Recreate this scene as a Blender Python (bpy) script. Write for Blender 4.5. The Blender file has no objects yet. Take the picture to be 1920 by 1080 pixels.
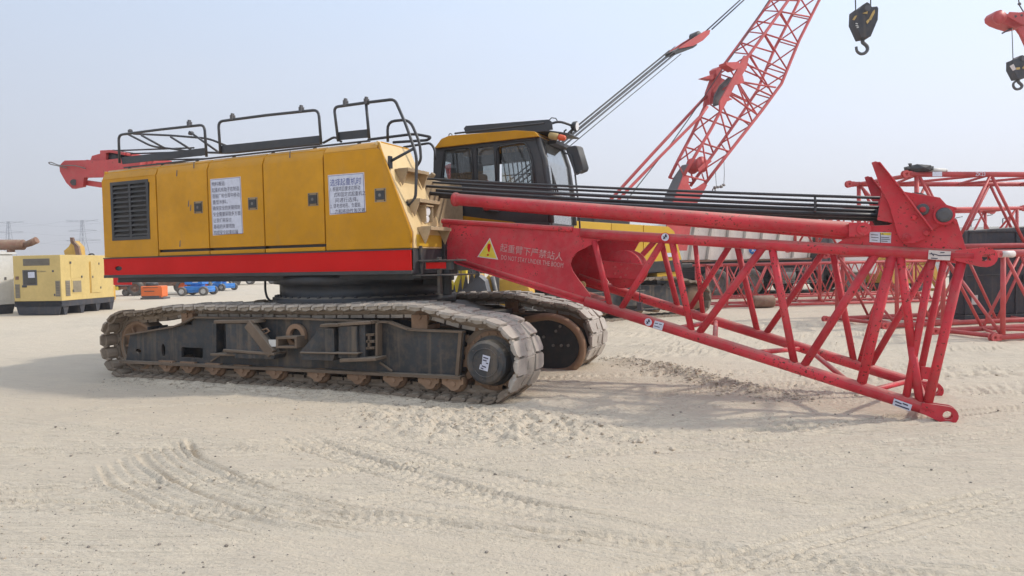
import bpy, math, random
import numpy as np
from mathutils import Vector, Matrix
random.seed(7)
R = math.radians
S = bpy.context.scene
COL = S.collection

# ---------------------------------------------------------------- camera
cam_data = bpy.data.cameras.new('camera')
cam_data.sensor_width = 36.0
cam_data.lens = 36.0 * 1300.0 / 1920.0
cam_data.clip_start = 0.1
cam_data.clip_end = 6000.0
camera = bpy.data.objects.new('camera', cam_data)
COL.objects.link(camera)
_r = Vector((0.911,0.412,-0.02)); _u = Vector((0.003,0.042,0.999)); _f = Vector((-0.413,0.91,-0.037))
_r = (_r - _r.dot(_f) * _f).normalized(); _u = _r.cross(_f)
camera.matrix_world = Matrix(((_r.x, _u.x, -_f.x, 0), (_r.y, _u.y, -_f.y, 0), (_r.z, _u.z, -_f.z, 1.55), (0, 0, 0, 1)))
S.camera = camera

# ---------------------------------------------------------------- sky, sun, exposure
SUN_EL = R(40.0)
SUN_AZ = R(26.0)                 # direction towards the sun, measured from +X towards +Y
world = bpy.data.worlds.new('World'); S.world = world
world.use_nodes = True
wn = world.node_tree; wn.nodes.clear()
sky = wn.nodes.new('ShaderNodeTexSky'); sky.sky_type = 'NISHITA'; sky.sun_disc = False
sky.sun_elevation = SUN_EL
sky.sun_rotation = R(90.0) - SUN_AZ
sky.altitude = 0; sky.air_density = 1.0; sky.dust_density = 1.6; sky.ozone_density = 1.5
# pale dust veil of a hazy desert day: the clear sky mixed with a whitish layer, denser towards the horizon all round
tcw = wn.nodes.new('ShaderNodeTexCoord'); spw = wn.nodes.new('ShaderNodeSeparateXYZ'); wn.links.new(tcw.outputs['Generated'], spw.inputs[0])
rw = wn.nodes.new('ShaderNodeValToRGB'); wn.links.new(spw.outputs['Z'], rw.inputs[0])
cr_ = rw.color_ramp; cr_.elements[0].position = 0.0; cr_.elements[0].color = (.63, .60, .60, 1); cr_.elements[1].position = .9; cr_.elements[1].color = (.47, .52, .60, 1)
e_ = cr_.elements.new(.12); e_.color = (.545, .555, .60, 1); e_ = cr_.elements.new(.34); e_.color = (.475, .55, .67, 1)
# the veil scatters sunlight forward, so the half of the sky on the sun's side is paler
dt = wn.nodes.new('ShaderNodeVectorMath'); dt.operation = 'DOT_PRODUCT'; wn.links.new(tcw.outputs['Generated'], dt.inputs[0])
dt.inputs[1].default_value = (math.cos(SUN_EL)*math.cos(SUN_AZ), math.cos(SUN_EL)*math.sin(SUN_AZ), math.sin(SUN_EL))
mr_ = wn.nodes.new('ShaderNodeMapRange'); mr_.inputs[1].default_value = -.6; mr_.inputs[2].default_value = 1.0; mr_.inputs[3].default_value = .92; mr_.inputs[4].default_value = 1.75
wn.links.new(dt.outputs['Value'], mr_.inputs[0])
gl_ = wn.nodes.new('ShaderNodeVectorMath'); gl_.operation = 'SCALE'; wn.links.new(rw.outputs[0], gl_.inputs[0]); wn.links.new(mr_.outputs[0], gl_.inputs['Scale'])
sc_ = wn.nodes.new('ShaderNodeVectorMath'); sc_.operation = 'SCALE'; sc_.inputs['Scale'].default_value = 1.0/0.12; nz = wn.nodes.new('ShaderNodeTexNoise'); nz.inputs['Scale'].default_value = 2.2; nz.inputs['Detail'].default_value = 5; mpz = wn.nodes.new('ShaderNodeMapping'); mpz.inputs['Scale'].default_value = (1, 1, 5.5); mpz.inputs['Rotation'].default_value = (.12, .05, 0)
wn.links.new(tcw.outputs['Generated'], mpz.inputs[0]); wn.links.new(mpz.outputs[0], nz.inputs['Vector'])
mrn = wn.nodes.new('ShaderNodeMapRange'); mrn.inputs[1].default_value = .5; mrn.inputs[2].default_value = .75; mrn.inputs[3].default_value = 0; mrn.inputs[4].default_value = .14; wn.links.new(nz.outputs['Fac'], mrn.inputs[0])
mxz = wn.nodes.new('ShaderNodeMix'); mxz.data_type = 'RGBA'; wn.links.new(mrn.outputs[0], mxz.inputs[0]); wn.links.new(gl_.outputs[0], mxz.inputs[6]); mxz.inputs[7].default_value = (.78, .78, .82, 1)
wn.links.new(mxz.outputs[2], sc_.inputs[0])
mw = wn.nodes.new('ShaderNodeMix'); mw.data_type = 'RGBA'; mw.inputs[0].default_value = .85
wn.links.new(sky.outputs[0], mw.inputs[6]); wn.links.new(sc_.outputs[0], mw.inputs[7])
bg = wn.nodes.new('ShaderNodeBackground'); bg.inputs['Strength'].default_value = 0.12
wo = wn.nodes.new('ShaderNodeOutputWorld')
wn.links.new(mw.outputs[2], bg.inputs[0]); wn.links.new(bg.outputs[0], wo.inputs[0])
sun_data = bpy.data.lights.new('sun', 'SUN'); sun_data.energy = 2.0; sun_data.angle = R(3.0)
sun_data.color = (1.0, 0.93, 0.82)
sun = bpy.data.objects.new('sun', sun_data); COL.objects.link(sun)
_d = Vector((math.cos(SUN_EL) * math.cos(SUN_AZ), math.cos(SUN_EL) * math.sin(SUN_AZ), math.sin(SUN_EL)))
sun.rotation_euler = _d.to_track_quat('Z', 'Y').to_euler()
sun.location = (20, 10, 20)
S.view_settings.view_transform = 'Standard'; S.view_settings.look = 'None'
S.view_settings.exposure = 0.38; S.view_settings.gamma = 1.0; S.view_settings.use_curve_mapping = False

# ---------------------------------------------------------------- mesh helpers
class MB:
    def __init__(s): s.v = []; s.f = []; s.m = []; s.s = []
    def add(s, vs, fs, mi=0, sm=False):
        o = len(s.v); s.v += [tuple(v) for v in vs]
        for f in fs: s.f.append(tuple(i + o for i in f)); s.m.append(mi); s.s.append(sm)
        return s
    def box(s, a, b, mi=0, M=None):
        x0, y0, z0 = a; x1, y1, z1 = b
        if x0 > x1: x0, x1 = x1, x0
        if y0 > y1: y0, y1 = y1, y0
        if z0 > z1: z0, z1 = z1, z0
        vs = [Vector(p) for p in ((x0,y0,z0),(x1,y0,z0),(x1,y1,z0),(x0,y1,z0),(x0,y0,z1),(x1,y0,z1),(x1,y1,z1),(x0,y1,z1))]
        if M is not None: vs = [M @ v for v in vs]
        return s.add(vs, [(0,3,2,1),(4,5,6,7),(0,1,5,4),(1,2,6,5),(2,3,7,6),(3,0,4,7)], mi)
    def beam(s, p0, p1, w, h, mi=0, up=(0, 0, 1)):
        p0 = Vector(p0); p1 = Vector(p1); d = (p1 - p0); L = d.length; d.normalize()
        u = Vector(up); sd = d.cross(u)
        if sd.length < 1e-4: sd = d.cross(Vector((1, 0, 0)))
        sd.normalize(); u = sd.cross(d)
        M = Matrix(((d.x, sd.x, u.x, p0.x), (d.y, sd.y, u.y, p0.y), (d.z, sd.z, u.z, p0.z), (0, 0, 0, 1)))
        return s.box((0, -w/2, -h/2), (L, w/2, h/2), mi, M)
    def tube(s, pts, r, n=10, mi=0, closed=False, r1=None):
        pts = [Vector(p) for p in pts]; N = len(pts)
        dirs = []
        for i in range(N):
            if closed: d = pts[(i+1) % N] - pts[i-1]
            elif i == 0: d = pts[1] - pts[0]
            elif i == N-1: d = pts[-1] - pts[-2]
            else: d = (pts[i+1]-pts[i]).normalized() + (pts[i]-pts[i-1]).normalized()
            dirs.append(d.normalized())
        ref = Vector((0, 0, 1)) if abs(dirs[0].z) < .95 else Vector((1, 0, 0))
        vs = []; u = dirs[0].cross(ref).normalized()
        for i, p in enumerate(pts):
            u = (u - u.dot(dirs[i]) * dirs[i])
            if u.length < 1e-5: u = dirs[i].orthogonal()
            u.normalize(); w = dirs[i].cross(u)
            rr = r if r1 is None else r + (r1 - r) * i / (N - 1)
            for k in range(n):
                a = 2*math.pi*k/n; vs.append(p + (u*math.cos(a) + w*math.sin(a)) * rr)
        fs = []
        M = N if closed else N-1
        for i in range(M):
            j = (i+1) % N
            for k in range(n):
                k2 = (k+1) % n; fs.append((i*n+k, i*n+k2, j*n+k2, j*n+k))
        o = len(s.v); s.add(vs, fs, mi, True)
        if not closed:
            s.f.append(tuple(o + k for k in reversed(range(n)))); s.m.append(mi); s.s.append(False)
            s.f.append(tuple(o + (N-1)*n + k for k in range(n))); s.m.append(mi); s.s.append(False)
        return s
    def cyl(s, p0, p1, r, n=18, mi=0, r1=None): return s.tube([p0, p1], r, n, mi, r1=r1)
    def prism(s, poly, vec, mi=0):
        n = len(poly); vec = Vector(vec); a = [Vector(p) for p in poly]; b = [p + vec for p in a]
        nor = Vector((0, 0, 0))
        for i in range(n): nor += a[i].cross(a[(i+1) % n])
        if nor.dot(vec) > 0: a, b = b, a
        fs = [tuple(range(n)), tuple(reversed(range(n, 2*n)))] + [(i, i+n, (i+1) % n + n, (i+1) % n) for i in range(n)]
        return s.add(a + b, fs, mi)
    def lathe(s, prof, p0, axis, n=24, mi=0, cap=True):
        ax = Vector(axis).normalized(); u = ax.orthogonal().normalized(); w = ax.cross(u); p0 = Vector(p0)
        vs = []
        for r, h in prof:
            for k in range(n):
                a = 2*math.pi*k/n; vs.append(p0 + ax*h + (u*math.cos(a) + w*math.sin(a))*r)
        fs = []
        for i in range(len(prof)-1):
            for k in range(n):
                k2 = (k+1) % n; fs.append((i*n+k, i*n+k2, (i+1)*n+k2, (i+1)*n+k))
        o = len(s.v); s.add(vs, fs, mi, True)
        if not cap: return s
        s.f.append(tuple(o + k for k in reversed(range(n)))); s.m.append(mi); s.s.append(False)
        s.f.append(tuple(o + (len(prof)-1)*n + k for k in range(n))); s.m.append(mi); s.s.append(False)
        return s
    def ring(s, c, axis, ro, ri, t, n=24, mi=0):
        ax = Vector(axis).normalized(); u = ax.orthogonal().normalized(); w = ax.cross(u); c = Vector(c)
        vs = []
        for r, h in ((ro, 0), (ro, t), (ri, t), (ri, 0)):
            for k in range(n):
                a = 2*math.pi*k/n; vs.append(c + ax*h + (u*math.cos(a) + w*math.sin(a))*r)
        fs = []
        for i in range(4):
            j = (i+1) % 4
            for k in range(n):
                k2 = (k+1) % n; fs.append((i*n+k, i*n+k2, j*n+k2, j*n+k))
        return s.add(vs, fs, mi, False)
    def blob(s, c, r, mi=0, sq=(1, 1, 1), j=.25):
        c = Vector(c); t = (1+5**.5)/2
        vv = [(-1,t,0),(1,t,0),(-1,-t,0),(1,-t,0),(0,-1,t),(0,1,t),(0,-1,-t),(0,1,-t),(t,0,-1),(t,0,1),(-t,0,-1),(-t,0,1)]
        ff = [(0,11,5),(0,5,1),(0,1,7),(0,7,10),(0,10,11),(1,5,9),(5,11,4),(11,10,2),(10,7,6),(7,1,8),(3,9,4),(3,4,2),(3,2,6),(3,6,8),(3,8,9),(4,9,5),(2,4,11),(6,2,10),(8,6,7),(9,8,1)]
        vs = []
        for v in vv:
            q = Vector(v).normalized() * r * (1 + random.uniform(-j, j)); vs.append(c + Vector((q.x*sq[0], q.y*sq[1], q.z*sq[2])))
        return s.add(vs, ff, mi)

WM = {}
def wm(o): return WM.get(o.name, Matrix.Identity(4))
def mesh_of(mb, mats, name):
    me = bpy.data.meshes.new(name); me.from_pydata(mb.v, [], mb.f)
    if not isinstance(mats, (list, tuple)): mats = [mats]
    for m in mats: me.materials.append(m)
    me.polygons.foreach_set('material_index', mb.m)
    me.polygons.foreach_set('use_smooth', mb.s)
    me.update()
    return me
def obj(name, mb, mats, parent=None, bevel=0.0, seg=2, label=None):
    me = mesh_of(mb, mats, name)
    o = bpy.data.objects.new(name, me); COL.objects.link(o)
    if parent is not None:
        o.parent = parent; o.matrix_parent_inverse = wm(parent).inverted()
    if bevel:
        b = o.modifiers.new('bevel', 'BEVEL'); b.width = bevel; b.segments = seg; b.limit_method = 'ANGLE'; b.angle_limit = R(40)
        b.harden_normals = True
        me.polygons.foreach_set('use_smooth', [True]*len(me.polygons)); me.update()
    if label: o['label'] = label
    return o
def inst(name, me, parent, M, label=None):
    o = bpy.data.objects.new(name, me); COL.objects.link(o)
    if parent is not None:
        o.parent = parent; o.matrix_parent_inverse = wm(parent).inverted()
    o.matrix_basis = M; WM[o.name] = M
    if label: o['label'] = label
    return o
def thing(name, loc, label, cat, group=None, rz=0.0):
    o = bpy.data.objects.new(name, None); COL.objects.link(o); o.empty_display_size = .3
    o.location = loc; o.rotation_euler = (0, 0, rz)
    WM[o.name] = Matrix.Translation(Vector(loc)) @ Matrix.Rotation(rz, 4, 'Z')
    o['label'] = label; o['category'] = cat
    if group: o['group'] = group
    return o
def solo(name, mb, mats, loc, label, cat, bevel=0.0, group=None, kind=None):
    L = Vector(loc); mb.v = [tuple(Vector(v) - L) for v in mb.v]
    o = obj(name, mb, mats, None, bevel); o.location = L
    if label: o['label'] = label
    if cat: o['category'] = cat
    if group: o['group'] = group
    if kind: o['kind'] = kind
    return o
def text(name, body, size, mat, parent, M, align='LEFT', line=1.0, ext=0.0, label=None, sx=1.0):
    cu = bpy.data.curves.new(name, 'FONT'); cu.body = body; cu.size = size; cu.align_x = align
    cu.space_line = line; cu.extrude = ext; cu.resolution_u = 2
    t = bpy.data.objects.new(name + '_curve', cu); COL.objects.link(t)
    dg = bpy.context.evaluated_depsgraph_get()
    me = bpy.data.meshes.new_from_object(t.evaluated_get(dg)); me.name = name
    bpy.data.objects.remove(t)
    me.materials.clear(); me.materials.append(mat)
    if sx != 1.0:
        for v in me.vertices: v.co.x *= sx
    o = bpy.data.objects.new(name, me); COL.objects.link(o)
    if parent is not None:
        o.parent = parent; o.matrix_parent_inverse = wm(parent).inverted()
    o.matrix_basis = M
    if label: o['label'] = label
    return o
def frame(o, x, y):                # matrix with local x, y axes given in world space
    x = Vector(x).normalized(); y = Vector(y); y = (y - y.dot(x)*x).normalized(); z = x.cross(y); o = Vector(o)
    return Matrix(((x.x, y.x, z.x, o.x), (x.y, y.y, z.y, o.y), (x.z, y.z, z.z, o.z), (0, 0, 0, 1)))
def rnd_path(pts, rad, n=4):       # rounded corners on a polyline
    pts = [Vector(p) for p in pts]; out = [pts[0]]
    for i in range(1, len(pts)-1):
        a = (pts[i-1]-pts[i]); b = (pts[i+1]-pts[i]); r = min(rad, a.length*.45, b.length*.45)
        p0 = pts[i] + a.normalized()*r; p2 = pts[i] + b.normalized()*r
        for k in range(n+1):
            t = k/n; out.append(p0*(1-t)**2 + pts[i]*2*t*(1-t) + p2*t*t)
    out.append(pts[-1]); return out
def lerp(a, b, t): return Vector(a)*(1-t) + Vector(b)*t

# ---------------------------------------------------------------- materials
class NT:
    def __init__(s, name):
        s.mat = bpy.data.materials.new(name); s.mat.use_nodes = True
        s.t = s.mat.node_tree; s.n = s.t.nodes; s.n.clear()
        s.out = s.n.new('ShaderNodeOutputMaterial'); s.b = s.n.new('ShaderNodeBsdfPrincipled')
        s.t.links.new(s.b.outputs[0], s.out.inputs[0])
        tc = s.n.new('ShaderNodeTexCoord'); oi = s.n.new('ShaderNodeObjectInfo')
        ad = s.n.new('ShaderNodeVectorMath'); ad.operation = 'ADD'
        mu = s.n.new('ShaderNodeVectorMath'); mu.operation = 'SCALE'; mu.inputs[0].default_value = (17.3, 9.1, 23.7)
        s.L(oi.outputs['Random'], mu.inputs['Scale']); s.L(tc.outputs['Object'], ad.inputs[0]); s.L(mu.outputs[0], ad.inputs[1])
        s.co = ad.outputs[0]; s.obj = tc.outputs['Object']
    def L(s, a, b): s.t.links.new(a, b)
    def noise(s, scale, detail=3, rough=.55, co=None, stretch=None):
        n = s.n.new('ShaderNodeTexNoise'); n.inputs['Scale'].default_value = scale; n.inputs['Detail'].default_value = detail
        n.inputs['Roughness'].default_value = rough
        src = co or s.co
        if stretch:
            m = s.n.new('ShaderNodeMapping'); m.inputs['Scale'].default_value = stretch; s.L(src, m.inputs[0]); src = m.outputs[0]
        s.L(src, n.inputs['Vector']); return n.outputs['Fac']
    def ramp(s, x, a, b, lo=0.0, hi=1.0):
        m = s.n.new('ShaderNodeMapRange'); m.inputs[1].default_value = a; m.inputs[2].default_value = b
        m.inputs[3].default_value = lo; m.inputs[4].default_value = hi; s.L(x, m.inputs[0]); return m.outputs[0]
    def math(s, op, a, b=None):
        m = s.n.new('ShaderNodeMath'); m.operation = op; m.use_clamp = False
        for i, q in enumerate((a, b)):
            if q is None: continue
            if isinstance(q, (int, float)): m.inputs[i].default_value = q
            else: s.L(q, m.inputs[i])
        return m.outputs[0]
    def mix(s, f, a, b):
        m = s.n.new('ShaderNodeMix'); m.data_type = 'RGBA'
        if isinstance(f, (int, float)): m.inputs[0].default_value = f
        else: s.L(f, m.inputs[0])
        for i, q in ((6, a), (7, b)):
            if isinstance(q, tuple): m.inputs[i].default_value = (*q[:3], 1)
            else: s.L(q, m.inputs[i])
        return m.outputs[2]
    def up(s, a=.3, b=.95):
        g = s.n.new('ShaderNodeNewGeometry'); sp = s.n.new('ShaderNodeSeparateXYZ'); s.L(g.outputs['True Normal'], sp.inputs[0])
        return s.ramp(sp.outputs['Z'], a, b)
    def bump(s, h, strength=.2, dist=.01):
        b = s.n.new('ShaderNodeBump'); b.inputs['Strength'].default_value = strength; b.inputs['Distance'].default_value = dist
        s.L(h, b.inputs['Height']); s.L(b.outputs[0], s.b.inputs['Normal'])
    def set(s, col=None, rough=None, metal=None, spec=None):
        for k, v in (('Base Color', col), ('Roughness', rough), ('Metallic', metal), ('Specular IOR Level', spec)):
            if v is None: continue
            if isinstance(v, tuple): s.b.inputs[k].default_value = (*v[:3], 1)
            elif isinstance(v, (int, float)): s.b.inputs[k].default_value = v
            else: s.L(v, s.b.inputs[k])
        return s.mat
DUST = (.42, .36, .28)
def paint(name, col, rough=.4, fade=.18, dust=.35, grime=.15, rust=0.0, streak=0.0, chalk=None, metal=0.0, bump=.05, spec=.5, wave=0.0):
    m = NT(name)
    n1 = m.noise(1.3, 5, .6); n2 = m.noise(9, 5, .65); n3 = m.noise(38, 3, .6)
    light = tuple(min(1, c*(1+fade) + fade*.05) for c in col); dark = tuple(c*(1-fade) for c in col)
    c = m.mix(m.ramp(n1, .35, .65), dark, light)
    if chalk: c = m.mix(m.ramp(n2, .45, .75, 0, .5), c, chalk)
    gm = m.math('MULTIPLY', m.ramp(n2, .45, .75), grime)
    c = m.mix(gm, c, (.16, .12, .085))
    if streak:
        st = m.noise(7, 4, .6, stretch=(1, 1, .08))
        c = m.mix(m.math('MULTIPLY', m.ramp(st, .52, .75), streak), c, (.27, .2, .13))
    if rust:
        rm = m.math('GREATER_THAN', m.math('ADD', n3, m.math('MULTIPLY', n1, .35)), 1.0 - rust)
        c = m.mix(rm, c, (.09, .035, .02))
    if dust:
        dm = m.math('MULTIPLY', m.up(), m.ramp(n2, .25, .7, .45, 1.0)); dm = m.math('MULTIPLY', dm, dust)
        c = m.mix(dm, c, DUST)
    if wave: m.bump(m.math('ADD', m.noise(2.2, 2, .4), m.math('MULTIPLY', n3, .01)), wave, .05)
    elif bump: m.bump(n3, bump, .004)
    return m.set(c, m.ramp(n2, .3, .7, rough*.8, min(1, rough*1.35)), metal, spec)
def plain(name, col, rough=.5, metal=0.0, spec=.5):
    m = NT(name); n = m.noise(14, 3)
    return m.set(m.mix(m.ramp(n, .3, .7), tuple(c*.9 for c in col), tuple(min(1, c*1.1) for c in col)), rough, metal, spec)
M_YEL = paint('mustard_paint', wave=.25, col=(.58, .27, .008), rough=.34, spec=.2, fade=.10, dust=.3, grime=.12, streak=.12, rust=.035)
M_STEP = paint('dusty_beige_step_steel', (.36, .26, .15), .7, dust=.5, grime=.4)
M_RED = paint('crimson_boom_paint', (.57, .032, .048), .5, fade=.22, dust=.6, grime=.22, rust=.165, chalk=(.60, .10, .11), streak=.08, spec=.3)
M_REDB = paint('faded_red_paint', (.52, .06, .06), .5, fade=.15, dust=.25, grime=.15, rust=.12, chalk=(.6, .16, .15))
M_STRIPE = paint('bright_red_stripe_paint', (.60, .008, .006), .45, fade=.06, dust=.2, grime=.05, spec=.15)
M_BAND = paint('black_band_paint', (.035, .036, .04), .45, dust=.3, grime=.2)
M_BLACK = paint('black_steel_paint', (.022, .024, .028), .5, dust=.35, grime=.25, rust=.08)
M_RAIL = paint('black_rail_paint', (.035, .038, .045), .4, dust=.25, grime=.2, rust=.1)
M_FRAME = paint('dusty_black_track_frame_paint', (.028, .032, .038), .55, fade=.3, dust=.85, grime=.6, streak=.5, rust=.14)
M_FLANGE = paint('brown_dusty_flange', (.16, .115, .08), .85, dust=.6, grime=.4, rust=.1)
M_ROLL = paint('clay_caked_roller', (.27, .165, .10), .9, fade=.25, dust=.3, grime=.3, bump=.5)
M_SHOE = paint('worn_dusty_track_steel', (.43, .385, .335), .62, fade=.25, dust=.45, grime=.5, rust=.07, chalk=(.52, .50, .48), bump=.4)
M_SHOEB = paint('mud_coated_track_steel', (.25, .195, .145), .85, fade=.25, dust=.5, grime=.5, bump=.5)
M_RUBBER = paint('tyre_rubber', (.10, .095, .088), .8, dust=.6, grime=.5)
M_ROPE = paint('greasy_wire_rope', (.022, .024, .03), .45, dust=.15, grime=.2, bump=.3)
M_STEEL = paint('bare_steel', (.22, .21, .20), .5, metal=.5, dust=.4, grime=.4)
M_GREY = paint('grey_blue_pin_steel', (.09, .09, .10), .5, dust=.3, grime=.4, rust=.15)
M_WHITE = paint('white_paint', (.66, .65, .62), .5, fade=.05, dust=.3, grime=.12)
M_PAPER = plain('white_notice_print', (.60, .62, .72), .55)
M_EDGE = plain('cream_notice_margin', (.66, .58, .55), .5)
M_INK = plain('dark_ink', (.035, .03, .07), .6)
M_BLUEINK = plain('blue_ink', (.03, .05, .26), .6)
M_LETTER = plain('faded_white_lettering', (.52, .29, .28), .6)
M_YELSIGN = plain('warning_yellow', (.72, .55, .05), .5)
M_TANK = paint('black_tank_paint', (.03, .033, .045), .55, dust=.5, grime=.35, streak=.25)
M_CREAM = paint('cream_genset_paint', (.62, .46, .17), .5, fade=.06, dust=.3, grime=.1, streak=.06)
M_ORANGE = paint('orange_genset_paint', (.80, .17, .035), .5, fade=.06, dust=.2, grime=.08)
M_BLUE = paint('blue_lift_paint', (.02, .20, .60), .4, dust=.2, grime=.1)
M_YEL_SUNLIT = paint('sunlit_cream_yellow', (.74, .54, .27), .5, fade=.06, dust=.3, grime=.1, rust=.06)  # same mustard paint as the doors, strong sunlight painted in as cream
M_RIB = paint('grey_tipper_rib', (.36, .34, .30), .6, dust=.3, grime=.2, rust=.12)
M_TIPPER = paint('cream_white_tipper_paint', (.84, .78, .68), .55, fade=.06, dust=.3, grime=.12, rust=.1, streak=.25)
M_RUST = paint('rusty_exhaust', (.20, .10, .065), .8, fade=.35, dust=.5, grime=.3, chalk=(.4, .33, .22))
M_BRONZE = paint('gold_pump', (.5, .33, .1), .5)
M_DYEL = paint('dirty_machine_yellow', (.62, .36, .05), .5, fade=.15, dust=.4, grime=.35)
M_HOUSE = paint('clean_machine_yellow', (.66, .40, .035), .38, fade=.05, dust=.2, grime=.06)
M_BUCK = paint('grey_bucket_steel', (.13, .14, .16), .55, dust=.4, grime=.3)
M_PYL = plain('galvanised_steel', (.33, .33, .34), .5, .3)
M_SEAT = plain('dark_interior', (.035, .035, .038), .7)
M_LAMP = plain('clear_lamp_lens', (.75, .75, .76), .1)
M_AMBER = plain('amber_lens', (.65, .10, .03), .3)
M_BRASS = plain('brass_horn', (.42, .30, .12), .5)
def glass(name, tint, gloss=.10, haze_=.22):
    m = NT(name); m.n.remove(m.b)
    tr = m.n.new('ShaderNodeBsdfTransparent'); tr.inputs[0].default_value = (*tint, 1)
    gl = m.n.new('ShaderNodeBsdfGlossy'); gl.inputs['Roughness'].default_value = .04
    df = m.n.new('ShaderNodeBsdfDiffuse'); df.inputs[0].default_value = (.35, .36, .36, 1)
    fr = m.n.new('ShaderNodeFresnel'); fr.inputs[0].default_value = 1.5
    mx = m.n.new('ShaderNodeMixShader'); m.L(m.math('ADD', fr.outputs[0], gloss*.3), mx.inputs[0]); m.L(tr.outputs[0], mx.inputs[1]); m.L(gl.outputs[0], mx.inputs[2])
    m2 = m.n.new('ShaderNodeMixShader'); m.L(m.ramp(m.noise(3, 4), .3, .8, .02, haze_), m2.inputs[0]); m.L(mx.outputs[0], m2.inputs[1]); m.L(df.outputs[0], m2.inputs[2])
    m.L(m2.outputs[0], m.out.inputs[0]); return m.mat
M_GLASS = glass('tinted_side_glass', (.62, .66, .67))
M_GLASSC = glass('clear_windscreen', (.80, .90, .87), 1.3, .35)
M_WATER = glass('genset_window', (.2, .22, .24))

# ================================================================= GROUND
def vnoise(x, y, seed):
    xi = np.floor(x).astype(np.int64); yi = np.floor(y).astype(np.int64); fx = x - xi; fy = y - yi
    fx = fx*fx*(3-2*fx); fy = fy*fy*(3-2*fy)
    def h(a, b):
        n = (a*374761393 + b*668265263 + seed*982451653) & 0xffffffff
        n = ((n ^ (n >> 13)) * 1274126177) & 0xffffffff
        return ((n ^ (n >> 16)) & 0xffff) / 65535.0
    return (h(xi,yi)*(1-fx)+h(xi+1,yi)*fx)*(1-fy) + (h(xi,yi+1)*(1-fx)+h(xi+1,yi+1)*fx)*fy - .5
def fbm(x, y, seed, octs):
    r = 0; a = 1.0
    for o in range(octs): r = r + a*vnoise(x, y, seed+o); x = x*2.03+11.7; y = y*2.03+5.3; a *= .5
    return r
def axis(c0, c1, step, lo, hi, growth):
    a = list(np.arange(c0, c1, step)); s = step
    while a[-1] < hi: s *= growth; a.append(a[-1] + s)
    s = step; b = []; x = c0
    while x > lo: s *= growth; x -= s; b.append(x)
    return np.array(b[::-1] + a)
gx = axis(-6.3, 2.6, .0150, -2600, 2600, 1.036)
gy = axis(1.7, 7.4, .0150, -400, 3600, 1.033)
GX, GY = np.meshgrid(gx, gy)
near = np.exp(-((np.maximum(0, np.abs(GX+3) - 12)/14)**2 + (np.maximum(0, GY-16)/14)**2))
Hh = (fbm(GX*.35, GY*.5, 3, 3)*.035 + fbm(GX*1.6, GY*2.2, 9, 4)*.010)*near
rough = np.clip(fbm(GX*.6, GY*.9, 21, 2)*1.5 + .35, 0, 1)
Hh += fbm(GX*9, GY*13, 31, 3)*.007*near*rough
def dens(pts, step=.12):
    P = [np.array(p, float) for p in pts]; out = []
    for i in range(len(P)-1):
        p0 = P[max(i-1, 0)]; p1 = P[i]; p2 = P[i+1]; p3 = P[min(i+2, len(P)-1)]
        n = max(2, int(np.linalg.norm(p2-p1)/step))
        for k in range(n):
            t = k/n; out.append(.5*((2*p1)+(-p0+p2)*t+(2*p0-5*p1+4*p2-p3)*t*t+(-p0+3*p1-3*p2+p3)*t**3))
    out.append(P[-1]); return out
def dist_line(pts, rad):
    pts = dens(pts); acc = 0; A_ = np.array(pts)
    I0, I1 = np.searchsorted(gx, [A_[:, 0].min()-rad, A_[:, 0].max()+rad]); J0, J1 = np.searchsorted(gy, [A_[:, 1].min()-rad, A_[:, 1].max()+rad])
    sl = (slice(J0, J1), slice(I0, I1)); WX = GX[sl]; WY = GY[sl]; wx = gx[I0:I1]; wy = gy[J0:J1]
    D = np.full(WX.shape, 9.0); A = np.zeros(WX.shape); SG = np.zeros(WX.shape)
    for a, b in zip(pts[:-1], pts[1:]):
        L = float(np.linalg.norm(b-a))
        if L < 1e-6: continue
        i0, i1 = np.searchsorted(wx, [min(a[0], b[0])-rad, max(a[0], b[0])+rad]); j0, j1 = np.searchsorted(wy, [min(a[1], b[1])-rad, max(a[1], b[1])+rad])
        if i1 <= i0 or j1 <= j0: acc += L; continue
        x = WX[j0:j1, i0:i1]-a[0]; y = WY[j0:j1, i0:i1]-a[1]; u = (b-a)/L
        t = np.clip(x*u[0]+y*u[1], 0, L); d = np.hypot(x-t*u[0], y-t*u[1]); cr = x*u[1]-y*u[0]
        sub = D[j0:j1, i0:i1]; m = d < sub
        sub[m] = d[m]; A[j0:j1, i0:i1][m] = (t+acc)[m]; SG[j0:j1, i0:i1][m] = np.sign(cr)[m]; acc += L
    m = D < rad                                   # work only on the vertices near the line
    return sl, m, D[m], A[m], SG[m], WX[m], WY[m], acc
def groove(pts, w, depth, lip=.45, ragged=.5, seed=1, fin=.4):
    sl, m, D, A, SG, X_, Y_, L = dist_line(pts, w*4)
    dd = D + w*ragged*vnoise(A*9, SG*3+seed*7.7, seed)
    fade = np.clip(A/fin, 0, 1)*np.clip((L-A)/.6, 0, 1)*(.7+.6*vnoise(A*2.2, A*0+seed, seed+5))
    Hh[sl][m] += fade*(-depth*np.exp(-(dd/w)**2) + lip*depth*np.exp(-((dd-w*1.9)/(w*.9))**2)*(SG > 0))
def berm(pts, w, h, seed=1):
    sl, m, D, A, SG, X_, Y_, L = dist_line(pts, w*3)
    fade = np.clip(A/.5, 0, 1)*np.clip((L-A)/.6, 0, 1)
    nn = .75 + .9*fbm(X_*7, Y_*9, seed, 3) + .5*vnoise(A*1.7, A*0, seed)
    Hh[sl][m] += fade*h*np.clip(nn, .1, 2)*np.exp(-(D/w)**2)
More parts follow.
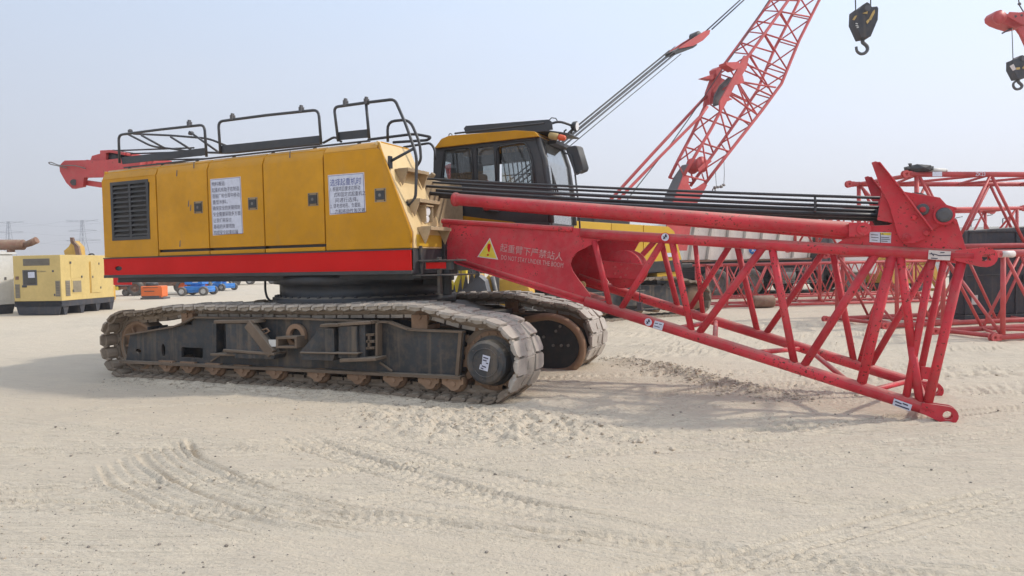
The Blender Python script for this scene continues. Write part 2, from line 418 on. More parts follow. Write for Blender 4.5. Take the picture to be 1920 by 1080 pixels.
def tread(pts, w, depth, pitch, seed=1):
    sl, m, D, A, SG, X_, Y_, L = dist_line(pts, w)
    c = D*SG; fade = np.clip(A/.5, 0, 1)*np.clip((L-A)/.6, 0, 1)*(D < w*.9)
    lug = (np.sin((A + .5*np.abs(c))*2*math.pi/pitch) > .1)*(.5+.9*vnoise(A*3, c*6, seed))
    Hh[sl][m] += fade*(-depth*.35 - depth*.75*lug - depth*np.exp(-((D-w*.85)/.02)**2))
GA1 = [(-5.336,4.49),(-4.749,4.093),(-4.234,3.892),(-3.768,3.723),(-3.473,3.648),(-3.068,3.607),(-2.614,3.571),(-2.248,3.614),(-1.722,3.653),(-1.089,3.706)]
GA2 = [(-5.371,4.019),(-4.839,3.74),(-4.217,3.488),(-3.826,3.372),(-3.457,3.296),(-3.056,3.223),(-2.662,3.24),(-2.199,3.302)]
GA3 = [(-5.347,3.659),(-4.778,3.339),(-4.316,3.184),(-3.82,3.073),(-3.264,3.004),(-2.734,3.025)]
groove(GA1, .026, .066, .6, .3, seed=3, fin=.35)
groove(GA2, .030, .056, .7, .35, seed=4, fin=.3)
groove(GA3, .020, .036, .7, .35, seed=5, fin=.15)
for k, t in enumerate((.25, .5, .75)):
    groove([tuple(lerp((*a, 0), (*b, 0), t))[:2] for a, b in zip(GA3, GA2[:6])], .014, .022, .6, .35, seed=10+k, fin=.15)
for k, t in enumerate((.2, .42, .63, .82)):
    groove([tuple(lerp((*a, 0), (*b, 0), t))[:2] for a, b in zip(GA2, GA1[:8])], .013, .026, .6, .35, seed=20+k, fin=.15)
groove([(-5.294,4.385),(-4.926,4.113),(-4.497,3.898),(-3.897,3.674),(-3.354,3.52),(-2.787,3.474)], .022, .016, .6, seed=31)
for k, p in enumerate(([(-4.629,4.954),(-3.883,4.584),(-3.161,4.265),(-2.556,4.12),(-1.846,3.92),(-1.214,3.808),(-0.572,3.741)],
                       [(-4.523,4.992),(-3.743,4.689),(-2.977,4.421),(-2.374,4.252),(-1.896,4.114),(-1.215,4.026),(-0.688,3.93)],
                       [(-4.388,5.04),(-3.405,4.674),(-2.179,4.203),(-1.905,4.133),(-1.086,4.039)])):
    groove(p, .018, .026, .5, seed=40+k)
tread([(-4.581,4.971),(-3.797,4.616),(-3.062,4.331),(-2.462,4.181),(-1.87,4.014),(-1.21,3.898)], .16, .020, .09, 5)
tread([(-4.306,5.091),(-3.438,4.873),(-2.527,4.532),(-1.857,4.386),(-1.094,4.335)], .13, .014, .08, 6)
for k, p in enumerate(([(-4.984,3.01),(-4.615,3.012),(-4.028,3.043),(-3.383,3.096),(-2.9,3.034)], [(-5.098,2.849),(-4.598,2.823),(-3.952,2.874),(-3.197,2.96)], [(-5.014,2.939),(-4.377,2.961),(-3.722,3.031),(-3.252,3.054)],
                       [(-4.29,2.33),(-3.884,2.555),(-3.427,2.785),(-3.017,2.988)], [(-4.208,2.284),(-3.693,2.55),(-3.126,2.854),(-2.525,3.14)], [(-4.105,2.226),(-3.454,2.567),(-2.652,2.931)],
                       [(-6.765,3.713),(-6.08,4.139),(-5.554,4.557),(-4.738,5.002)], [(-7.047,3.871),(-6.461,4.296),(-5.568,4.749)], [(-4.431,3.969),(-3.926,4.251),(-3.334,4.503)], [(-4.556,4.249),(-4.342,4.451),(-3.963,4.68)])):
    groove(p, .015, .016, .5, seed=60+k)
tread([(-3.94,3.817),(-3.607,4.013),(-3.319,4.149),(-2.962,4.256)], .11, .010, .10, 7)
for k, p in enumerate(([(-1.294,5.895),(-0.831,5.757),(-0.418,5.695),(0.179,5.66),(0.897,5.762)], [(-1.416,6.233),(-0.906,5.98),(-0.387,5.82),(0.11,5.782)], [(-1.884,4.085),(-1.352,4.031),(-0.909,3.971),(-0.636,3.791)],
                       [(-1.83,3.967),(-1.37,3.881),(-0.952,3.761)], [(-2.167,5.131),(-1.474,5.043),(-0.87,4.99),(-0.168,5.09)], [(-1.767,6.239),(-1.081,6.228),(-0.206,6.271),(0.984,6.56)],
                       [(1.057,7.329),(1.339,7.322),(1.584,7.388)], [(-1.391,3.416),(-0.625,3.563),(0.119,3.794)], [(-1.461,4.599),(-0.471,4.629),(0.727,4.838)])):
    groove(p, .017, .020, .5, seed=80+k)
for k, p in enumerate(([(-1.48,4.855),(-1.169,4.958),(-0.839,5.029)], [(-0.659,5.07),(-0.239,5.163),(0.134,5.292)], [(-0.924,5.307),(-0.476,5.445),(0.035,5.577)], [(-3.232,12.974),(-1.821,12.116),(-0.376,11.63)],
                       [(-4.126,14.265),(-1.857,13.693),(0.092,13.83)], [(-0.784,6.814),(-0.222,6.788),(0.303,6.868)], [(-4.098,15.473),(-1.64,16.399),(1.003,17.759)])):
    tread(p, .12 if k < 3 else .3, .012 if k < 3 else .03, .09 if k < 3 else .16, 90+k)
BERM = [(-3.113,10.589),(-2.511,10.059),(-1.889,9.673),(-1.269,8.848),(-0.787,8.409),(-0.266,8.185)]
berm(BERM, .26, .075, 51)
berm(BERM, .10, .03, 58)
berm([(-9.3, 6.72), (-8.6, 6.60), (-7.6, 6.56), (-6.4, 6.60), (-5.2, 6.58), (-4.2, 6.56), (-3.5, 6.50)], .12, .045, 52)
berm([(-3.3, 6.5), (-2.9, 6.8), (-2.7, 7.2), (-2.75, 7.6)], .16, .06, 53)
berm([(-3.886,12.362),(-3.034,12.173),(-1.769,11.769),(-1.022,11.84)], .12, .05, 54)
# churned patch in front of the track and roughness at the berm
def patch(cx, cy, rx, ry, amp, seed):
    global Hh
    m = np.exp(-(((GX-cx)/rx)**2 + ((GY-cy)/ry)**2)**2)
    r = fbm(GX*6, GY*7, seed, 4); Hh += m*amp*(np.abs(r)*1.6 + .35*fbm(GX*18, GY*20, seed+9, 2))
rs = random.Random(5)
for k in range(44):
    a = R(24 + rs.choice((-9, -4, 0, 5, 12, 22, -18)) + rs.uniform(-4, 4)); cx = rs.uniform(-6, 3); cy = 3.0 + 14*rs.random()**1.4; L = rs.uniform(2.0, 6.5)
    if 6.2 < cy < 10.5 and -10.5 < cx < -2.2: continue
    bend = rs.uniform(-.5, .5); gauge = rs.choice((0, 1.9)); d = rs.uniform(.008, .018)*(1 if cy < 8 else 1.6); w = .012 if cy < 7 else .02 + .004*(cy-7)
    for gg in ((0,) if not gauge else (0, gauge)):
        for j in range(rs.choice((2, 3, 4))):
            o = gg + j*(.07 if cy < 7 else .12); P = []
            for t in (-1, -.5, 0, .5, 1): P.append((cx + math.cos(a)*L*t - math.sin(a)*(o + bend*t*t), cy + math.sin(a)*L*t + math.cos(a)*(o + bend*t*t)))
            groove(P, w, d, .5, seed=200+k*5+j)
        if k % 3 == 0:
            P = [(p[0]-math.sin(a)*.0, p[1]) for p in P]; tread(P, .10, d*.9, .08, 300+k)
patch(-3.0, 5.9, 1.5, .65, .075, 61)
patch(-2.2, 6.9, 1.0, .7, .03, 62)
patch(-6.3, 6.35, 2.6, .26, .022, 63)
patch(2.0, 3.2, 2.5, .8, .010, 64)
# the crane has pressed the sand under its near track a little
Hh -= .0*Hh
nx, ny = len(gx), len(gy)
co = np.stack([GX.ravel(), GY.ravel(), Hh.ravel()], 1).astype(np.float32)
ii = np.arange(nx*ny).reshape(ny, nx)
q = np.stack([ii[:-1, :-1].ravel(), ii[:-1, 1:].ravel(), ii[1:, 1:].ravel(), ii[1:, :-1].ravel()], 1).astype(np.int32)
gm = bpy.data.meshes.new('ground')
gm.vertices.add(nx*ny); gm.vertices.foreach_set('co', co.ravel())
gm.loops.add(q.size); gm.loops.foreach_set('vertex_index', q.ravel())
gm.polygons.add(len(q)); gm.polygons.foreach_set('loop_start', np.arange(0, q.size, 4, dtype=np.int32)); gm.polygons.foreach_set('loop_total', np.full(len(q), 4, dtype=np.int32))
gm.polygons.foreach_set('use_smooth', np.ones(len(q), dtype=bool))
gm.update(calc_edges=True)
def ground_z(x, y):
    i = int(np.clip(np.searchsorted(gx, x), 0, nx-1)); j = int(np.clip(np.searchsorted(gy, y), 0, ny-1)); return float(Hh[j, i])
m = NT('pale_compacted_sand')
n_big = m.noise(.22, 4, .6, co=m.obj); n_mid = m.noise(2.2, 6, .65, co=m.obj, stretch=(1, 1.6, 1)); n_fine = m.noise(60, 4, .7, co=m.obj)
n_str = m.noise(3.2, 6, .7, co=m.obj, stretch=(.22, 5.5, 1))
mp = m.n.new('ShaderNodeMapping'); mp.inputs['Rotation'].default_value = (0, 0, R(-24)); m.L(m.obj, mp.inputs[0])
n_str2 = m.noise(3.0, 6, .7, co=mp.outputs[0], stretch=(.25, 6.0, 1))
c = m.mix(m.ramp(n_big, .35, .65), (.66, .56, .425), (.74, .645, .505))
c = m.mix(m.ramp(n_mid, .35, .7, 0, .55), c, (.62, .535, .43))
c = m.mix(m.ramp(n_str, .45, .72, 0, .45), c, (.585, .505, .405))
c = m.mix(m.ramp(n_str2, .5, .75, 0, .35), c, (.74, .66, .545))
sp = m.noise(26, 3, .6, co=m.obj); c = m.mix(m.ramp(sp, .64, .72, 0, .6), c, (.31, .27, .21))
sp2 = m.noise(45, 2, .5, co=m.obj); c = m.mix(m.ramp(sp2, .68, .75, 0, .6), c, (.66, .62, .55))
hb = m.math('ADD', m.math('MULTIPLY', n_fine, .35), m.math('ADD', m.math('MULTIPLY', n_str, 1.0), m.math('MULTIPLY', n_str2, 1.0)))
n_str3 = m.noise(4.0, 3, .55, co=mp.outputs[0], stretch=(.10, 11.0, 1)); msk = m.ramp(n_big, .42, .58)
hb = m.math('ADD', hb, m.math('MULTIPLY', n_str3, m.math('MULTIPLY', msk, 1.5)))
hb = m.math('ADD', hb, m.math('MULTIPLY', n_mid, .8)); hb = m.math('ADD', hb, m.math('MULTIPLY', sp, .5))
m.bump(hb, .9, .035)
M_SAND = m.set(c, .95, 0, .15)
gm.materials.append(M_SAND)
ground = bpy.data.objects.new('ground', gm); COL.objects.link(ground); ground['kind'] = 'structure'

# loose clods and pebbles
def clods(name, n, sampler, size, mat, label=None):
    b = MB()
    for _ in range(n):
        x, y = sampler(); r = size()*random.choice((.5, .7, 1))
        b.blob((x, y, ground_z(x, y) + r*.25), r, 0, (1, random.uniform(.7, 1.2), random.uniform(.45, .8)), .3)
    o = obj(name, b, mat); o['kind'] = 'stuff'; o['label'] = label; o['category'] = 'gravel'; return o
M_CLOD = paint('sand_clod', (.52, .44, .345), .95, fade=.25, dust=.3, grime=.2, bump=.6)
M_CLODB = paint('grey_clod', (.52, .455, .36), .95, fade=.28, dust=.3, grime=.3, bump=.6)
M_CLODD = paint('darker_pebble', (.22, .19, .16), .95, fade=.4, dust=.3, grime=.2)
def along(pts, w):
    P = dens(pts)
    def f():
        k = random.randrange(len(P)-1); p = lerp((*P[k], 0), (*P[k+1], 0), random.random()); return p.x + random.gauss(0, w), p.y + random.gauss(0, w)
    return f
clods('clods', 3400, along(BERM, .19), lambda: min(.035, random.expovariate(1/.006)+.004), M_CLODB, 'broken clods heaped in a low ridge right of the tracks')
clods('clods', 1600, lambda: (random.gauss(-3.0, 1.0), random.gauss(5.95, .38)), lambda: min(.03, random.expovariate(1/.0055)+.003), M_CLOD, 'small clods scattered on churned sand before the track')
clods('clods', 1100, along([(-9, 6.55), (-7, 6.48), (-5, 6.5), (-3.4, 6.45)], .12), lambda: min(.03, random.expovariate(1/.0055)+.003), M_CLOD, 'crumbled sand along the foot of the near track')
def spread():
    while True:
        y = 2.2 + 16*random.random()**1.7; x = random.uniform(-1.15*y-2, .45*y+1.5)
        if random.random() < .25 + .9*max(0, vnoise(np.array(x*.8), np.array(y*1.1), 77)+.3): return x, y
clods('pebbles', 5200, spread, lambda: min(.02, random.expovariate(1/.0030)+.002), M_CLOD, 'small pale stones strewn over the open sand')
clods('pebbles', 4200, spread, lambda: min(.016, random.expovariate(1/.0026)+.003), M_CLODD, 'small dark stones strewn over the open sand')

# ================================================================= MAIN CRAWLER CRANE
def keyhole(outer, holes):
    poly = [Vector(p) for p in outer]
    for h in holes:
        h = [Vector(p) for p in h]
        best = min(((p - q).length, i, j) for i, p in enumerate(poly) for j, q in enumerate(h))
        _, i, j = best; hh = h[j:] + h[:j+1]
        poly = poly[:i+1] + hh + poly[i:]
    return poly
def plate(mb, outer, vec, holes=(), mi=0):           # flat plate with real openings
    def area(l):
        a = Vector((0, 0, 0))
        for i in range(len(l)): a += Vector(l[i]).cross(Vector(l[(i+1) % len(l)]))
        return a
    A = area(outer); hs = []
    for h in holes:
        h = list(h)
        if area(h).dot(A) > 0: h.reverse()
        hs.append(h)
    k = keyhole(outer, hs); vec = Vector(vec); n = len(k)
    a = k; b = [p + vec for p in k]
    f0 = tuple(range(n)); f1 = tuple(range(2*n-1, n-1, -1))
    if A.dot(vec) > 0: f0 = tuple(reversed(f0)); f1 = tuple(reversed(f1))
    mb.add(a + b, [f0, f1], mi)
    for loop in [list(outer)] + hs:
        m_ = len(loop); L0 = [Vector(p) for p in loop]; L1 = [p + vec for p in L0]
        mb.add(L0 + L1, [((i, i+m_, (i+1) % m_+m_, (i+1) % m_) if A.dot(vec) < 0 else (i, (i+1) % m_, (i+1) % m_+m_, i+m_)) for i in range(m_)], mi)
    return mb
def circ(c, r, ax1=(1, 0, 0), ax2=(0, 0, 1), n=20, a0=0, a1=2*math.pi):
    c = Vector(c); u = Vector(ax1); w = Vector(ax2); e = abs(a1-a0-2*math.pi) < 1e-6
    return [c + u*r*math.cos(a0+(a1-a0)*k/(n if e else n-1)) + w*r*math.sin(a0+(a1-a0)*k/(n if e else n-1)) for k in range(n)]
def setY(l, y): return [(p[0], y, p[2]) for p in l]

CR = thing('crawler_crane', (-6.2, 8.45, 0), 'yellow and black crawler crane, its red lattice boom lowered onto the sand, biggest machine', 'crane')
TY = 7.13                                  # centre line of the near track
XS, ZS, RS = -3.49, .47, .46               # sprocket end
XI, ZI, RI = -9.27, .47, .47               # idler end
def belt_path():
    P = [(XI, 0.0), (-8, 0), (-6, 0), (-5, .0), (XS-.1, .0)]
    for k in range(11):
        a = -math.pi/2 + math.pi*.93*k/10; P.append((XS + RS*math.cos(a), ZS + RS*math.sin(a)))
    P += [(-3.80, .965), (-4.08, 1.035), (-4.40, 1.085), (-5.0, 1.075), (-6.0, 1.055), (-7.0, 1.045), (-7.75, 1.05), (-8.35, 1.03), (-8.9, .955)]
    for k in range(10):
        a = math.radians(98) + math.radians(172)*k/10; P.append((XI + RI*math.cos(a), ZI + RI*math.sin(a)))
    return P
BP = [(x, z-.02 if z < .3 else z) for x, z in belt_path()]
def resample(P, n):
    P = [np.array(p) for p in P] + [np.array(P[0])]; seg = [np.linalg.norm(P[i+1]-P[i]) for i in range(len(P)-1)]; T = sum(seg); out = []
    for k in range(n):
        d = T*k/n; i = 0
        while d > seg[i]: d -= seg[i]; i += 1
        t = (P[i+1]-P[i])/seg[i]; out.append(P[i] + t*d)
    return out, T
NSH = 72
SH, TOT = resample(BP, NSH); PITCH = TOT/NSH
def shoe_mesh(mat, name):
    b = MB(); p = PITCH/2
    prof = [(-p*.96, .030), (p*.80, .036), (p*1.10, .018), (p*1.10, -.012), (p*.55, -.045), (-p*.25, -.050), (-p*.85, -.012)]
    def slab(y0, y1, dx0=0., dx1=0.):
        b.prism([(x + (dx0 if x < 0 else dx1), y0, z) for x, z in prof], (0, y1-y0, 0))
    for s in (-1, 1):                                       # two outer pads, tilted like shingles
        pad = [(-p*.86, .150), (p*.90, .150), (p*.90, .335), (p*.62, .378), (-p*.55, .378), (-p*.86, .345)]
        b.prism([(x, s*y, .020 + .075*(-x)*.9) for x, y in pad], (0, 0, .030))
        b.prism([(-p*.62, s*.16, .022), (p*.82, s*.16, .008), (p*.62, s*.16, -.022), (p*.1, s*.16, -.030), (-p*.5, s*.16, -.012)], (0, s*.16, 0))
    slab(-.146, .146, -.012, -.012)
    for s in (-1, 1):
        b.box((-.085, s*.10-.022, -.135), (.085, s*.10+.022, -.03))         # chain links
        b.cyl((p*.95, s*.12-.05, .008), (p*.95, s*.12+.05, .008), .026, 8)   # hinge lugs
        b.cyl((p*.95, s*.30-.035, .004), (p*.95, s*.30+.035, .004), .022, 8)
        for x in (-.03, .045): b.cyl((x, s*.245, .030), (x, s*.245, .0385), .012, 6, 1)
        b.box((-.055, s*.345-.02, .030), (.03, s*.345+.02, .041))
    b.box((-p*.5, -.06, .03), (p*.4, .06, .044))
    me = mesh_of(b, [mat, M_GREY], name)
    return me
ME_SHOE = shoe_mesh(M_SHOE, 'track_shoe'); ME_SHOEB = shoe_mesh(M_SHOEB, 'track_shoe_muddy')
def belt(dy, label):
    b = MB()                                               # the two chain strands under the shoes
    for s in (-1, 1):
        pts = []
        for i, (x, z) in enumerate(SH):
            t = SH[(i+1) % NSH] - SH[i-1]; t = t/np.linalg.norm(t); n = np.array([t[1], -t[0]])
            pts.append((x - n[0]*.10, TY+dy+s*.10, z - n[1]*.10))
        b.tube(pts, .038, 6, 0, True)
        for p in pts[::2]: b.cyl((p[0], p[1]-.05*s, p[2]), (p[0], p[1]+.045*s, p[2]), .03, 8)
    bl = obj('track_belt', b, M_SHOEB, CR, label=label)
    for i, (x, z) in enumerate(SH):
        t = SH[(i+1) % NSH] - SH[i-1]; t = t/np.linalg.norm(t); n = np.array([t[1], -t[0]])
        wob = random.uniform(-.025, .025)
        X = Vector((t[0], 0, t[1])); Z = Vector((n[0], 0, n[1])); Yv = Z.cross(X)
        M = Matrix(((X.x, Yv.x, Z.x, x - n[0]*.035), (X.y, Yv.y, Z.y, TY+dy+random.uniform(-.006, .006)), (X.z, Yv.z, Z.z, z - n[1]*.035), (0, 0, 0, 1))) @ Matrix.Rotation(wob, 4, 'Y')
        inst('track_shoe', ME_SHOEB if (x < -8.4 or z < .1) else ME_SHOE, bl, M)
    return bl
belt(0, 'near track chain, dusty pale shoes on top and round the front')
DYF = 2.62
belt(DYF, 'far track chain showing beyond the near one')
# track frames
FR = [(-9.323,0.603),(-9.105,0.632),(-8.335,0.741),(-8.175,0.789),(-7.943,0.875),(-6.166,0.887),(-4.932,0.867),(-4.74,0.864),(-4.465,0.78),(-3.751,0.771),(-3.812,0.255),(-5.804,0.264),(-9.439,0.204)]
def track_frame(dy, near):
    y0 = 6.93 + dy; b = MB()
    outer = [(x, y0, z) for x, z in FR]
    holes = []
    if near:
        hx = [(-8.274,6.93,0.45),(-7.86,6.93,0.449),(-7.867,6.93,0.307),(-8.281,6.93,0.306)]; holes.append(hx)
        o1 = (-9.162,6.93,0.366); holes.append([tuple(p) for p in circ(o1, .042, (1.5, 0, 0), (0, 0, .8), 12)])
        o2 = (-8.64,6.93,0.392); holes.append([tuple(p) for p in circ(o2, .05, (.8, 0, 0), (0, 0, 1.9), 12)])
    plate(b, outer, (0, .035, 0), holes)
    ol = [(x, y0+.37, z) for x, z in FR]; b.prism(ol, (0, .03, 0))
    b.box((-7.7, y0+.04, .28), (-3.9, y0+.36, .40)); b.box((-8.0, y0+.04, .70), (-3.9, y0+.36, .76))
    for x in (-9.0, -8.75, -7.72, -6.6, -5.0, -3.95): b.box((x, y0+.036, .3), (x+.02, y0+.368, .72))
    fr = obj('track_frame', b, M_FRAME, CR, label='dusty black steel side frame of the near track' if near else None)
    f = MB(); T = [(x, z) for x, z in FR[:10]]
    for a, c in zip(T[:-1], T[1:]):
        for yy in (y0-.03, y0+.40): f.beam((a[0], yy, a[1]+.004), (c[0]+.01, yy, c[1]+.004), .09, .022)
    a = FR[12]; c = FR[10]
    f.beam((a[0]-.02, y0-.02, a[1]), (c[0]+.04, y0-.02, c[1]), .14, .035); f.beam((a[0], y0+.42, a[1]), (c[0], y0+.42, c[1]), .14, .035)
    f.beam((FR[9][0]-.03, y0-.02, FR[9][1]), (c[0]-.03, y0-.02, c[1]), .05, .04, up=(1, 0, 0))
    obj('flange', f, M_FLANGE, fr)
    return fr
TF = track_frame(0, True); TFF = track_frame(DYF, False)
def roller_mesh():
    b = MB()
    b.lathe([(.03, -.20), (.095, -.19), (.115, -.17), (.115, -.115), (.085, -.10), (.085, .10), (.115, .115), (.115, .17), (.095, .19), (.03, .2)], (0, 0, 0), (0, 1, 0), 18)
    pr = [(-.15, .075), (.13, .075), (.13, .0), (.085, -.02), (.065, -.06), (.02, -.08), (-.035, -.08), (-.07, -.05), (-.10, -.03), (-.15, -.01)]
    for y in (-.255, .205): b.prism([(x, y, z) for x, z in pr], (0, .05, 0))
    for x in (-.09, .09): b.cyl((x, -.27, .045), (x, -.255, .045), .016, 6)
    b.cyl((0, -.275, .0), (0, .27, .0), .03, 8)
    return mesh_of(b, M_ROLL, 'track_roller')
ME_ROLL = roller_mesh()
for dy in (0, DYF):
    fr = TF if dy == 0 else TFF
    for x in (-8.53, -8.10, -7.62, -7.09, -6.53, -5.84, -5.22, -4.69, -4.2, -3.88):
        inst('track_roller', ME_ROLL, fr, Matrix.Translation((x, TY+dy, .180)))
    for x, z in ((-8.15, .90), (-4.35, .93)):
        b = MB(); b.lathe([(.05, -.16), (.10, -.14), (.10, -.05), (.07, -.04), (.07, .04), (.10, .05), (.10, .14), (.05, .16)], (x, TY+dy, z), (0, 1, 0), 16)
        b.box((x-.11, TY+dy-.20, z-.14), (x+.11, TY+dy-.17, z+.03)); b.box((x-.07, TY+dy-.19, z-.16), (x+.07, TY+dy+.17, z-.10)); b.cyl((x, TY+dy-.22, z), (x, TY+dy+.2, z), .035, 10)
        obj('carrier_roller', b, M_ROLL, fr, .008)
    b = MB(); r0 = .375
    b.lathe([(.06, -.10), (.15, -.10), (.16, -.055), (r0-.07, -.05), (r0-.05, -.13), (r0, -.13), (r0, -.06), (r0-.01, 0), (r0, .06), (r0, .13), (r0-.05, .13), (r0-.07, .05), (.16, .055), (.15, .1), (.06, .1)], (XI, TY+dy, ZI-.05), (0, 1, 0), 36)
    for k in range(6):
        a = k*math.pi/3; b.beam((XI+.15*math.cos(a), TY+dy-.07, ZI-.05+.15*math.sin(a)), (XI+.32*math.cos(a), TY+dy-.07, ZI-.05+.32*math.sin(a)), .03, .05, 0, (0, 1, 0))
    obj('idler_wheel', b, M_ROLL, CR)
    b = MB(); n = 14; prof = []
    for k in range(n*2):
        a0 = math.pi*(k-.32)/n; a1 = math.pi*(k+.32)/n; rr = .385 if k % 2 else .31
        prof += [(XS + rr*math.cos(a0), 0, ZS + rr*math.sin(a0)), (XS + rr*math.cos(a1), 0, ZS + rr*math.sin(a1))]
    for y in (-.12, .07): b.prism([(p[0], TY+dy+y, p[2]) for p in prof], (0, .05, 0))
    b.lathe([(.33, -.06), (.33, .06)], (XS, TY+dy, ZS), (0, 1, 0), 30)
    obj('drive_sprocket', b, M_ROLL, CR, .006)
# final drive hub with its sticker
HC = (-3.422,6.78,0.449)
hub = MB(); r = .245
hub.lathe([(.05, 0), (r-.03, 0), (r, .03), (r, .17), (r+.04, .19), (r+.04, .24)], (HC[0], 6.78, HC[2]), (0, 1, 0), 40)
hub.ring((HC[0], 6.772, HC[2]), (0, 1, 0), .165, .15, .01, 36)
for k in range(3):
    a = k*2.094+.35; hub.cyl((HC[0]+.19*math.cos(a), 6.774, HC[2]+.19*math.sin(a)), (HC[0]+.19*math.cos(a), 6.784, HC[2]+.19*math.sin(a)), .012, 8)
hubo = obj('final_drive', hub, M_FRAME, CR, .006, label='round black drive hub with a torn white sticker')
fl = MB(); fl.lathe([(.20, 0), (.34, .0), (.34, .05)], (HC[0]+.01, 6.985, HC[2]), (0, 1, 0), 36)
for k in range(18):
    a = k*math.pi/9; fl.cyl((HC[0]+.305*math.cos(a), 6.968, HC[2]+.305*math.sin(a)), (HC[0]+.305*math.cos(a), 6.99, HC[2]+.305*math.sin(a)), .014, 6)
obj('hub_flange', fl, M_ROLL, hubo)
st = MB(); st.prism([(-3.44,6.768,0.544),(-3.349,6.768,0.524),(-3.386,6.768,0.358),(-3.49,6.768,0.382),(-3.475,6.768,0.436),(-3.456,6.768,0.431)], (0, .002, 0)); obj('sticker', st, M_PAPER, hubo)
st = MB()
for a_, b_ in [[(-3.433,6.766,0.515),(-3.375,6.766,0.5)],[(-3.44,6.766,0.485),(-3.395,6.766,0.475)],[(-3.402,6.766,0.451),(-3.376,6.766,0.447)],[(-3.455,6.766,0.42),(-3.403,6.766,0.404)],[(-3.469,6.766,0.396),(-3.436,6.766,0.385)]]: st.beam(a_, b_, .004, .012)
obj('sticker_print', st, M_INK, hubo)
bh = MB(); bh.prism([(-3.795,7.0,0.654),(-3.667,7.0,0.768),(-3.382,7.0,0.835),(-3.351,7.0,0.757),(-3.553,7.0,0.698),(-3.685,7.0,0.596)], (0, .2, 0)); obj('drive_guard', bh, M_FLANGE, hubo, .01)
# equipment boxes on the outside of the near frame
def ybox(name, poly, y0, y1, mat, parent=CR, bev=.008, label=None):
    b = MB(); b.prism([(p[0], y0, p[2]) for p in poly], (0, y1-y0, 0)); return obj(name, b, mat, parent, bev, label=label)
def YP(l): return l
ybox('step_box', [(-7.221,6.74,0.818),(-6.838,6.74,0.825),(-6.475,6.74,0.47),(-6.478,6.74,0.387),(-7.221,6.74,0.415)], 6.74, 6.93, M_FRAME, TF)
ybox('step_box_lid', [(-7.408,6.72,0.859),(-6.715,6.72,0.877),(-6.681,6.72,0.836),(-7.411,6.72,0.816)], 6.72, 6.93, M_FLANGE, TF)
b = MB(); b.beam((-6.811,6.74,0.825), (-6.423,6.74,0.444), .13, .075, 0, (0, 1, 0)); obj('brace_bar', b, M_FLANGE, TF, .01)
ybox('tread_plate', [(-7.242,6.7,0.483),(-6.366,6.7,0.465),(-6.368,6.7,0.431),(-7.244,6.7,0.448)], 6.70, 6.93, M_FLANGE, TF)
ybox('tread_plate', [(-7.049,6.72,0.431),(-6.36,6.72,0.442),(-6.398,6.72,0.38),(-7.052,6.72,0.368)], 6.72, 6.93, M_FRAME, TF)
ybox('tread_plate', [(-7.52,6.74,0.411),(-7.07,6.74,0.421),(-7.071,6.74,0.392),(-7.522,6.74,0.382)], 6.74, 6.93, M_FLANGE, TF)
ybox('steel_post', [(-7.528,6.8,0.807),(-7.45,6.8,0.808),(-7.469,6.8,0.413),(-7.548,6.8,0.41)], 6.80, 6.93, M_FRAME, TF)
q = [(-6.342,6.72,0.666),(-6.005,6.72,0.682),(-6.011,6.72,0.535),(-6.348,6.72,0.524)]; qi = [(-6.308,6.72,0.64),(-6.04,6.72,0.654),(-6.044,6.72,0.561),(-6.311,6.72,0.552)]
b = MB(); plate(b, q, (0, .2, 0), [qi]); b.box((q[0][0]+.05, 6.90, q[3][2]+.03), (q[1][0]-.05, 6.915, q[0][2]-.03)); obj('jack_pocket', b, M_FLANGE, TF, .004)
b = MB(); b.ring(((-6.156,6.86,0.67)[0], 6.86, (-6.156,6.86,0.67)[2]), (0, 1, 0), .155, .09, .06, 24); obj('ring_boss', b, M_ROLL, TF, .01)
b = MB(); b.prism([(-6.476,6.73,0.628),(-6.352,6.73,0.631),(-6.356,6.73,0.543),(-6.462,6.73,0.54)], (0, .003, 0)); obj('label_plate', b, M_WHITE, TF)
b = MB(); b.tube([(-6.711,6.8,0.718),(-6.564,6.8,0.762),(-6.521,6.8,0.729),(-6.594,6.8,0.693),(-6.675,6.8,0.698)], .012, 6); obj('hose_fitting', b, M_ROLL, TF)
ybox('step_box', [(-5.988,6.74,0.48),(-5.667,6.74,0.787),(-5.448,6.74,0.792),(-5.443,6.74,0.473),(-5.47,6.74,0.394),(-5.95,6.74,0.388)], 6.74, 6.93, M_FRAME, TF)
ybox('step_box_lid', [(-5.632,6.72,0.842),(-5.373,6.72,0.853),(-5.359,6.72,0.815),(-5.65,6.72,0.802)], 6.72, 6.93, M_FLANGE, TF)
ybox('step_box', [(-5.39,6.76,0.817),(-5.114,6.76,0.823),(-5.119,6.76,0.438),(-5.405,6.76,0.427)], 6.76, 6.93, M_FRAME, TF)
ybox('step_box_lid', [(-5.389,6.74,0.858),(-4.904,6.74,0.892),(-4.905,6.74,0.854),(-5.391,6.74,0.819)], 6.74, 6.93, M_FLANGE, TF)
ybox('tread_plate', [(-5.952,6.7,0.493),(-5.072,6.7,0.511),(-5.072,6.7,0.492),(-5.953,6.7,0.473)], 6.70, 6.93, M_FLANGE, TF)
ybox('tread_plate', [(-5.341,6.7,0.431),(-4.814,6.7,0.464),(-4.815,6.7,0.427),(-5.343,6.7,0.386)], 6.70, 6.93, M_FLANGE, TF)
ybox('steel_post', [(-5.12,6.8,0.844),(-5.026,6.8,0.846),(-5.04,6.8,0.429),(-5.134,6.8,0.425)], 6.80, 6.93, M_FRAME, TF)
ybox('steel_post', [(-4.894,6.82,0.86),(-4.863,6.82,0.86),(-4.878,6.82,0.414),(-4.909,6.82,0.412)], 6.82, 6.93, M_FLANGE, TF)
b = MB()
for y in (628, 640, 652):
    pass
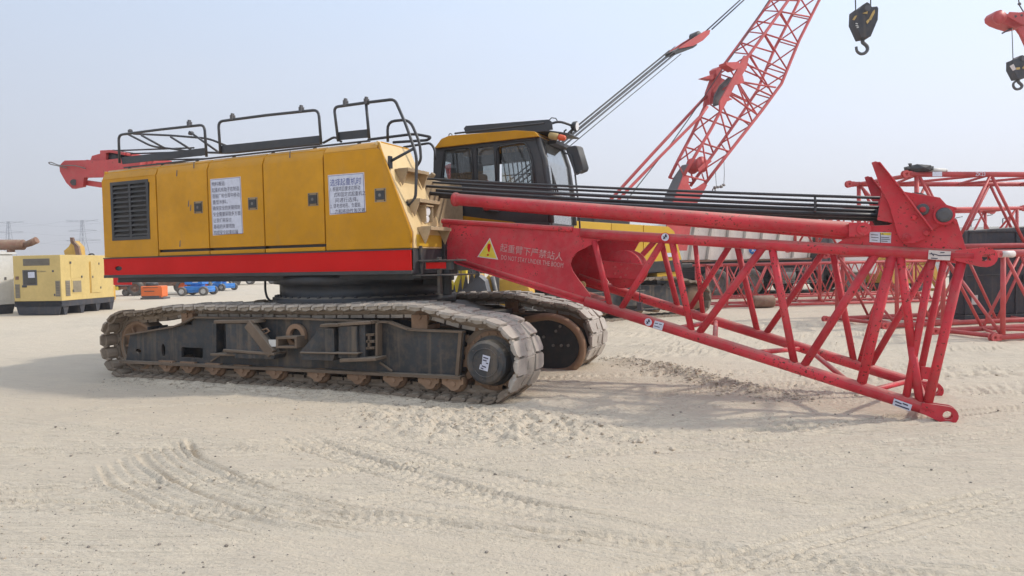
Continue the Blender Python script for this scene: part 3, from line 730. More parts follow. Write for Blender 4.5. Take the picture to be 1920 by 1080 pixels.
for p, qq in [[(-5.045,6.84,0.714),(-4.913,6.84,0.723)],[(-5.047,6.84,0.636),(-4.915,6.84,0.64)],[(-5.05,6.84,0.552),(-4.918,6.84,0.563)],[(-4.99,6.84,0.715),(-4.996,6.84,0.554)]]: b.beam(p, qq, .05, .03)
obj('rung_bracket', b, M_FLANGE, TF, .004)
b = MB(); b.beam((-7.684,6.9,0.275), (-7.471,6.9,0.385), .02, .02); b.beam((-4.897,6.9,0.376), (-4.724,6.9,0.281), .02, .02); obj('gusset_rib', b, M_FLANGE, TF)
# inner drive cover of the far track
b = MB()
ov = [(-4.041,9.36,0.698),(-3.66,9.36,0.766),(-3.399,9.36,0.693),(-3.216,9.36,0.544),(-3.14,9.36,0.332),(-3.2,9.36,0.116),(-3.363,9.36,-0.029),(-3.929,9.36,-0.087),(-4.055,9.36,-0.014)]
b.prism([(p[0], 9.36, p[2]) for p in ov], (0, .3, 0)); fdc = obj('inner_drive_cover', b, M_BLACK, CR, .01)
b = MB(); b.tube([(p[0], 9.35, p[2]) for p in rnd_path(ov[:8], .2)], .055, 10); obj('cover_rim', b, M_ROLL, fdc)
b = MB()
for x, y in ((1035, 650), (1065, 648), (1050, 610), (1085, 640), (1040, 625), (1018, 632)): pass
for p in [(-3.605,9.345,0.335),(-3.376,9.345,0.342),(-3.493,9.345,0.616),(-3.206,9.345,0.401),(-3.56,9.345,0.545),(-3.752,9.345,0.455),(-3.864,9.345,0.702),(-3.481,9.345,0.339)]: b.cyl((p[0], 9.335, p[2]), (p[0], 9.36, p[2]), .022, 8)
obj('cover_bolt', b, M_STEEL, fdc)
# carbody and turntable
b = MB(); b.box((-7.35, 7.40, .42), (-4.95, 9.35, .98)); b.box((-7.9, 7.33, .45), (-6.9, 9.5, .86)); b.box((-5.3, 7.33, .45), (-4.3, 9.5, .86))
b.prism([(-7.9, 7.6, .86), (-7.4, 7.6, 1.0), (-5.0, 7.6, 1.0), (-4.5, 7.6, .86)], (0, 1.7, 0)); obj('carbody', b, M_BLACK, CR, .02)
b = MB(); b.lathe([(1.32, 0), (1.32, .12), (1.22, .14), (1.22, .30), (1.30, .31), (1.30, .42)], (-6.2, 8.45, 1.0), (0, 0, 1), 56)
for k in range(48):
    a = k*math.pi/24; b.cyl((-6.2+1.27*math.cos(a), 8.45+1.27*math.sin(a), 1.12), (-6.2+1.27*math.cos(a), 8.45+1.27*math.sin(a), 1.15), .022, 6)
obj('slewing_ring', b, M_BLACK, CR)
b = MB(); b.box((-6.805,7.6,1.169), ((-6.486,7.6,1.34)[0], 7.75, (-6.486,7.6,1.34)[2])); bb = obj('swing_lock_box', b, M_STEEL, CR, .01)
b = MB(); b.box((-6.846,7.58,1.148), ((-6.336,7.58,1.185)[0], 7.8, (-6.336,7.58,1.185)[2])); obj('swing_lock_plate', b, M_BLACK, CR, .005)
b = MB(); b.tube(rnd_path([(-7.356,7.62,1.36),(-7.362,7.62,1.214),(-7.327,7.62,1.099),(-7.19,7.62,1.031),(-7.022,7.62,1.047),(-6.748,7.62,1.131)], .1), .016, 8); obj('hose', b, M_BLACK, CR)

# ------------------------------------------------ upper structure
YB = 7.15
Z_y0 = 1.746             # lower edge of the yellow
Z_gap = 1.817
Z_r1 = 1.7272
Z_r0 = 1.4781
Z_b0 = 1.4341
Z_u0 = 1.358
ZT = 3.09; ZC = 2.93
XL = -10.12; XR = -4.58
b = MB(); b.prism([(XL+.10, 7.28, Z_u0), (XR-.05, 7.28, Z_u0), (XR-.05, 8.0, Z_u0), (-6.2, 9.7, Z_u0), (XL+.10, 9.7, Z_u0)], (0, 0, Z_b0-Z_u0)); b.box((-9.9, 7.24, Z_u0+.02), (-4.5, 7.3, Z_b0-.001)); 
for k in range(17):
    x = -9.4+k*.3
    if k % 3 != 2: b.cyl((x, 7.235, Z_u0+.10), (x, 7.245, Z_u0+.10), .011, 8, 1)
deck = obj('revolving_deck', b, [M_BLACK, M_WHITE], CR, .01)
b = MB(); b.box((-9.95, 8.0, Z_b0+.002), (-5.2, 9.9, 2.35)); b.box((-9.7, 9.0, 2.35), (-5.6, 9.9, 2.95)); obj('machinery_housing', b, M_BLACK, CR, .03)
# core of the right hand housing, just inside the door skins
core = [(XL+.05, 0, Z_b0+.02), (XR-.05, 0, Z_b0+.02), (XR-.05, 0, 1.95), (-5.10, 0, ZT-.04), (XL+.05, 0, ZT-.04)]
b = MB(); b.prism([(p[0], YB+.05, p[2]) for p in core], (0, .70, 0)); hs = obj('engine_housing', b, M_YEL, CR, label='mustard yellow machinery housing with doors, stickers and roof rails')
def skin(x0, x1, z0=Z_y0, top_only=False):
    b = MB(); prof = [(YB, z0), (YB, ZC), (YB+.045, ZC+.10), (YB+.12, ZT), (YB+.20, ZT), (YB+.20, ZT-.03), (YB+.12, ZT-.03), (YB+.04, ZC), (YB+.04, z0)]
    b.prism([(x0, y, z) for y, z in prof], (x1-x0, 0, 0)); return b
PX_ = [-10.047,-8.937,-7.908,-6.887,-5.868]
g = .009
# louvred end panel
b = MB(); xa, xb = XL, PX_[1]-g
lo = [(-9.908,7.15,2.864),(-9.068,7.15,2.841),(-9.115,7.15,2.02),(-9.935,7.15,2.022)]
plate(b, [(xa, YB, Z_y0), (xb, YB, Z_y0), (xb, YB, ZC), (xa, YB, ZC)], (0, .04, 0), [[(p[0], YB, p[2]) for p in lo]])
b.prism([(xa, YB, ZC+.001), (xa, YB+.045, ZC+.10), (xa, YB+.12, ZT), (xa, YB+.75, ZT), (xa, YB+.75, ZT-.03), (xa, YB+.12, ZT-.03), (xa, YB+.04, ZC+.001)], (xb-xa, 0, 0))
b.box((XL-.0, YB+.04, Z_y0), (XL+.045, YB+.75, ZT-.02))
lp = obj('side_panel', b, M_YEL, hs, .012)
b = MB(); l0, l1 = lo[0], lo[2]; zt = lo[0][2]; zb = lo[2][2]
b.box((l0[0]-.01, YB+.0405, zb-.01), (l1[0]+.01, YB+.0485, zt+.01))
xm = (l0[0]+l1[0])/2
b.box((xm-.022, YB-.004, zb), (xm+.022, YB+.05, zt))
for x0, x1 in ((l0[0]-.02, l0[0]+.035), (l1[0]-.035, l1[0]+.02)): b.box((x0, YB-.008, zb), (x1, YB+.05, zt))
b.box((l0[0]-.02, YB-.0085, zt-.03), (l1[0]+.02, YB+.049, zt+.02)); b.box((l0[0]-.02, YB-.0085, zb-.02), (l1[0]+.02, YB+.049, zb+.03))
gr = obj('louvre_frame', b, M_BAND, hs, .004)
for c0, c1 in ((l0[0]+.036, xm-.023), (xm+.023, l1[0]-.036)):
    N = 11
    for k in range(N):
        zc = zb+.03 + (zt-zb-.06)*(k+.5)/N; h = (zt-zb-.06)/N
        s_ = MB(); s_.prism([(c0, YB+.052, zc+h*.48), (c0, YB+.045, zc+h*.50), (c0, YB-.004, zc-h*.12), (c0, YB-.006, zc-h*.32), (c0, YB+.004, zc-h*.34), (c0, YB+.052, zc+h*.25)], (c1-c0, 0, 0))
        obj('louvre', s_, M_BAND, gr)
# three gapped doors and the front door
doors = []
for i in range(1, 4):
    d = obj('door', skin(PX_[i]+g, PX_[i+1]-g, Z_gap+.018), M_YEL, hs, .010); doors.append(d)
    b = MB(); b.box((PX_[i]+g, YB+.001, Z_y0), (PX_[i+1]-g, YB+.04, Z_gap-.018)); obj('sill_strip', b, M_YEL, hs, .006)
b = MB(); fd = [(PX_[4]+g, Z_y0), (XR, Z_y0), (XR, 1.93), (-4.98, 2.95), (-5.03, ZC+.06), (PX_[4]+g, ZC+.06)]
b.prism([(x, YB, z) for x, z in fd], (0, .04, 0))
b.prism([(PX_[4]+g, YB+.004, ZC+.061), (PX_[4]+g, YB+.05, ZC+.12), (PX_[4]+g, YB+.12, ZT), (PX_[4]+g, YB+.75, ZT), (PX_[4]+g, YB+.75, ZT-.03), (PX_[4]+g, YB+.041, ZC+.061)], (-5.04-PX_[4]-g, 0, 0))
d4 = obj('door', b, M_YEL, hs, .010); doors.append(d4)
# body crease and corner trim
b = MB()
for x in PX_[1:]: b.box((x-.03, YB+.042, Z_y0), (x+.03, YB+.0495, ZC+.02))
b.box((PX_[1], YB+.042, Z_gap-.03), (PX_[4], YB+.0496, Z_gap+.03)); obj('dark_gap_liner', b, M_BLACK, hs)  # black liner added behind the panel gaps, standing in for their shade
b = MB(); b.tube([(XR+.004, YB+.006, 1.82), (XR+.004, YB+.006, 1.935), (-4.975, YB+.006, 2.955), (-5.04, YB+.05, 3.06)], .016, 8); obj('corner_trim', b, M_YEL, hs)
def latch(px, py_, par):
    b = MB(); x, y, z = px
    b.box((x-.085, YB-.004, z-.085), (x+.085, YB-.0005, z+.085), 0); b.box((x-.066, YB-.016, z-.055), (x+.066, YB-.0045, z+.055), 1)
    for sx in (-1, 1):
        for sz in (-1, 1): b.cyl((x+sx*.064, YB-.009, z+sz*.068), (x+sx*.064, YB-.0045, z+sz*.068), .009, 6, 1)
    b.cyl((x, YB-.019, z), (x, YB-.0165, z), .02, 12, 2)
    obj('door_latch', b, [M_STEP, M_BAND, M_STEEL], par)
for p, d in zip(((-8.093,7.15,2.416), (-7.075,7.15,2.415), (-6.044,7.15,2.415), (-4.999,7.15,2.409)), doors): latch(p, 0, d)
# printed notices
def notice(corners, lines, sizes, par, inks, margin=.026, name='notice', dx=None, cols=9.):
    A, B, C_, D_ = [Vector(c) for c in corners]          # TL, TR, BR, BL
    for v in (A, B, C_, D_): v.y = YB-.002
    b = MB(); b.prism([A, B, C_, D_], (0, .0015, 0)); nt = obj(name, b, M_EDGE, par)
    x = (B-A).normalized(); y = (A-D_).normalized(); w = (B-A).length; h = (A-D_).length
    o = D_ + x*margin + y*margin; o.y = YB-.0032
    def rect(u0, v0, u1, v1, yy, mat, nm):
        q = MB(); P = [D_ + x*u0 + y*v0, D_ + x*u1 + y*v0, D_ + x*u1 + y*v1, D_ + x*u0 + y*v1]
        for p in P: p.y = yy
        q.prism(P, (0, .0008, 0)); obj(nm, q, mat, nt)
    rect(margin*.6, margin*.6, w-margin*.6, h-margin*.6, YB-.0034, M_BLUEINK, 'border_line')
    rect(margin*.85, margin*.85, w-margin*.85, h-margin*.85, YB-.0046, M_PAPER, 'notice_sheet')
    n = len(lines); v = h - margin*1.4
    for ln, sz, ink, ox in zip(lines, sizes, inks, dx):
        v -= sz*1.12
        if ln:
            P = D_ + x*(margin*1.5 + ox) + y*v; P.y = YB-.0056
            tt = text('lettering', ln, sz, ink, nt, frame(P, x, y)); xs = [v_.co.x for v_ in tt.data.vertices]
            full = sum(1.0 if ord(ch) > 255 else .52 for ch in ln); k_ = min(1.25, (max(xs)-min(xs)) and (w - margin*3.4)/cols*full/(max(xs)-min(xs)))
            if sz > .09: k_ = (w - margin*3.4)*.97/(max(xs)-min(xs))
            for v_ in tt.data.vertices: v_.co.x = (v_.co.x - 0)*k_
        v -= (h - margin*2.2 - sum(s*1.12 for s in sizes))/max(1, n-1) if n > 1 else 0
n1 = [(-7.847,7.15,2.797),(-7.279,7.15,2.795),(-7.266,7.15,2.025),(-7.834,7.15,2.008)]
s1 = .082
notice(n1, ['物料搬运:', '起重机有助于在制造', '造船厂和仓库中移动', '重型材料。', '确保安全的关键措施', '安全需要采取多方面', '让我们来探讨', '基础的关键措施', '构成安全起重机操'], [.066]*9, doors[1], [M_INK]*9, .018, dx=[0]*9, cols=9.0)
n2 = [(-5.796,7.15,2.71),(-5.233,7.15,2.707),(-5.221,7.15,2.217),(-5.785,7.15,2.2)]
notice(n2, ['选择起重机时', '1. 根据项目要求在移动', '    式和固定式起重机之', '    间进行选择。', '2. 请考虑地形、负载能', '    力和移动性等因素。'], [.098, .062, .062, .062, .062, .062], d4, [M_BLUEINK]+[M_INK]*5, .020, dx=[.0, -.01, -.01, -.01, -.01, -.01], cols=11.2)
# small scuffs and chips on the doors
b = MB()
for p in [(-8.289,7.15,2.479),(-8.156,7.15,3.014),(-8.49,7.15,1.915),(-8.501,7.15,2.925),(-6.409,7.15,3.021),(-8.25,7.15,2.416)]: b.prism([(p[0]-.012, YB-.0012, p[2]-.045), (p[0]+.01, YB-.0012, p[2]-.04), (p[0]+.016, YB-.0012, p[2]+.05), (p[0]+.0, YB-.0012, p[2]+.04)], (0, .001, 0))
obj('paint_scuff', b, M_GREY, hs)
# lower bands
def band(z0, z1, y, mat, nm, xr=XR+.01, par=hs, holes=()):
    b = MB(); plate(b, [(XL-.01, y, z0), (xr, y, z0), (xr, y, z1), (XL-.01, y, z1)], (0, .012 if holes else .06, 0), holes); b.box((XL-.01, y+.061, z0), (XL+.03, 8.6, z1)); return obj(nm, b, mat, par, .008)
hole = [tuple(p) for p in circ(((-9.802,7.13,1.577)[0], YB-.014, (-9.802,7.13,1.577)[2]), .042, (1.9, 0, 0), (0, 0, .85), 14)]
band(Z_r1, Z_y0-.004, YB-.022, M_BAND, 'upper_black_band')
band(Z_r0, Z_r1-.001, YB-.014, M_STRIPE, 'red_stripe_panel', holes=[hole])
band(Z_b0, Z_r0-.001, YB-.022, M_BAND, 'lower_black_band')
b = MB(); b.ring((hole[0][0]-.08, YB-.018, hole[0][2]), (0, 1, 0), .001, .0005, .001, 8); b.box((hole[0][0]-.24, YB+.004, hole[0][2]-.06), (hole[0][0]+.06, YB+.02, hole[0][2]+.06)); obj('slot_backing', b, M_BLACK, hs)
# front face of the housing
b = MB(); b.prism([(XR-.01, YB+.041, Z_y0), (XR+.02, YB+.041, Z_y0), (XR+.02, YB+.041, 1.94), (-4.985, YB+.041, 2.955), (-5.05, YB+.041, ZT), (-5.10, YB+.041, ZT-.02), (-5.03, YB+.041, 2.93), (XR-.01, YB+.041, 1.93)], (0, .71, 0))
ff = obj('front_panel', b, M_YEL_SUNLIT, hs, .008)
b = MB(); b.box((XR+.021, YB+.10, Z_y0+.02), (XR+.028, YB+.70, 1.915)); obj('toe_panel', b, M_HOUSE, hs, .004)
b = MB(); b.prism([(XR+.0, YB+.03, Z_b0), (XR+.016, YB+.03, Z_b0), (XR+.016, YB+.03, Z_y0-.006), (XR+.0, YB+.03, Z_y0-.006)], (0, .80, 0)); b.box((XR-.1, YB+.82, Z_b0), (XR+.0, YB+.83, 2.0)); obj('front_skirt', b, M_BAND, hs, .005)
def face_x(z): return XR+.02 + (z-1.94)*(-4.985-XR-.02)/(2.955-1.94)
for zc, zn in ((2.72, 0), (2.33, 1), (1.985, 2)):
    x0 = face_x(zc); b = MB()
    b.box((x0-.0, YB+.16, zc), (x0+.19, YB+.66, zc+.022))
    for yy in (YB+.16, YB+.64): b.prism([(x0+.004, yy, zc), (x0+.19, yy, zc), (face_x(zc-.20)+.02, yy, zc-.19)], (0, .02, 0))
    for k in range(4): b.box((x0+.02, YB+.20+k*.12, zc+.022), (x0+.17, YB+.25+k*.12, zc+.032))
    b.prism([(x0+.186, YB+.16, zc+.022), (x0+.196, YB+.16, zc+.022), (x0+.196, YB+.16, zc-.02), (x0+.186, YB+.16, zc-.02)], (0, .5, 0))
    obj('climbing_step', b, M_STEP, hs, .003)
lx = face_x(2.2); b = MB(); b.box((lx+.0, YB+.32, 2.08), (lx+.03, YB+.50, 2.30)); b.box((lx+.03, YB+.32, 2.27), (lx+.13, YB+.50, 2.29)); b.box((lx+.03, YB+.32, 2.08), (lx+.12, YB+.335, 2.27)); b.box((lx+.03, YB+.485, 2.08), (lx+.12, YB+.50, 2.27))
wl = obj('work_lamp', b, M_STEP, hs, .004)
b = MB(); b.lathe([(.03, 0), (.06, .02), (.065, .05), (.05, .07)], (lx+.03, YB+.41, 2.215), (1, 0, -.1), 16); b.lathe([(.03, 0), (.055, .02), (.055, .04), (.04, .06)], (lx+.03, YB+.41, 2.12), (1, 0, -.1), 16); obj('lamp_lens', b, M_LAMP, wl)
# side access step and brackets below the front
b = MB(); b.box((XR-.02, 7.2, Z_b0-.03), (XR+.55, 7.85, Z_b0-.015)); b.box((XR+.03, 7.25, Z_r0+.10), (XR+.66, 7.34, Z_r0+.12)); b.box((XR+.10, 7.30, Z_r0+.0), (XR+.5, 7.32, Z_r0+.10)); b.box((XR+.02, 7.3, Z_b0-.03), (XR+.05, 7.34, Z_r1+.05)); b.box((XR+.27, 7.3, Z_b0-.25), (XR+.31, 7.36, Z_r1-.1))
obj('access_step', b, M_FRAME, CR, .004)
b = MB(); b.prism([(XR+.12, 7.295, Z_r0+.015), (XR+.40, 7.295, Z_r0+.015), (XR+.40, 7.295, Z_r0+.09), (XR+.12, 7.295, Z_r0+.09)], (0, .004, 0)); obj('reflector', b, M_STRIPE, CR)
b = MB(); b.box((XR-.3, 7.86, Z_b0-.05), (XR+.06, 8.2, 1.95)); b.box((XR-.3, 7.9, Z_b0-.16), (XR-.05, 8.2, Z_b0-.05)); b.cyl((XR+.15, 7.75, 1.15), (XR+.15, 7.75, 1.48), .06, 12)
obj('boom_foot_bracket', b, M_BLACK, CR, .01)

# ------------------------------------------------ roof rails
def rail(name, pts, r=.019, rad=.09, plank=None, clamps=(), post=None):
    b = MB(); b.tube(rnd_path(pts, rad), r, 10)
    if post: 
        for p in post: b.tube(p, r, 8)
    o = obj(name, b, M_RAIL, CR)
    if plank:
        q = MB(); q.prism(plank, (0, .012, 0)); obj('toe_board', q, M_RAIL, o, .003)
    for c in clamps:
        q = MB(); c = Vector(c); q.box((c.x-.022, c.y-.03, c.z-.02), (c.x+.022, c.y+.03, c.z+.05)); q.box((c.x-.014, c.y-.02, c.z+.05), (c.x+.014, c.y+.02, c.z+.075)); q.cyl((c.x-.035, c.y, c.z+.03), (c.x+.035, c.y, c.z+.03), .009, 6)
        obj('clamp', q, M_GREY, o)
    return o
YR = 7.32
rail('guard_rail', [(-9.929,7.32,3.201),(-9.927,7.32,3.633),(-9.013,7.32,3.627),(-8.11,7.32,3.608),(-8.09,7.32,3.151)], plank=[(-9.913,7.33,3.291),(-8.116,7.33,3.283),(-8.111,7.33,3.176),(-9.883,7.33,3.182)], clamps=[(-8.406,7.32,3.63)])
rail('guard_rail', [(-7.819,7.32,3.181),(-7.839,7.32,3.626),(-6.94,7.32,3.621),(-6.054,7.32,3.598),(-6.028,7.32,3.144)], plank=[(-7.825,7.33,3.288),(-6.067,7.33,3.267),(-6.053,7.33,3.169),(-7.81,7.33,3.174)], clamps=[(-7.564,7.32,3.635),(-6.339,7.32,3.614)])
rail('guard_rail', [(-5.75,7.32,3.161),(-5.802,7.32,3.605),(-5.266,7.32,3.606),(-4.866,7.32,3.6),(-4.719,7.32,3.284),(-4.591,7.32,2.94),(-4.571,7.32,2.828),(-4.6,7.32,2.361),(-4.711,7.32,2.268)], rad=.07, plank=[(-5.771,7.33,3.281),(-5.285,7.33,3.275),(-5.272,7.33,3.167),(-5.749,7.33,3.176)], clamps=[(-5.615,7.32,3.618),(-5.291,7.32,3.602)], post=[[(-5.299,7.32,3.61),(-5.265,7.32,3.158)]])
b = MB(); b.tube([(-4.613,7.32,2.968),(-4.864,7.2,2.823)], .018, 8); b.box(((-4.872,7.2,2.823)[0]-.02, 7.17, (-4.872,7.2,2.823)[2]-.09), ((-4.872,7.2,2.823)[0]+.01, 7.23, (-4.872,7.2,2.823)[2]+.06)); obj('rail_stay', b, M_RAIL, CR)
b = MB(); b.box(((-4.698,7.3,2.266)[0]-.03, 7.28, (-4.698,7.3,2.266)[2]-.08), ((-4.698,7.3,2.266)[0]+.0, 7.34, (-4.698,7.3,2.266)[2]+.06)); obj('rail_foot', b, M_RAIL, CR)
rail('grab_rail', [(-5.326,7.82,3.191),(-5.325,7.82,3.459),(-4.974,7.82,3.451),(-4.828,7.82,3.132),(-4.818,7.82,2.91),(-4.886,7.82,2.832)], rad=.12)
rail('deck_rail', [(-6.206,8.6,3.417),(-5.395,8.6,3.427),(-5.121,8.6,3.356),(-5.184,8.6,3.317),(-5.764,8.6,3.338)], .02, .1)
rail('deck_rail', [(-5.777,8.9,3.312),(-5.312,8.9,3.335),(-5.242,8.9,3.235),(-5.237,8.9,3.078)], .018, .06)
for l in ([(-10.613,8.0,3.814),(-10.051,8.0,3.562),(-9.503,8.0,3.472),(-9.244,8.0,3.416)], [(-10.164,7.9,3.739),(-9.658,7.9,3.496)], [(-9.493,7.9,3.651),(-9.068,7.9,3.421)], [(-9.077,7.9,3.695),(-8.45,7.9,3.311)], [(-10.483,8.0,3.81),(-9.612,8.0,3.703),(-8.771,8.0,3.575),(-8.407,8.0,3.428)], [(-6.549,8.0,3.312),(-6.338,8.0,3.383),(-6.229,8.0,3.298)], [(-8.496,7.7,3.296),(-8.044,7.7,3.251),(-6.359,7.7,3.236)]):
    rail('deck_rail', l, .017, .15)
b = MB()
for p in [(-10.531,7.98,3.856),(-9.136,7.98,3.689)]: b.blob(p, .05, 0, (1.3, .6, .8), .15)
obj('rail_joint', b, M_GREY, CR)
b = MB()
for k in range(7):
    x = -9.8+k*.72; b.box((x, 7.36, ZT), (x+.03, 7.40, ZT+.05))
b.beam((-9.9, 7.38, ZT+.045), (-5.3, 7.38, ZT+.045), .03, .02); obj('rail_bracket', b, M_RAIL, CR)

# ------------------------------------------------ rear gantry arm
b = MB(); Y0 = 8.05
plate(b, [(-12.509,8.05,3.44),(-12.4,8.05,3.507),(-11.653,8.05,3.459),(-11.293,8.05,3.449),(-10.442,8.05,3.417),(-10.43,8.05,3.186),(-11.311,8.05,3.158),(-11.855,8.05,3.186),(-11.894,8.05,3.03),(-12.184,8.05,3.011),(-12.338,8.05,3.124),(-12.501,8.05,3.335)], (0, .06, 0), [[tuple(p) for p in circ((-12.133,8.05,3.12), .05, n=12)]])
plate(b, [(-13.547,8.75,3.621),(-13.429,8.75,3.694),(-12.665,8.75,3.644),(-11.349,8.75,3.599),(-11.363,8.75,3.369),(-12.838,8.75,3.345),(-12.927,8.75,3.179),(-13.211,8.75,3.156),(-13.361,8.75,3.279),(-13.538,8.75,3.507)], (0, .06, 0))
b.beam((-12.183,8.2,3.148), (-10.933,8.2,2.947), .16, .09); b.box((-11.726,8.1,3.461), ((-10.519,8.1,3.234)[0], 8.76, (-10.519,8.1,3.234)[2]))
ga = obj('rear_gantry', b, M_REDB, CR, .006, label='faded red gantry arm sticking out behind the housing')
b = MB(); b.cyl((-12.088,8.02,3.115), (-12.254,8.13,3.136), .055, 14); obj('gantry_pin', b, M_GREY, ga)
b = MB(); b.prism([(-11.477,8.1,3.635),(-11.229,8.1,3.623),(-10.869,8.1,3.548),(-10.872,8.1,3.503),(-11.232,8.1,3.578),(-11.328,8.1,3.577),(-11.338,8.1,3.422),(-10.973,8.1,3.375),(-10.976,8.1,3.33),(-11.492,8.1,3.388)], (0, .5, 0)); b.prism([(-11.783,8.12,3.477),(-11.721,8.12,3.565),(-11.509,8.12,3.585),(-11.518,8.12,3.438)], (0, .4, 0)); b.beam((-11.797,8.1,3.457), (-11.45,8.1,3.403), .08, .08)
obj('sheave_bracket', b, M_REDB, ga, .006)
b = MB()
for k in range(6): b.lathe([(.05, 0), (.15, 0), (.13, .02), (.15, .04), (.05, .04)], ((-11.212,8.15,3.482)[0], 8.15+k*.07, (-11.212,8.15,3.482)[2]), (0, 1, 0), 20)
obj('sheave', b, M_BAND, ga)
b = MB()
for k in range(6):
    z = (-11.212,8.15,3.482)[2]+.14-.05*k; b.tube([((-11.307,8.15,3.49)[0], 8.17+k*.07, z), (-9.3, 8.17+k*.07, z-.12)], .014, 6)
obj('gantry_rope', b, M_ROPE, ga)
b = MB(); b.tube(rnd_path([(-11.729,8.0,3.329),(-12.009,8.0,3.406),(-12.416,8.0,3.427),(-12.664,8.0,3.512),(-12.74,8.0,3.509),(-12.682,8.0,3.476),(-12.417,8.0,3.418),(-12.229,8.0,3.375)], .2), .009, 6); obj('wire_loop', b, M_STEEL, ga)

# ------------------------------------------------ cab (far side)
YC = 9.15
CAB = thing('operator_cab', (-4.4, 9.6, 2.0), None, None); del CAB['label']; del CAB['category']
CAB.parent = CR; CAB.matrix_parent_inverse = wm(CR).inverted()
def cabp(l): return l
sil = [(-5.429,9.15,2.843),(-5.408,9.15,3.268),(-5.35,9.15,3.343),(-3.739,9.15,3.314),(-3.691,9.15,3.273),(-3.64,9.15,2.984),(-3.577,9.15,2.531),(-3.545,9.15,2.095),(-5.457,9.15,2.175)]
# side frame with window openings
w1 = [(-5.214,9.15,3.251),(-4.762,9.15,3.252),(-4.764,9.15,2.791),(-5.272,9.15,2.809)]; w2 = [(-4.682,9.15,3.246),(-4.403,9.15,3.245),(-4.39,9.15,2.703),(-4.695,9.15,2.747)]; w3 = [(-4.326,9.15,3.253),(-3.897,9.15,3.253),(-3.833,9.15,3.15),(-3.794,9.15,2.657),(-4.339,9.15,2.692)]
b = MB(); plate(b, sil, (0, .05, 0), [w1, w2, w3]); side = obj('side_frame', b, M_BAND, CAB, .006)
def pane(nm, poly, y, mat, par, t=.004):
    b = MB(); b.prism([(p[0], y, p[2]) for p in poly], (0, t, 0)); return obj(nm, b, mat, par)
for w in (w1, w2, w3): pane('window_pane', [tuple(lerp(p, (sum(q[0] for q in w)/4, 0, sum(q[2] for q in w)/4), -.06)) for p in w], YC+.026, M_GLASS, CAB)
YF = 10.15
# far wall, back wall, front frame, roof
xb = sil[0][0]; xf = sil[4][0]; zr = (-4.619,9.15,3.31)[2]
FB = [sil[3][0], sil[3][2]]; FM = [sil[6][0], sil[6][2]]; FL = [sil[7][0], sil[7][2]]
fo = [(xb, 0, sil[7][2]), (FL[0], 0, FL[1]), (FM[0], 0, FM[1]), (FB[0], 0, FB[1]), (xb+.03, 0, zr-.02)]
b = MB(); wh = [(xb+.25, 0, 2.62), (FM[0]-.30, 0, 2.62), (FB[0]-.22, 0, zr-.16), (xb+.28, 0, zr-.18)]
plate(b, [(p[0], YF, p[2]) for p in fo], (0, .05, 0), [[(p[0], YF, p[2]) for p in wh]]); obj('far_side_frame', b, M_BAND, CAB)
b = MB(); bw = [(xb, YC+.15, 2.65), (xb, YF-.12, 2.65), (xb, YF-.12, zr-.16), (xb, YC+.15, zr-.16)]
plate(b, [(xb, YC+.051, FL[1]), (xb, YF-.001, FL[1]), (xb, YF-.001, zr-.01), (xb, YC+.051, zr-.01)], (.04, 0, 0), [bw]); obj('rear_frame', b, M_BAND, CAB)
b = MB()
for yy in (YC+.03, YF-.0): b.tube([(FB[0]+.01, yy, FB[1]+.02), (sil[5][0]+.02, yy, sil[5][2]), (FM[0]+.02, yy, FM[1]), (FL[0]+.01, yy, FL[1])], .045, 8)
b.cyl((FB[0]+.02, YC, FB[1]), (FB[0]+.02, YF, FB[1]), .04, 8); b.cyl((FM[0]+.03, YC, FM[1]-.05), (FM[0]+.03, YF, FM[1]-.05), .03, 8)
b.box((FL[0]-.05, YC+.06, FL[1]-.12), (FL[0]+.01, YF, FL[1])); obj('windscreen_frame', b, M_BAND, CAB)
b = MB(); b.prism([(FB[0]+.02, YC+.06, FB[1]), (sil[5][0]+.03, YC+.06, sil[5][2]), (FM[0]+.03, YC+.06, FM[1]-.06), (FM[0]+.025, YC+.06, FM[1]-.06), (sil[5][0]+.025, YC+.06, sil[5][2]), (FB[0]+.015, YC+.06, FB[1])], (0, YF-YC-.08, 0)); obj('windscreen', b, M_GLASSC, CAB)
b = MB(); b.prism([(FM[0]+.03, YC+.06, FM[1]-.08), (FL[0]+.01, YC+.06, FL[1]), (FL[0]+.005, YC+.06, FL[1]), (FM[0]+.025, YC+.06, FM[1]-.08)], (0, YF-YC-.08, 0)); obj('lower_windscreen', b, M_GLASSC, CAB)
b = MB(); b.tube(rnd_path([(FB[0]+.05, YC+.12, FB[1]-.03), (sil[5][0]+.06, YC+.25, sil[5][2]-.2), (FM[0]+.05, YC+.22, FM[1]-.02)], .1), .010, 6)
b.tube([(FB[0]+.06, YC+.30, FB[1]-.25), (FM[0]+.06, YC+.28, FM[1])], .012, 6); obj('wiper', b, M_BAND, CAB)
rf = [(-5.377,9.13,3.278),(-5.244,9.13,3.418),(-5.114,9.13,3.454),(-4.025,9.13,3.428),(-3.738,9.13,3.386),(-3.682,9.13,3.321),(-3.708,9.13,3.264),(-3.731,9.13,3.311),(-5.338,9.13,3.331)]
b = MB(); b.prism([(p[0], 9.10, p[2]) for p in rf[1:6]] + [(rf[5][0]+.01, 9.10, rf[7][2]-.0), (rf[8][0]-.03, 9.10, rf[7][2]-.02)], (0, 1.12, 0)); roof = obj('cab_roof', b, M_YEL, CAB, .008, 2)
b = MB(); b.box((rf[5][0]-.01, 9.5, rf[5][2]-.06), (rf[5][0]+.12, 10.1, rf[5][2]-.01)); b.box((rf[1][0]+.1, 9.4, rf[3][2]+.0), (rf[1][0]+1.2, 9.9, rf[3][2]+.02)); obj('roof_hatch', b, M_BAND, CAB)
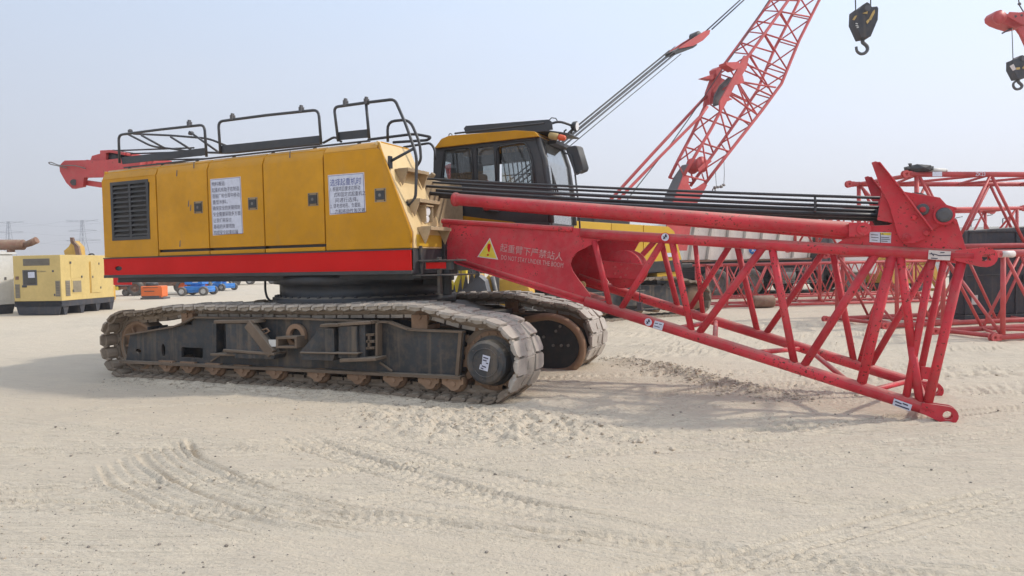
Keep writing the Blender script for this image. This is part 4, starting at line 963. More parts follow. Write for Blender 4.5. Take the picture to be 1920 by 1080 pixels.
sw = [(-5.44,9.13,2.351),(-5.127,9.13,2.288),(-4.636,9.13,2.21),(-4.121,9.13,2.133),(-3.913,9.13,2.064),(-5.447,9.13,2.125)]
b = MB(); b.prism([(p[0], 9.128, p[2]) for p in sw], (0, .02, 0)); obj('swoosh_panel', b, M_YEL, CAB)
b = MB(); b.tube(rnd_path([(-4.616,9.1,2.395),(-4.487,9.1,2.318),(-4.315,9.1,2.294)], .05), .014, 6); b.box((-4.6,9.12,2.403), ((-4.299,9.12,2.318)[0], 9.148, (-4.299,9.12,2.318)[2])); obj('door_handle', b, M_GREY, CAB)
b = MB(); b.prism([(p[0], 9.13, p[2]) for p in [(-5.457,9.15,2.175),(-3.545,9.15,2.095),(-3.512,9.15,1.704),(-5.469,9.15,1.753)]], (0, .9, 0)); obj('cab_base', b, M_BLACK, CAB, .01)
# door outline, guard bars, interior
b = MB(); b.tube(rnd_path([(-4.364,9.13,2.684),(-4.36,9.13,3.223),(-3.888,9.13,3.257),(-3.787,9.13,2.993),(-3.753,9.13,2.645)], .08), .012, 6); b.tube(rnd_path([(-5.294,9.14,2.793),(-5.226,9.14,3.267),(-4.765,9.14,3.259),(-4.733,9.14,2.756)], .08), .008, 6); b.tube(rnd_path([(-5.275,9.13,3.286),(-5.145,9.13,3.322),(-3.765,9.13,3.276)], .05), .007, 6); obj('door_seal', b, M_BLACK, CAB)
b = MB()
for l in [[(-4.255,9.6,3.288),(-4.197,9.6,2.718)],[(-4.185,9.6,3.29),(-4.128,9.6,2.713)],[(-4.115,9.6,3.292),(-4.058,9.6,2.709)],[(-4.047,9.6,3.262),(-3.989,9.6,2.704)],[(-4.486,9.6,3.268),(-4.409,9.6,2.731)],[(-4.406,9.6,3.277),(-4.338,9.6,2.727)],[(-4.335,9.6,3.287),(-4.268,9.6,2.722)]]: b.tube(l, .010, 6)
for l in [[(-4.508,9.6,3.093),(-4.033,9.6,3.079)],[(-4.478,9.6,2.865),(-3.986,9.6,2.87)],[(-4.504,9.6,3.278),(-4.064,9.6,3.28)]]: b.tube(l, .009, 6)
obj('window_guard', b, M_BLACK, CAB)
b = MB(); b.box((xb+.45, 9.45, 2.1), (xb+.95, 9.95, 2.35)); b.box((xb+.40, 9.47, 2.3), (xb+.55, 9.93, 2.95)); b.box((xb+.43, 9.58, 2.93), (xb+.53, 9.82, 3.12)); obj('operator_seat', b, M_SEAT, CAB, .04, 3)
b = MB(); b.box((FM[0]-.45, 9.5, 2.1), (FM[0]-.25, 9.9, 2.62)); b.box((FM[0]-.35, 9.4, 2.5), (FM[0]-.2, 9.6, 2.75)); b.tube([(FM[0]-.6, 9.45, 2.1), (FM[0]-.62, 9.42, 2.6)], .02, 8); b.box((xb+.95, 9.3, 2.0), (xb+1.15, 9.42, 2.55)); obj('control_console', b, M_SEAT, CAB, .02)
b = MB(); cb = [(-5.244,9.4,3.248),(-5.04,9.4,3.239),(-5.032,9.4,2.817),(-5.274,9.4,2.834)]; 
for k in range(5): 
    t = k/5; p = lerp(cb[0], cb[1], t); q = lerp(cb[3], cb[2], t); b.prism([p, lerp(cb[0], cb[1], t+.17), lerp(cb[3], cb[2], t+.17), q], (0, .02+.02*(k % 2), 0))
obj('curtain', b, plain('grey_curtain', (.25, .23, .24), .8), CAB)
# roof rack, lamp, beacon, mirror
b = MB()
dk = [(-5.158,9.6,3.589),(-5.109,9.6,3.659),(-4.345,9.6,3.64),(-3.699,9.6,3.622),(-3.419,9.6,3.462),(-3.956,9.6,3.467),(-4.48,9.6,3.541)]
ZK = 3.44
b.box((xb+.33, 9.25, 3.40), (FB[0]+.12, 9.95, 3.42)); b.prism([(-4.947,9.26,3.57),(-4.91,9.26,3.606),(-4.148,9.26,3.584),(-3.583,9.26,3.565),(-3.536,9.26,3.53),(-3.522,9.26,3.416),(-3.766,9.26,3.41),(-4.15,9.26,3.458),(-4.913,9.26,3.487)], (0, .02, 0)); b.box((xb+.33, 9.93, 3.42), (FB[0]+.12, 9.95, 3.49)); b.prism([(FB[0]+.12, 9.25, 3.40), (FB[0]+.40, 9.45, 3.36), (FB[0]+.40, 9.9, 3.36), (FB[0]+.12, 9.95, 3.40)], (0, 0, .02))
for x in (xb+.4, xb+1.2, FB[0]-.05):
    b.box((x, 9.26, 3.28), (x+.04, 9.30, 3.41)); b.box((x, 9.90, 3.28), (x+.04, 9.94, 3.41))
rk = obj('roof_rack', b, M_RAIL, CAB, .004)
b = MB(); b.tube(rnd_path([(xb+.36, 9.25, 3.47), (xb+.22, 9.28, 3.45), (xb+.05, 9.35, 3.41), (xb+.02, 9.7, 3.41), (xb+.36, 9.9, 3.45)], .08), .018, 8)
b.tube([(xb+.33, 9.26, 3.51), (FB[0]+.1, 9.26, 3.52)], .014, 8); b.tube(rnd_path([(FB[0]+.05, 9.4, 3.50), (FB[0]+.25, 9.4, 3.56), (FB[0]+.42, 9.6, 3.5), (FB[0]+.3, 9.8, 3.45)], .1), .018, 8); obj('rack_rail', b, M_RAIL, rk)
b = MB(); p = Vector((-3.304,9.6,3.497)); b.lathe([(.03, -.06), (.065, -.03), (.075, .02), (.07, .03)], p, (.95, -.05, -.1), 16, 0); b.lathe([(.06, .031), (.06, .036)], p, (.95, -.05, -.1), 16, 1); b.tube([p, p + Vector((-.15, 0, -.12)), p + Vector((-.35, 0, -.1))], .012, 6); obj('roof_lamp', b, [M_BAND, M_LAMP], CAB)
b = MB(); p = Vector((-3.595,9.3,3.347)); b.lathe([(.035, 0), (.05, .01), (.05, .13), (.035, .14)], p, (1, .1, -.25), 14); q_ = p + Vector((.14, .014, -.035)); b.lathe([(.04, 0), (.045, .02), (.04, .09), (.02, .11)], q_, (1, .1, -.25), 14, 1); obj('beacon', b, [M_BRASS, M_AMBER], CAB)
b = MB()
for p in [(-5.2,9.3,3.496),(-3.998,9.3,3.477)]: b.ring(p, (0, 1, 0), .035, .022, .012, 14)
obj('lifting_eye', b, M_STEEL, CAB)
mr = [(-3.349,9.3,3.13),(-3.301,9.3,3.163),(-3.198,9.3,3.169),(-3.167,9.3,3.144),(-3.085,9.3,2.856),(-3.102,9.3,2.805),(-3.197,9.3,2.774),(-3.228,9.3,2.806)]
b = MB(); b.prism([(p[0], 9.28, p[2]) for p in mr], (.05, .12, 0)); mo = obj('mirror', b, M_BLACK, CAB, .015, 3)
b = MB(); b.tube(rnd_path([(-3.352,9.26,3.072),(-3.257,9.26,3.042),(-3.242,9.26,2.967),(-3.199,9.26,2.77),(-3.159,9.26,2.76),(-3.104,9.26,2.808)], .05), .012, 6); b.tube([(-3.199,9.26,2.77),(-3.158,9.26,2.381),(-3.129,9.26,1.77)], .013, 6); obj('mirror_arm', b, M_BAND, mo)
b = MB(); b.tube([(-3.451,9.5,3.304),(-3.433,9.5,3.424),(-3.4,9.5,3.444)], .012, 6); b.cyl((-3.448,9.4,3.273), (-3.446,9.4,3.364), .02, 8); b.tube([(-3.715,9.6,3.616),(-3.664,9.6,3.657),(-3.598,9.6,3.642),(-3.566,9.6,3.585)], .008, 6); obj('antenna_cable', b, M_BAND, CAB)

# ------------------------------------------------ boom
BOOM = thing('boom', (-4.6, 8.45, 1.8), None, None); del BOOM['label']; del BOOM['category']
BOOM.parent = CR; BOOM.matrix_parent_inverse = wm(CR).inverted()
RC = .058
def bt(nm, pts, r=RC, n=16, label=None, mat=None):
    b = MB(); b.tube(pts, r, n); return obj(nm, b, mat or M_RED, BOOM, label=label)
cu = bt('chord', [(-2.617,7.771,1.878),(-2.378,7.751,1.853),(-0.756,7.618,1.696),(0.402,7.523,1.588),(1.114,7.465,1.529),(1.215,7.456,1.522)], .056)
cf = bt('chord', [(-2.407,8.883,1.862),(-0.879,8.86,1.716),(0.062,8.845,1.636),(1.109,8.829,1.544)], .056)
cl = bt('chord', [(-2.577,7.768,1.075),(-1.206,7.655,0.685),(0.52,7.514,0.193),(0.918,7.481,0.081)], .062)
cfl = bt('chord', [(-3.043,8.893,1.331),(-2.591,8.886,1.178),(-1.427,8.868,0.822),(-0.886,8.86,0.66),(-0.198,8.849,0.45),(1.001,8.831,0.084)], .060)
def lug(parent, c, ydir, r, hole=.03, t=.04, gap=.06, tail=None, mat=M_RED):
    c = Vector(c); b = MB()
    for s in (-1, 1):
        y = s*(gap/2) - (t if s < 0 else 0)
        o = [c + Vector((r*math.cos(a), y, r*math.sin(a))) for a in [math.radians(d) for d in range(-110, 111, 20)]]
        tl = Vector(tail) if tail is not None else Vector((-1, 0, 0))
        o = [c + Vector((0, y, 0)) + (-tl)*r*math.cos(a) + tl.cross(Vector((0, 1, 0)))*r*math.sin(a) for a in [math.radians(d) for d in range(-100, 101, 20)]]
        o += [c + Vector((0, y, 0)) + tl*r*2.6 - tl.cross(Vector((0, 1, 0)))*0 + tl.cross(Vector((0, 1, 0)))*RC*.8, c + Vector((0, y, 0)) + tl*r*2.6 - tl.cross(Vector((0, 1, 0)))*RC*.8]
        h = [c + Vector((0, y, 0)) + Vector((hole*math.cos(a), 0, hole*math.sin(a))) for a in [math.radians(d) for d in range(0, 360, 30)]]
        plate(b, o, (0, t, 0), [h])
    return obj('end_lug', b, mat, parent, .004)
tl_low = (Vector((0.52,7.514,0.193)) - Vector((1.015,7.473,0.059))).normalized()
lug(BOOM, (1.015,7.473,0.059), None, .085, .042, .035, .05, tail=tl_low)
lug(BOOM, (1.078,8.83,0.053), None, .085, .042, .035, .05, tail=tl_low)
tl_up = (Vector((0.402,7.523,1.588)) - Vector((1.299,7.45,1.513))).normalized()
lug(BOOM, (1.299,7.45,1.511), None, .09, .03, .04, .02, tail=tl_up)
lug(BOOM, (1.317,8.826,1.522), None, .09, .03, .04, .02, tail=tl_up)
for l, r_ in [([(-2.458,7.758,1.779),(-2.279,7.743,1.035)],0.034),([(-1.638,7.691,1.764),(-2.138,7.732,1.0)],0.038),([(-1.549,7.683,1.761),(-1.337,7.666,0.756)],0.036),([(-0.597,7.605,1.652),(-1.274,7.661,0.723)],0.04),([(-0.509,7.598,1.65),(-0.295,7.58,0.44)],0.038),([(0.434,7.521,1.562),(-0.23,7.575,0.411)],0.04),([(0.569,7.509,1.539),(0.305,7.531,0.284)],0.046),([(0.639,7.504,1.537),(0.732,7.496,0.679)],0.038),([(0.732,7.496,0.679),(0.802,7.49,0.137)],0.038),([(1.13,7.463,1.507),(0.854,7.486,0.106)],0.042),([(0.898,7.482,1.521),(0.68,7.5,0.157)],0.034)]: bt('brace', l, r_, 12)
for l, r_ in [([(-2.0,8.877,1.787),(-2.591,8.886,1.178)],0.036),([(-1.918,8.876,1.764),(-1.711,8.872,0.899)],0.036),([(-1.496,8.869,1.751),(-1.407,8.868,0.822)],0.03),([(-1.066,8.863,1.719),(-1.591,8.871,0.887)],0.036),([(-0.997,8.861,1.717),(-0.757,8.858,0.618)],0.036),([(-0.017,8.846,1.626),(-0.678,8.857,0.614)],0.036),([(0.062,8.845,1.624),(0.287,8.842,0.319)],0.036),([(0.669,8.836,1.572),(0.347,8.841,0.304)],0.036),([(1.079,8.83,1.539),(0.445,8.839,0.277)],0.036),([(1.179,8.828,1.537),(0.93,8.832,0.133)],0.036)]: bt('brace', l, r_, 12)
for l, r_ in [([(-1.542,7.683,0.779),(-1.278,8.866,0.764)],0.028),([(-0.737,7.617,0.55),(-0.285,8.851,0.459)],0.028),([(-1.093,7.646,0.649),(-1.252,8.865,0.765)],0.028),([(0.239,7.537,0.269),(-0.169,8.849,0.432)],0.028),([(0.378,7.525,0.232),(0.847,8.833,0.14)],0.028),([(0.858,7.486,0.106),(0.93,8.832,0.109)],0.034),([(-2.417,7.754,1.864),(-2.265,8.881,1.85)],0.03),([(-0.597,7.605,1.674),(-0.456,8.853,1.675)],0.03),([(1.114,7.465,1.527),(1.099,8.829,1.539)],0.04)]: bt('cross_brace', l, r_, 10)
ep = [(0.95,8.832,0.313),(1.042,8.83,0.305),(1.042,8.83,0.163),(0.95,8.832,0.176)]
b = MB(); b.prism([(p[0], p[1]-.05, p[2]) for p in ep], (0, .02, 0)); obj('end_plate', b, M_RED, BOOM, .003)
# root box
rp = [(-4.584,7.932,2.127),(-2.732,7.78,1.945),(-2.377,7.751,1.899),(-2.385,7.752,1.789),(-2.682,7.776,1.654),(-2.745,7.781,1.586),(-2.767,7.783,1.517),(-2.741,7.781,1.435),(-2.668,7.775,1.333),(-2.522,7.763,1.151),(-2.538,7.764,1.026),(-2.598,7.769,1.031),(-4.375,7.915,1.537),(-4.598,7.933,1.638)]
b = MB(); b.prism(rp, (0, .03, 0)); root = obj('root_side_plate', b, M_RED, BOOM, .005, label='flat red side plate of the boom root with warning lettering')
rpf = [(-4.572,8.916,2.135),(-2.55,8.885,1.909),(-2.159,8.879,1.833),(-2.195,8.88,1.779),(-2.701,8.888,1.625),(-2.74,8.888,1.47),(-2.633,8.887,1.256),(-2.672,8.887,1.129),(-4.369,8.913,1.602),(-4.601,8.917,1.653)]
b = MB(); b.prism(rpf, (0, .03, 0)); obj('root_side_plate', b, M_RED, BOOM, .005)
A_ = Vector(rp[0]); B_ = Vector(rp[1]); b = MB()
b.prism([A_, B_, B_ + Vector((0, 0, -.03)), A_ + Vector((0, 0, -.03))], (0.05, .95, 0)); A2 = Vector(rp[11]); B2 = Vector(rp[12]); b.prism([A2, B2, B2 + Vector((0, 0, .03)), A2 + Vector((0, 0, .03))], (.03, .95, 0))
b.tube([Vector(rp[1])+Vector((0, .0, -.02)), Vector(rp[0])+Vector((0, 0, -.02))], .035, 8); obj('root_cover_plate', b, M_RED, BOOM, .005)
bt('chord', [tuple(Vector(p)+Vector((0, .03, .01))) for p in [(-4.374,7.915,1.585),(-2.564,7.767,1.076)]], .045)
b = MB(); b.prism([(-3.148,8.895,1.859),(-2.195,8.88,1.793),(-2.267,8.881,1.671),(-2.556,8.885,1.537),(-2.722,8.888,1.257),(-3.118,8.894,1.389)], (0, -.02, 0)); obj('inner_plate', b, M_RED, BOOM)
ctr = Vector((-2.268,8.3,1.438))
b = MB(); b.lathe([(.05, 0), (.235, 0), (.235, .03), (.20, .04), (.20, .30), (.235, .31), (.235, .34), (.05, .34)], ctr, (0, 1, 0), 36); dr = obj('winch_drum', b, M_RED, BOOM)
b = MB(); b.prism([(p[0], 8.26, p[2]) for p in [(-2.518,8.26,1.548),(-2.013,8.26,1.493),(-2.015,8.26,1.307),(-2.522,8.26,1.343)]], (0, .02, 0)); obj('drum_bar', b, M_RED, dr, .004)
b = MB()
for p in [(-2.356,8.255,1.466),(-2.275,8.255,1.497),(-2.209,8.255,1.444),(-2.357,8.255,1.388),(-2.224,8.255,1.367),(-2.29,8.255,1.341)]: b.cyl((p[0], 8.247, p[2]), (p[0], 8.262, p[2]), .014, 8)
obj('bar_bolt', b, M_REDB, dr)
b = MB(); b.tube([(-2.033,8.2,1.289),(-2.043,8.2,1.046)], .006, 5); b.box((-2.076,8.2,1.039), (-2.023,8.27,0.939)); obj('hanging_block', b, M_GREY, BOOM)
b = MB(); b.lathe([(.03, 0), (.045, .02), (.045, .05)], (-2.651,7.9,1.265), (0, -1, 0), 12); obj('pin_cap', b, M_BRASS, BOOM)
# warning triangle and lettering on the root plate
dirB = (Vector((-2.824,7.788,1.803))-Vector((-3.699,7.86,1.832))).normalized(); nB = Vector((dirB.y, -dirB.x, 0)).normalized()
if nB.y > 0: nB = -nB
def onB(p, d=.004): return Vector(p) + nB*d
tri = [onB(p) for p in [(-3.864,7.873,1.865),(-3.751,7.864,1.587),(-4.056,7.889,1.627)]]; b = MB(); b.prism(tri, tuple(-nB*.002)); ws = obj('warning_triangle', b, M_EDGE, root)
cen = sum((Vector(p) for p in tri), Vector())/3; b = MB(); b.prism([lerp(cen, p, .86) + nB*.002 for p in tri], tuple(-nB*.001)); obj('triangle_face', b, M_YELSIGN, ws)
b = MB(); P = [(-3.898,7.876,1.779),(-3.878,7.874,1.795),(-3.854,7.872,1.784),(-3.851,7.872,1.757),(-3.872,7.874,1.687),(-3.892,7.875,1.691),(-3.904,7.876,1.745)]; b.prism([onB(p, .0075) for p in P], tuple(-nB*.001)); c0 = onB((-3.897,7.876,1.65), .0075)
b.prism([c0 + dirB*.014*math.cos(a*.6283) + Vector((0, 0, 1))*.014*math.sin(a*.6283) for a in range(10)], tuple(-nB*.001)); obj('exclamation_mark', b, M_STRIPE, ws)
P0 = Vector((-3.725,7.862,1.7)); P1 = Vector((-2.836,7.789,1.556)); dx = (P1-P0); L1_ = dx.length
t_ = text('lettering', '起重臂下严禁站人', L1_/8.0*.97, M_LETTER, root, frame(P0 + nB*.005, dx, (0, 0, 1)))
P0 = Vector((-3.712,7.861,1.59)); P1 = Vector((-2.865,7.791,1.474)); dx = P1-P0
t_ = text('lettering', 'DO NOT STAY UNDER THE BOOM', .083, M_LETTER, root, frame(P0 + nB*.005, dx, (0, 0, 1)))
w_ = max(v.co.x for v in t_.data.vertices) - min(v.co.x for v in t_.data.vertices); k_ = dx.length/w_
for v in t_.data.vertices: v.co.x *= k_
# tip plates (near and far)
def tip_plates(side, par):
    s = -1 if side == 'n' else 1
    base, mid, lev = (PB, PM, PL) if side == 'n' else (PBf, PMf, PLf)
    b = MB(); b.prism(base, (0, .035, 0)); o1 = obj('tip_base_plate', b, M_RED, par, .004)
    b = MB(); b.prism([(p[0], p[1]-.04 if s < 0 else p[1]+.04, p[2]) for p in mid], (0, .03, 0)); obj('tip_sheave_plate', b, M_RED, o1, .004)
    b = MB(); q = [(p[0], p[1]-.09 if s < 0 else p[1]-.05, p[2]) for p in lev]; b.prism(q, (0, .035, 0))
    b.prism([tuple(Vector(p)+Vector((0, -.06, 0))) for p in (q[2], q[3], q[4], q[5])] + [tuple(Vector(p)+Vector((-.015, -.06, -.0))) for p in (q[5], q[4], q[3], q[2])], (0, .06, 0)); obj('mast_stop_lever', b, M_RED, o1, .003)
    return o1
PB = [(0.053,7.552,1.65),(0.172,7.542,1.72),(0.242,7.536,1.722),(0.242,7.536,1.816),(0.297,7.532,1.849),(0.352,7.527,1.832),(0.546,7.511,1.833),(0.691,7.499,1.912),(0.989,7.475,1.897),(1.088,7.467,1.863),(1.163,7.461,1.574),(0.053,7.552,1.603)]
PM = [(0.488,7.516,2.191),(0.643,7.503,2.145),(0.951,7.478,2.066),(0.989,7.475,2.015),(1.039,7.471,1.948),(1.055,7.47,1.899),(1.022,7.472,1.852),(0.889,7.483,1.774),(0.56,7.51,1.853),(0.443,7.52,1.884)]
PL = [(0.394,7.524,2.427),(0.426,7.521,2.437),(0.462,7.518,2.421),(0.497,7.515,2.368),(0.617,7.506,2.192),(0.889,7.483,1.764),(0.821,7.489,1.687),(0.739,7.495,1.65),(0.661,7.502,1.657),(0.608,7.506,1.735),(0.537,7.512,2.021),(0.479,7.517,2.156)]
sh = Vector((0.0, 1.30, 0))
PBf = [tuple(Vector(p)+sh) for p in PB]; PMf = [tuple(Vector(p)+sh) for p in PM]; PLf = [tuple(Vector(p)+sh) for p in PL]
tp = tip_plates('n', BOOM); tip_plates('f', BOOM)
def pin(px, r, d, mat, n=20, ring=True):
    c = Vector(px) + Vector((0, -d, 0)); b = MB(); b.lathe([(r*.5, 0), (r*.95, 0), (r, .008), (r, .03)], c, (0, 1, 0), n, 0)
    if ring: b.lathe([(r*.2, -.008), (r*.45, -.008), (r*.5, .0)], c, (0, 1, 0), 12, 1)
    obj('pin', b, [mat, M_RED], tp)
pin((0.812,7.49,1.961), .055, .05+.02, M_GREY); pin((0.739,7.496,1.89), .025, .11, M_RED, ring=False); pin((0.679,7.5,1.707), .036, .11, M_RED); pin((0.838,7.487,1.746), .028, .11, M_RED, ring=False)
c = Vector((0.981,7.476,1.903)); b = MB(); b.lathe([(.03, 0), (.066, .0), (.066, .06)], c + Vector((0, -.075, 0)), (0, 1, 0), 28, 0); b.ring(c + Vector((0, -.066, 0)), (0, 1, 0), .088, .068, .03, 28, 1); obj('sheave_shaft', b, [M_GREY, M_RED], tp)
b = MB(); b.prism([tuple(Vector(p)+Vector((0, .04, 0))) for p in [(0.98,7.476,2.015),(1.092,7.467,1.97),(1.092,7.467,1.95),(0.997,7.474,1.975)]], (0, 1.1, 0)); b.beam((1.051,7.47,1.87), (1.08,7.468,1.82), .02, .02); obj('rope_guard', b, M_RED, tp, .003)
sc = Vector((0.795,7.491,1.947))
for k in range(9):
    b = MB(); b.lathe([(.05, 0), (.20, 0), (.175, .018), (.175, .027), (.20, .045), (.05, .045)], (sc.x-.02, sc.y+.25+k*.095, sc.z), (0, 1, 0), 30); obj('sheave', b, M_BAND, tp)
cc = [(0.493,7.516,2.084),(0.443,7.52,2.093),(0.416,7.522,1.829),(0.448,7.519,1.827)]
for k in range(8):
    b = MB(); p = Vector(cc[0]); q_ = Vector(cc[2]); c_ = (p+q_)/2; b.lathe([(.04, 0), (.15, 0), (.13, .015), (.15, .035), (.04, .035)], (c_.x+.155, c_.y+.2+k*.12, c_.z), (0, 1, 0), 26); obj('sheave', b, M_BAND, tp)
# stickers on the boom
def bsticker(poly, mat, d=.062, nm='label_sticker', par=None):
    b = MB(); b.prism([onB(p, d) for p in poly], tuple(-nB*.003)); return obj(nm, b, mat, par or BOOM)
s_ = bsticker([(0.38,7.525,1.774),(0.564,7.51,1.762),(0.56,7.51,1.661),(0.38,7.525,1.676)], M_PAPER, .004)
bsticker([(0.47,7.518,1.763),(0.56,7.51,1.757),(0.56,7.51,1.734),(0.47,7.518,1.742)], M_YELSIGN, .0055, 'sticker_print', s_)
b = MB()
for l in [[(0.393,7.524,1.748),(0.452,7.519,1.741)],[(0.393,7.524,1.722),(0.457,7.519,1.715)],[(0.398,7.524,1.696),(0.448,7.519,1.69)],[(0.479,7.517,1.719),(0.546,7.511,1.712)],[(0.479,7.517,1.701),(0.551,7.511,1.694)],[(0.479,7.517,1.683),(0.533,7.512,1.677)],[(0.473,7.517,1.76),(0.473,7.517,1.668)]]: b.beam(onB(l[0], .006), onB(l[1], .006), .0015, .006)
b.prism([onB(p, .0068) for p in [(0.479,7.517,1.745),(0.493,7.516,1.757),(0.502,7.515,1.744)]], tuple(-nB*.001)); obj('sticker_print', b, M_GREY, s_)
s_ = bsticker([(0.866,7.485,1.587),(1.04,7.471,1.57),(1.032,7.472,1.487),(0.86,7.486,1.502)], M_EDGE); b = MB()
for l in [[(0.872,7.485,1.552),(0.915,7.481,1.546)],[(0.915,7.481,1.546),(0.948,7.478,1.533)],[(0.948,7.478,1.533),(1.036,7.471,1.533)],[(0.885,7.484,1.561),(0.906,7.482,1.531)],[(0.957,7.478,1.56),(0.99,7.475,1.561)],[(0.885,7.484,1.512),(0.936,7.479,1.506)]]: b.beam(onB(l[0], .064), onB(l[1], .064), .0015, .008)
obj('sticker_print', b, M_INK, s_)
s_ = bsticker([(0.587,7.508,0.186),(0.737,7.496,0.136),(0.719,7.497,0.074),(0.573,7.509,0.123)], M_PAPER, .066); b = MB()
for l in [[(0.596,7.507,0.161),(0.649,7.503,0.139)],[(0.658,7.502,0.145),(0.702,7.499,0.128)],[(0.596,7.507,0.13),(0.711,7.498,0.093)]]: b.beam(onB(l[0], .068), onB(l[1], .068), .0015, .012)
obj('sticker_print', b, M_INK, s_)
s_ = bsticker([(-1.728,7.698,0.875),(-1.625,7.689,0.848),(-1.65,7.692,0.764),(-1.753,7.7,0.791)], M_PAPER, .066); b = MB()
for l in [[(-1.728,7.698,0.845),(-1.692,7.695,0.84)],[(-1.679,7.694,0.837),(-1.649,7.691,0.829)],[(-1.734,7.698,0.815),(-1.674,7.693,0.799)]]: b.beam(onB(l[0], .068), onB(l[1], .068), .0015, .008)
obj('sticker_print', b, M_INK, s_)
def round_sign(p):
    c = Vector(p) + nB*.062; b = MB(); U = dirB; V = Vector((0, 0, 1))
    b.prism([c + U*.05*math.cos(k*.314) + V*.05*math.sin(k*.314) for k in range(20)], tuple(-nB*.003)); o = obj('round_label', b, M_STRIPE, BOOM)
    b = MB(); b.prism([c + nB*.001 + U*.043*math.cos(k*.314) + V*.043*math.sin(k*.314) for k in range(20)], tuple(-nB*.001)); obj('label_face', b, M_PAPER, o)
    b = MB()
    for a0, a1, t in (((-.02, -.02), (.015, .02), .012), ((.0, .02), (.02, .0), .010), ((-.02, .008), (.0, -.018), .009)): b.beam(c + nB*.0025 + U*a0[0] + V*a0[1], c + nB*.0025 + U*a1[0] + V*a1[1], .0015, t)
    b.prism([c + nB*.003 + U*(.008+.010*math.cos(k*.628)) + V*(.022+.010*math.sin(k*.628)) for k in range(10)], tuple(-nB*.001)); obj('label_pictogram', b, M_INK, o)
round_sign((-1.602,7.688,1.792)); round_sign((-1.804,7.704,0.855))
# mast tubes and pins
for off in (0, 1.15):
    a0 = Vector((-4.377,7.915,2.379)); a1 = Vector((0.219,7.538,1.801))
    if off: a0 = a0 + Vector((0, off-.25, 0)); a1 = a1 + Vector((0, off+.05, 0))
    a0.y -= 0; b = MB(); d = (a1-a0).normalized()
    b.tube([a0, a0 + d*.04, a0 + d*.05, a1], .076, 22); b.lathe([(.09, 0), (.09, .03), (.08, .06)], a0 - d*.01, tuple(d), 22)
    ms = obj('mast_tube', b, M_RED, CR, label='thick red mast tube lying above the boom' if not off else None)
    e = Vector(a1); q = MB(); q.box((e.x-.02, e.y-.08, e.z-.07), (e.x+.12, e.y-.05, e.z+.065)); obj('fork_plate', q, M_RED, ms, .003); q = MB(); q.box((e.x-.02, e.y+.05, e.z-.07), (e.x+.12, e.y+.08, e.z+.065)); q.ring((e.x+.11, e.y-.095, e.z-.0), (0, 1, 0), .062, .03, .02, 22); q.lathe([(.02, 0), (.034, 0), (.034, .03)], (e.x+.11, e.y-.1, e.z), (0, 1, 0), 14); obj('mast_fork', q, M_RED, ms, .003)
# ropes from the gantry to the boom tip
rl = [(-5.286,8.3,2.755),(-5.287,8.3,2.726),(-5.288,8.3,2.688),(-5.289,8.3,2.659),(-5.29,8.3,2.629),(-5.291,8.3,2.607),(-5.292,8.3,2.577),(-5.292,8.3,2.555)]
rr = (0.457,7.519,2.082)
rz = [2.112,2.08,2.048,2.021,1.999,1.978,1.945,1.924]
for k in range(8):
    yy0 = 8.02 + ((k*3) % 8)*.085; yy1 = 7.75 + ((k*3) % 8)*.09
    a = Vector((-5.5, yy0, rl[k][2] + .01)); c_ = Vector((0.4832, yy1, rz[k])); mid = (a+c_)/2 + Vector((0, random.uniform(-.03, .03), -.02 - random.random()*.07))
    b = MB(); pts = [a*(1-t)**2 + mid*2*t*(1-t) + c_*t*t for t in [i/12 for i in range(13)]]; b.tube(pts, (.015, .015, .016, .018, .021, .023, .026, .024)[k], 8); obj('hoist_rope', b, M_ROPE, CR)
b = MB(); b.lathe([(.12, 0), (.36, 0), (.36, .03), (.26, .05), (.26, .75), (.36, .77), (.36, .8), (.12, .8)], (-5.75, 8.02, 2.35), (0, 1, 0), 36); obj('rope_winch', b, M_ROPE, CR)
b = MB(); b.tube(rnd_path([(-5.209,8.6,2.773),(-5.119,8.6,2.805),(-5.092,8.6,2.841)], .05), .04, 8); b.box((-5.25, 8.0, 2.0), (-4.9, 9.1, 2.7)); obj('winch_cover', b, M_STEP, CR, .03)
b = MB(); b.box(((-0.104,7.9,2.141)[0]-.01, 7.72, (-0.105,7.9,2.008)[2]), ((-0.104,7.9,2.141)[0]+.01, 8.5, (-0.104,7.9,2.152)[2])); obj('rope_spacer', b, M_ROPE, CR)

# ================================================================= THINGS BEHIND THE CRANE
def V2(d): return Vector((d[0], d[1], 0))
UPZ = Vector((0, 0, 1))
H60 = V2((0.5821229701572893,0.8131007610470278)); N60 = Vector((-H60.y, H60.x, 0))
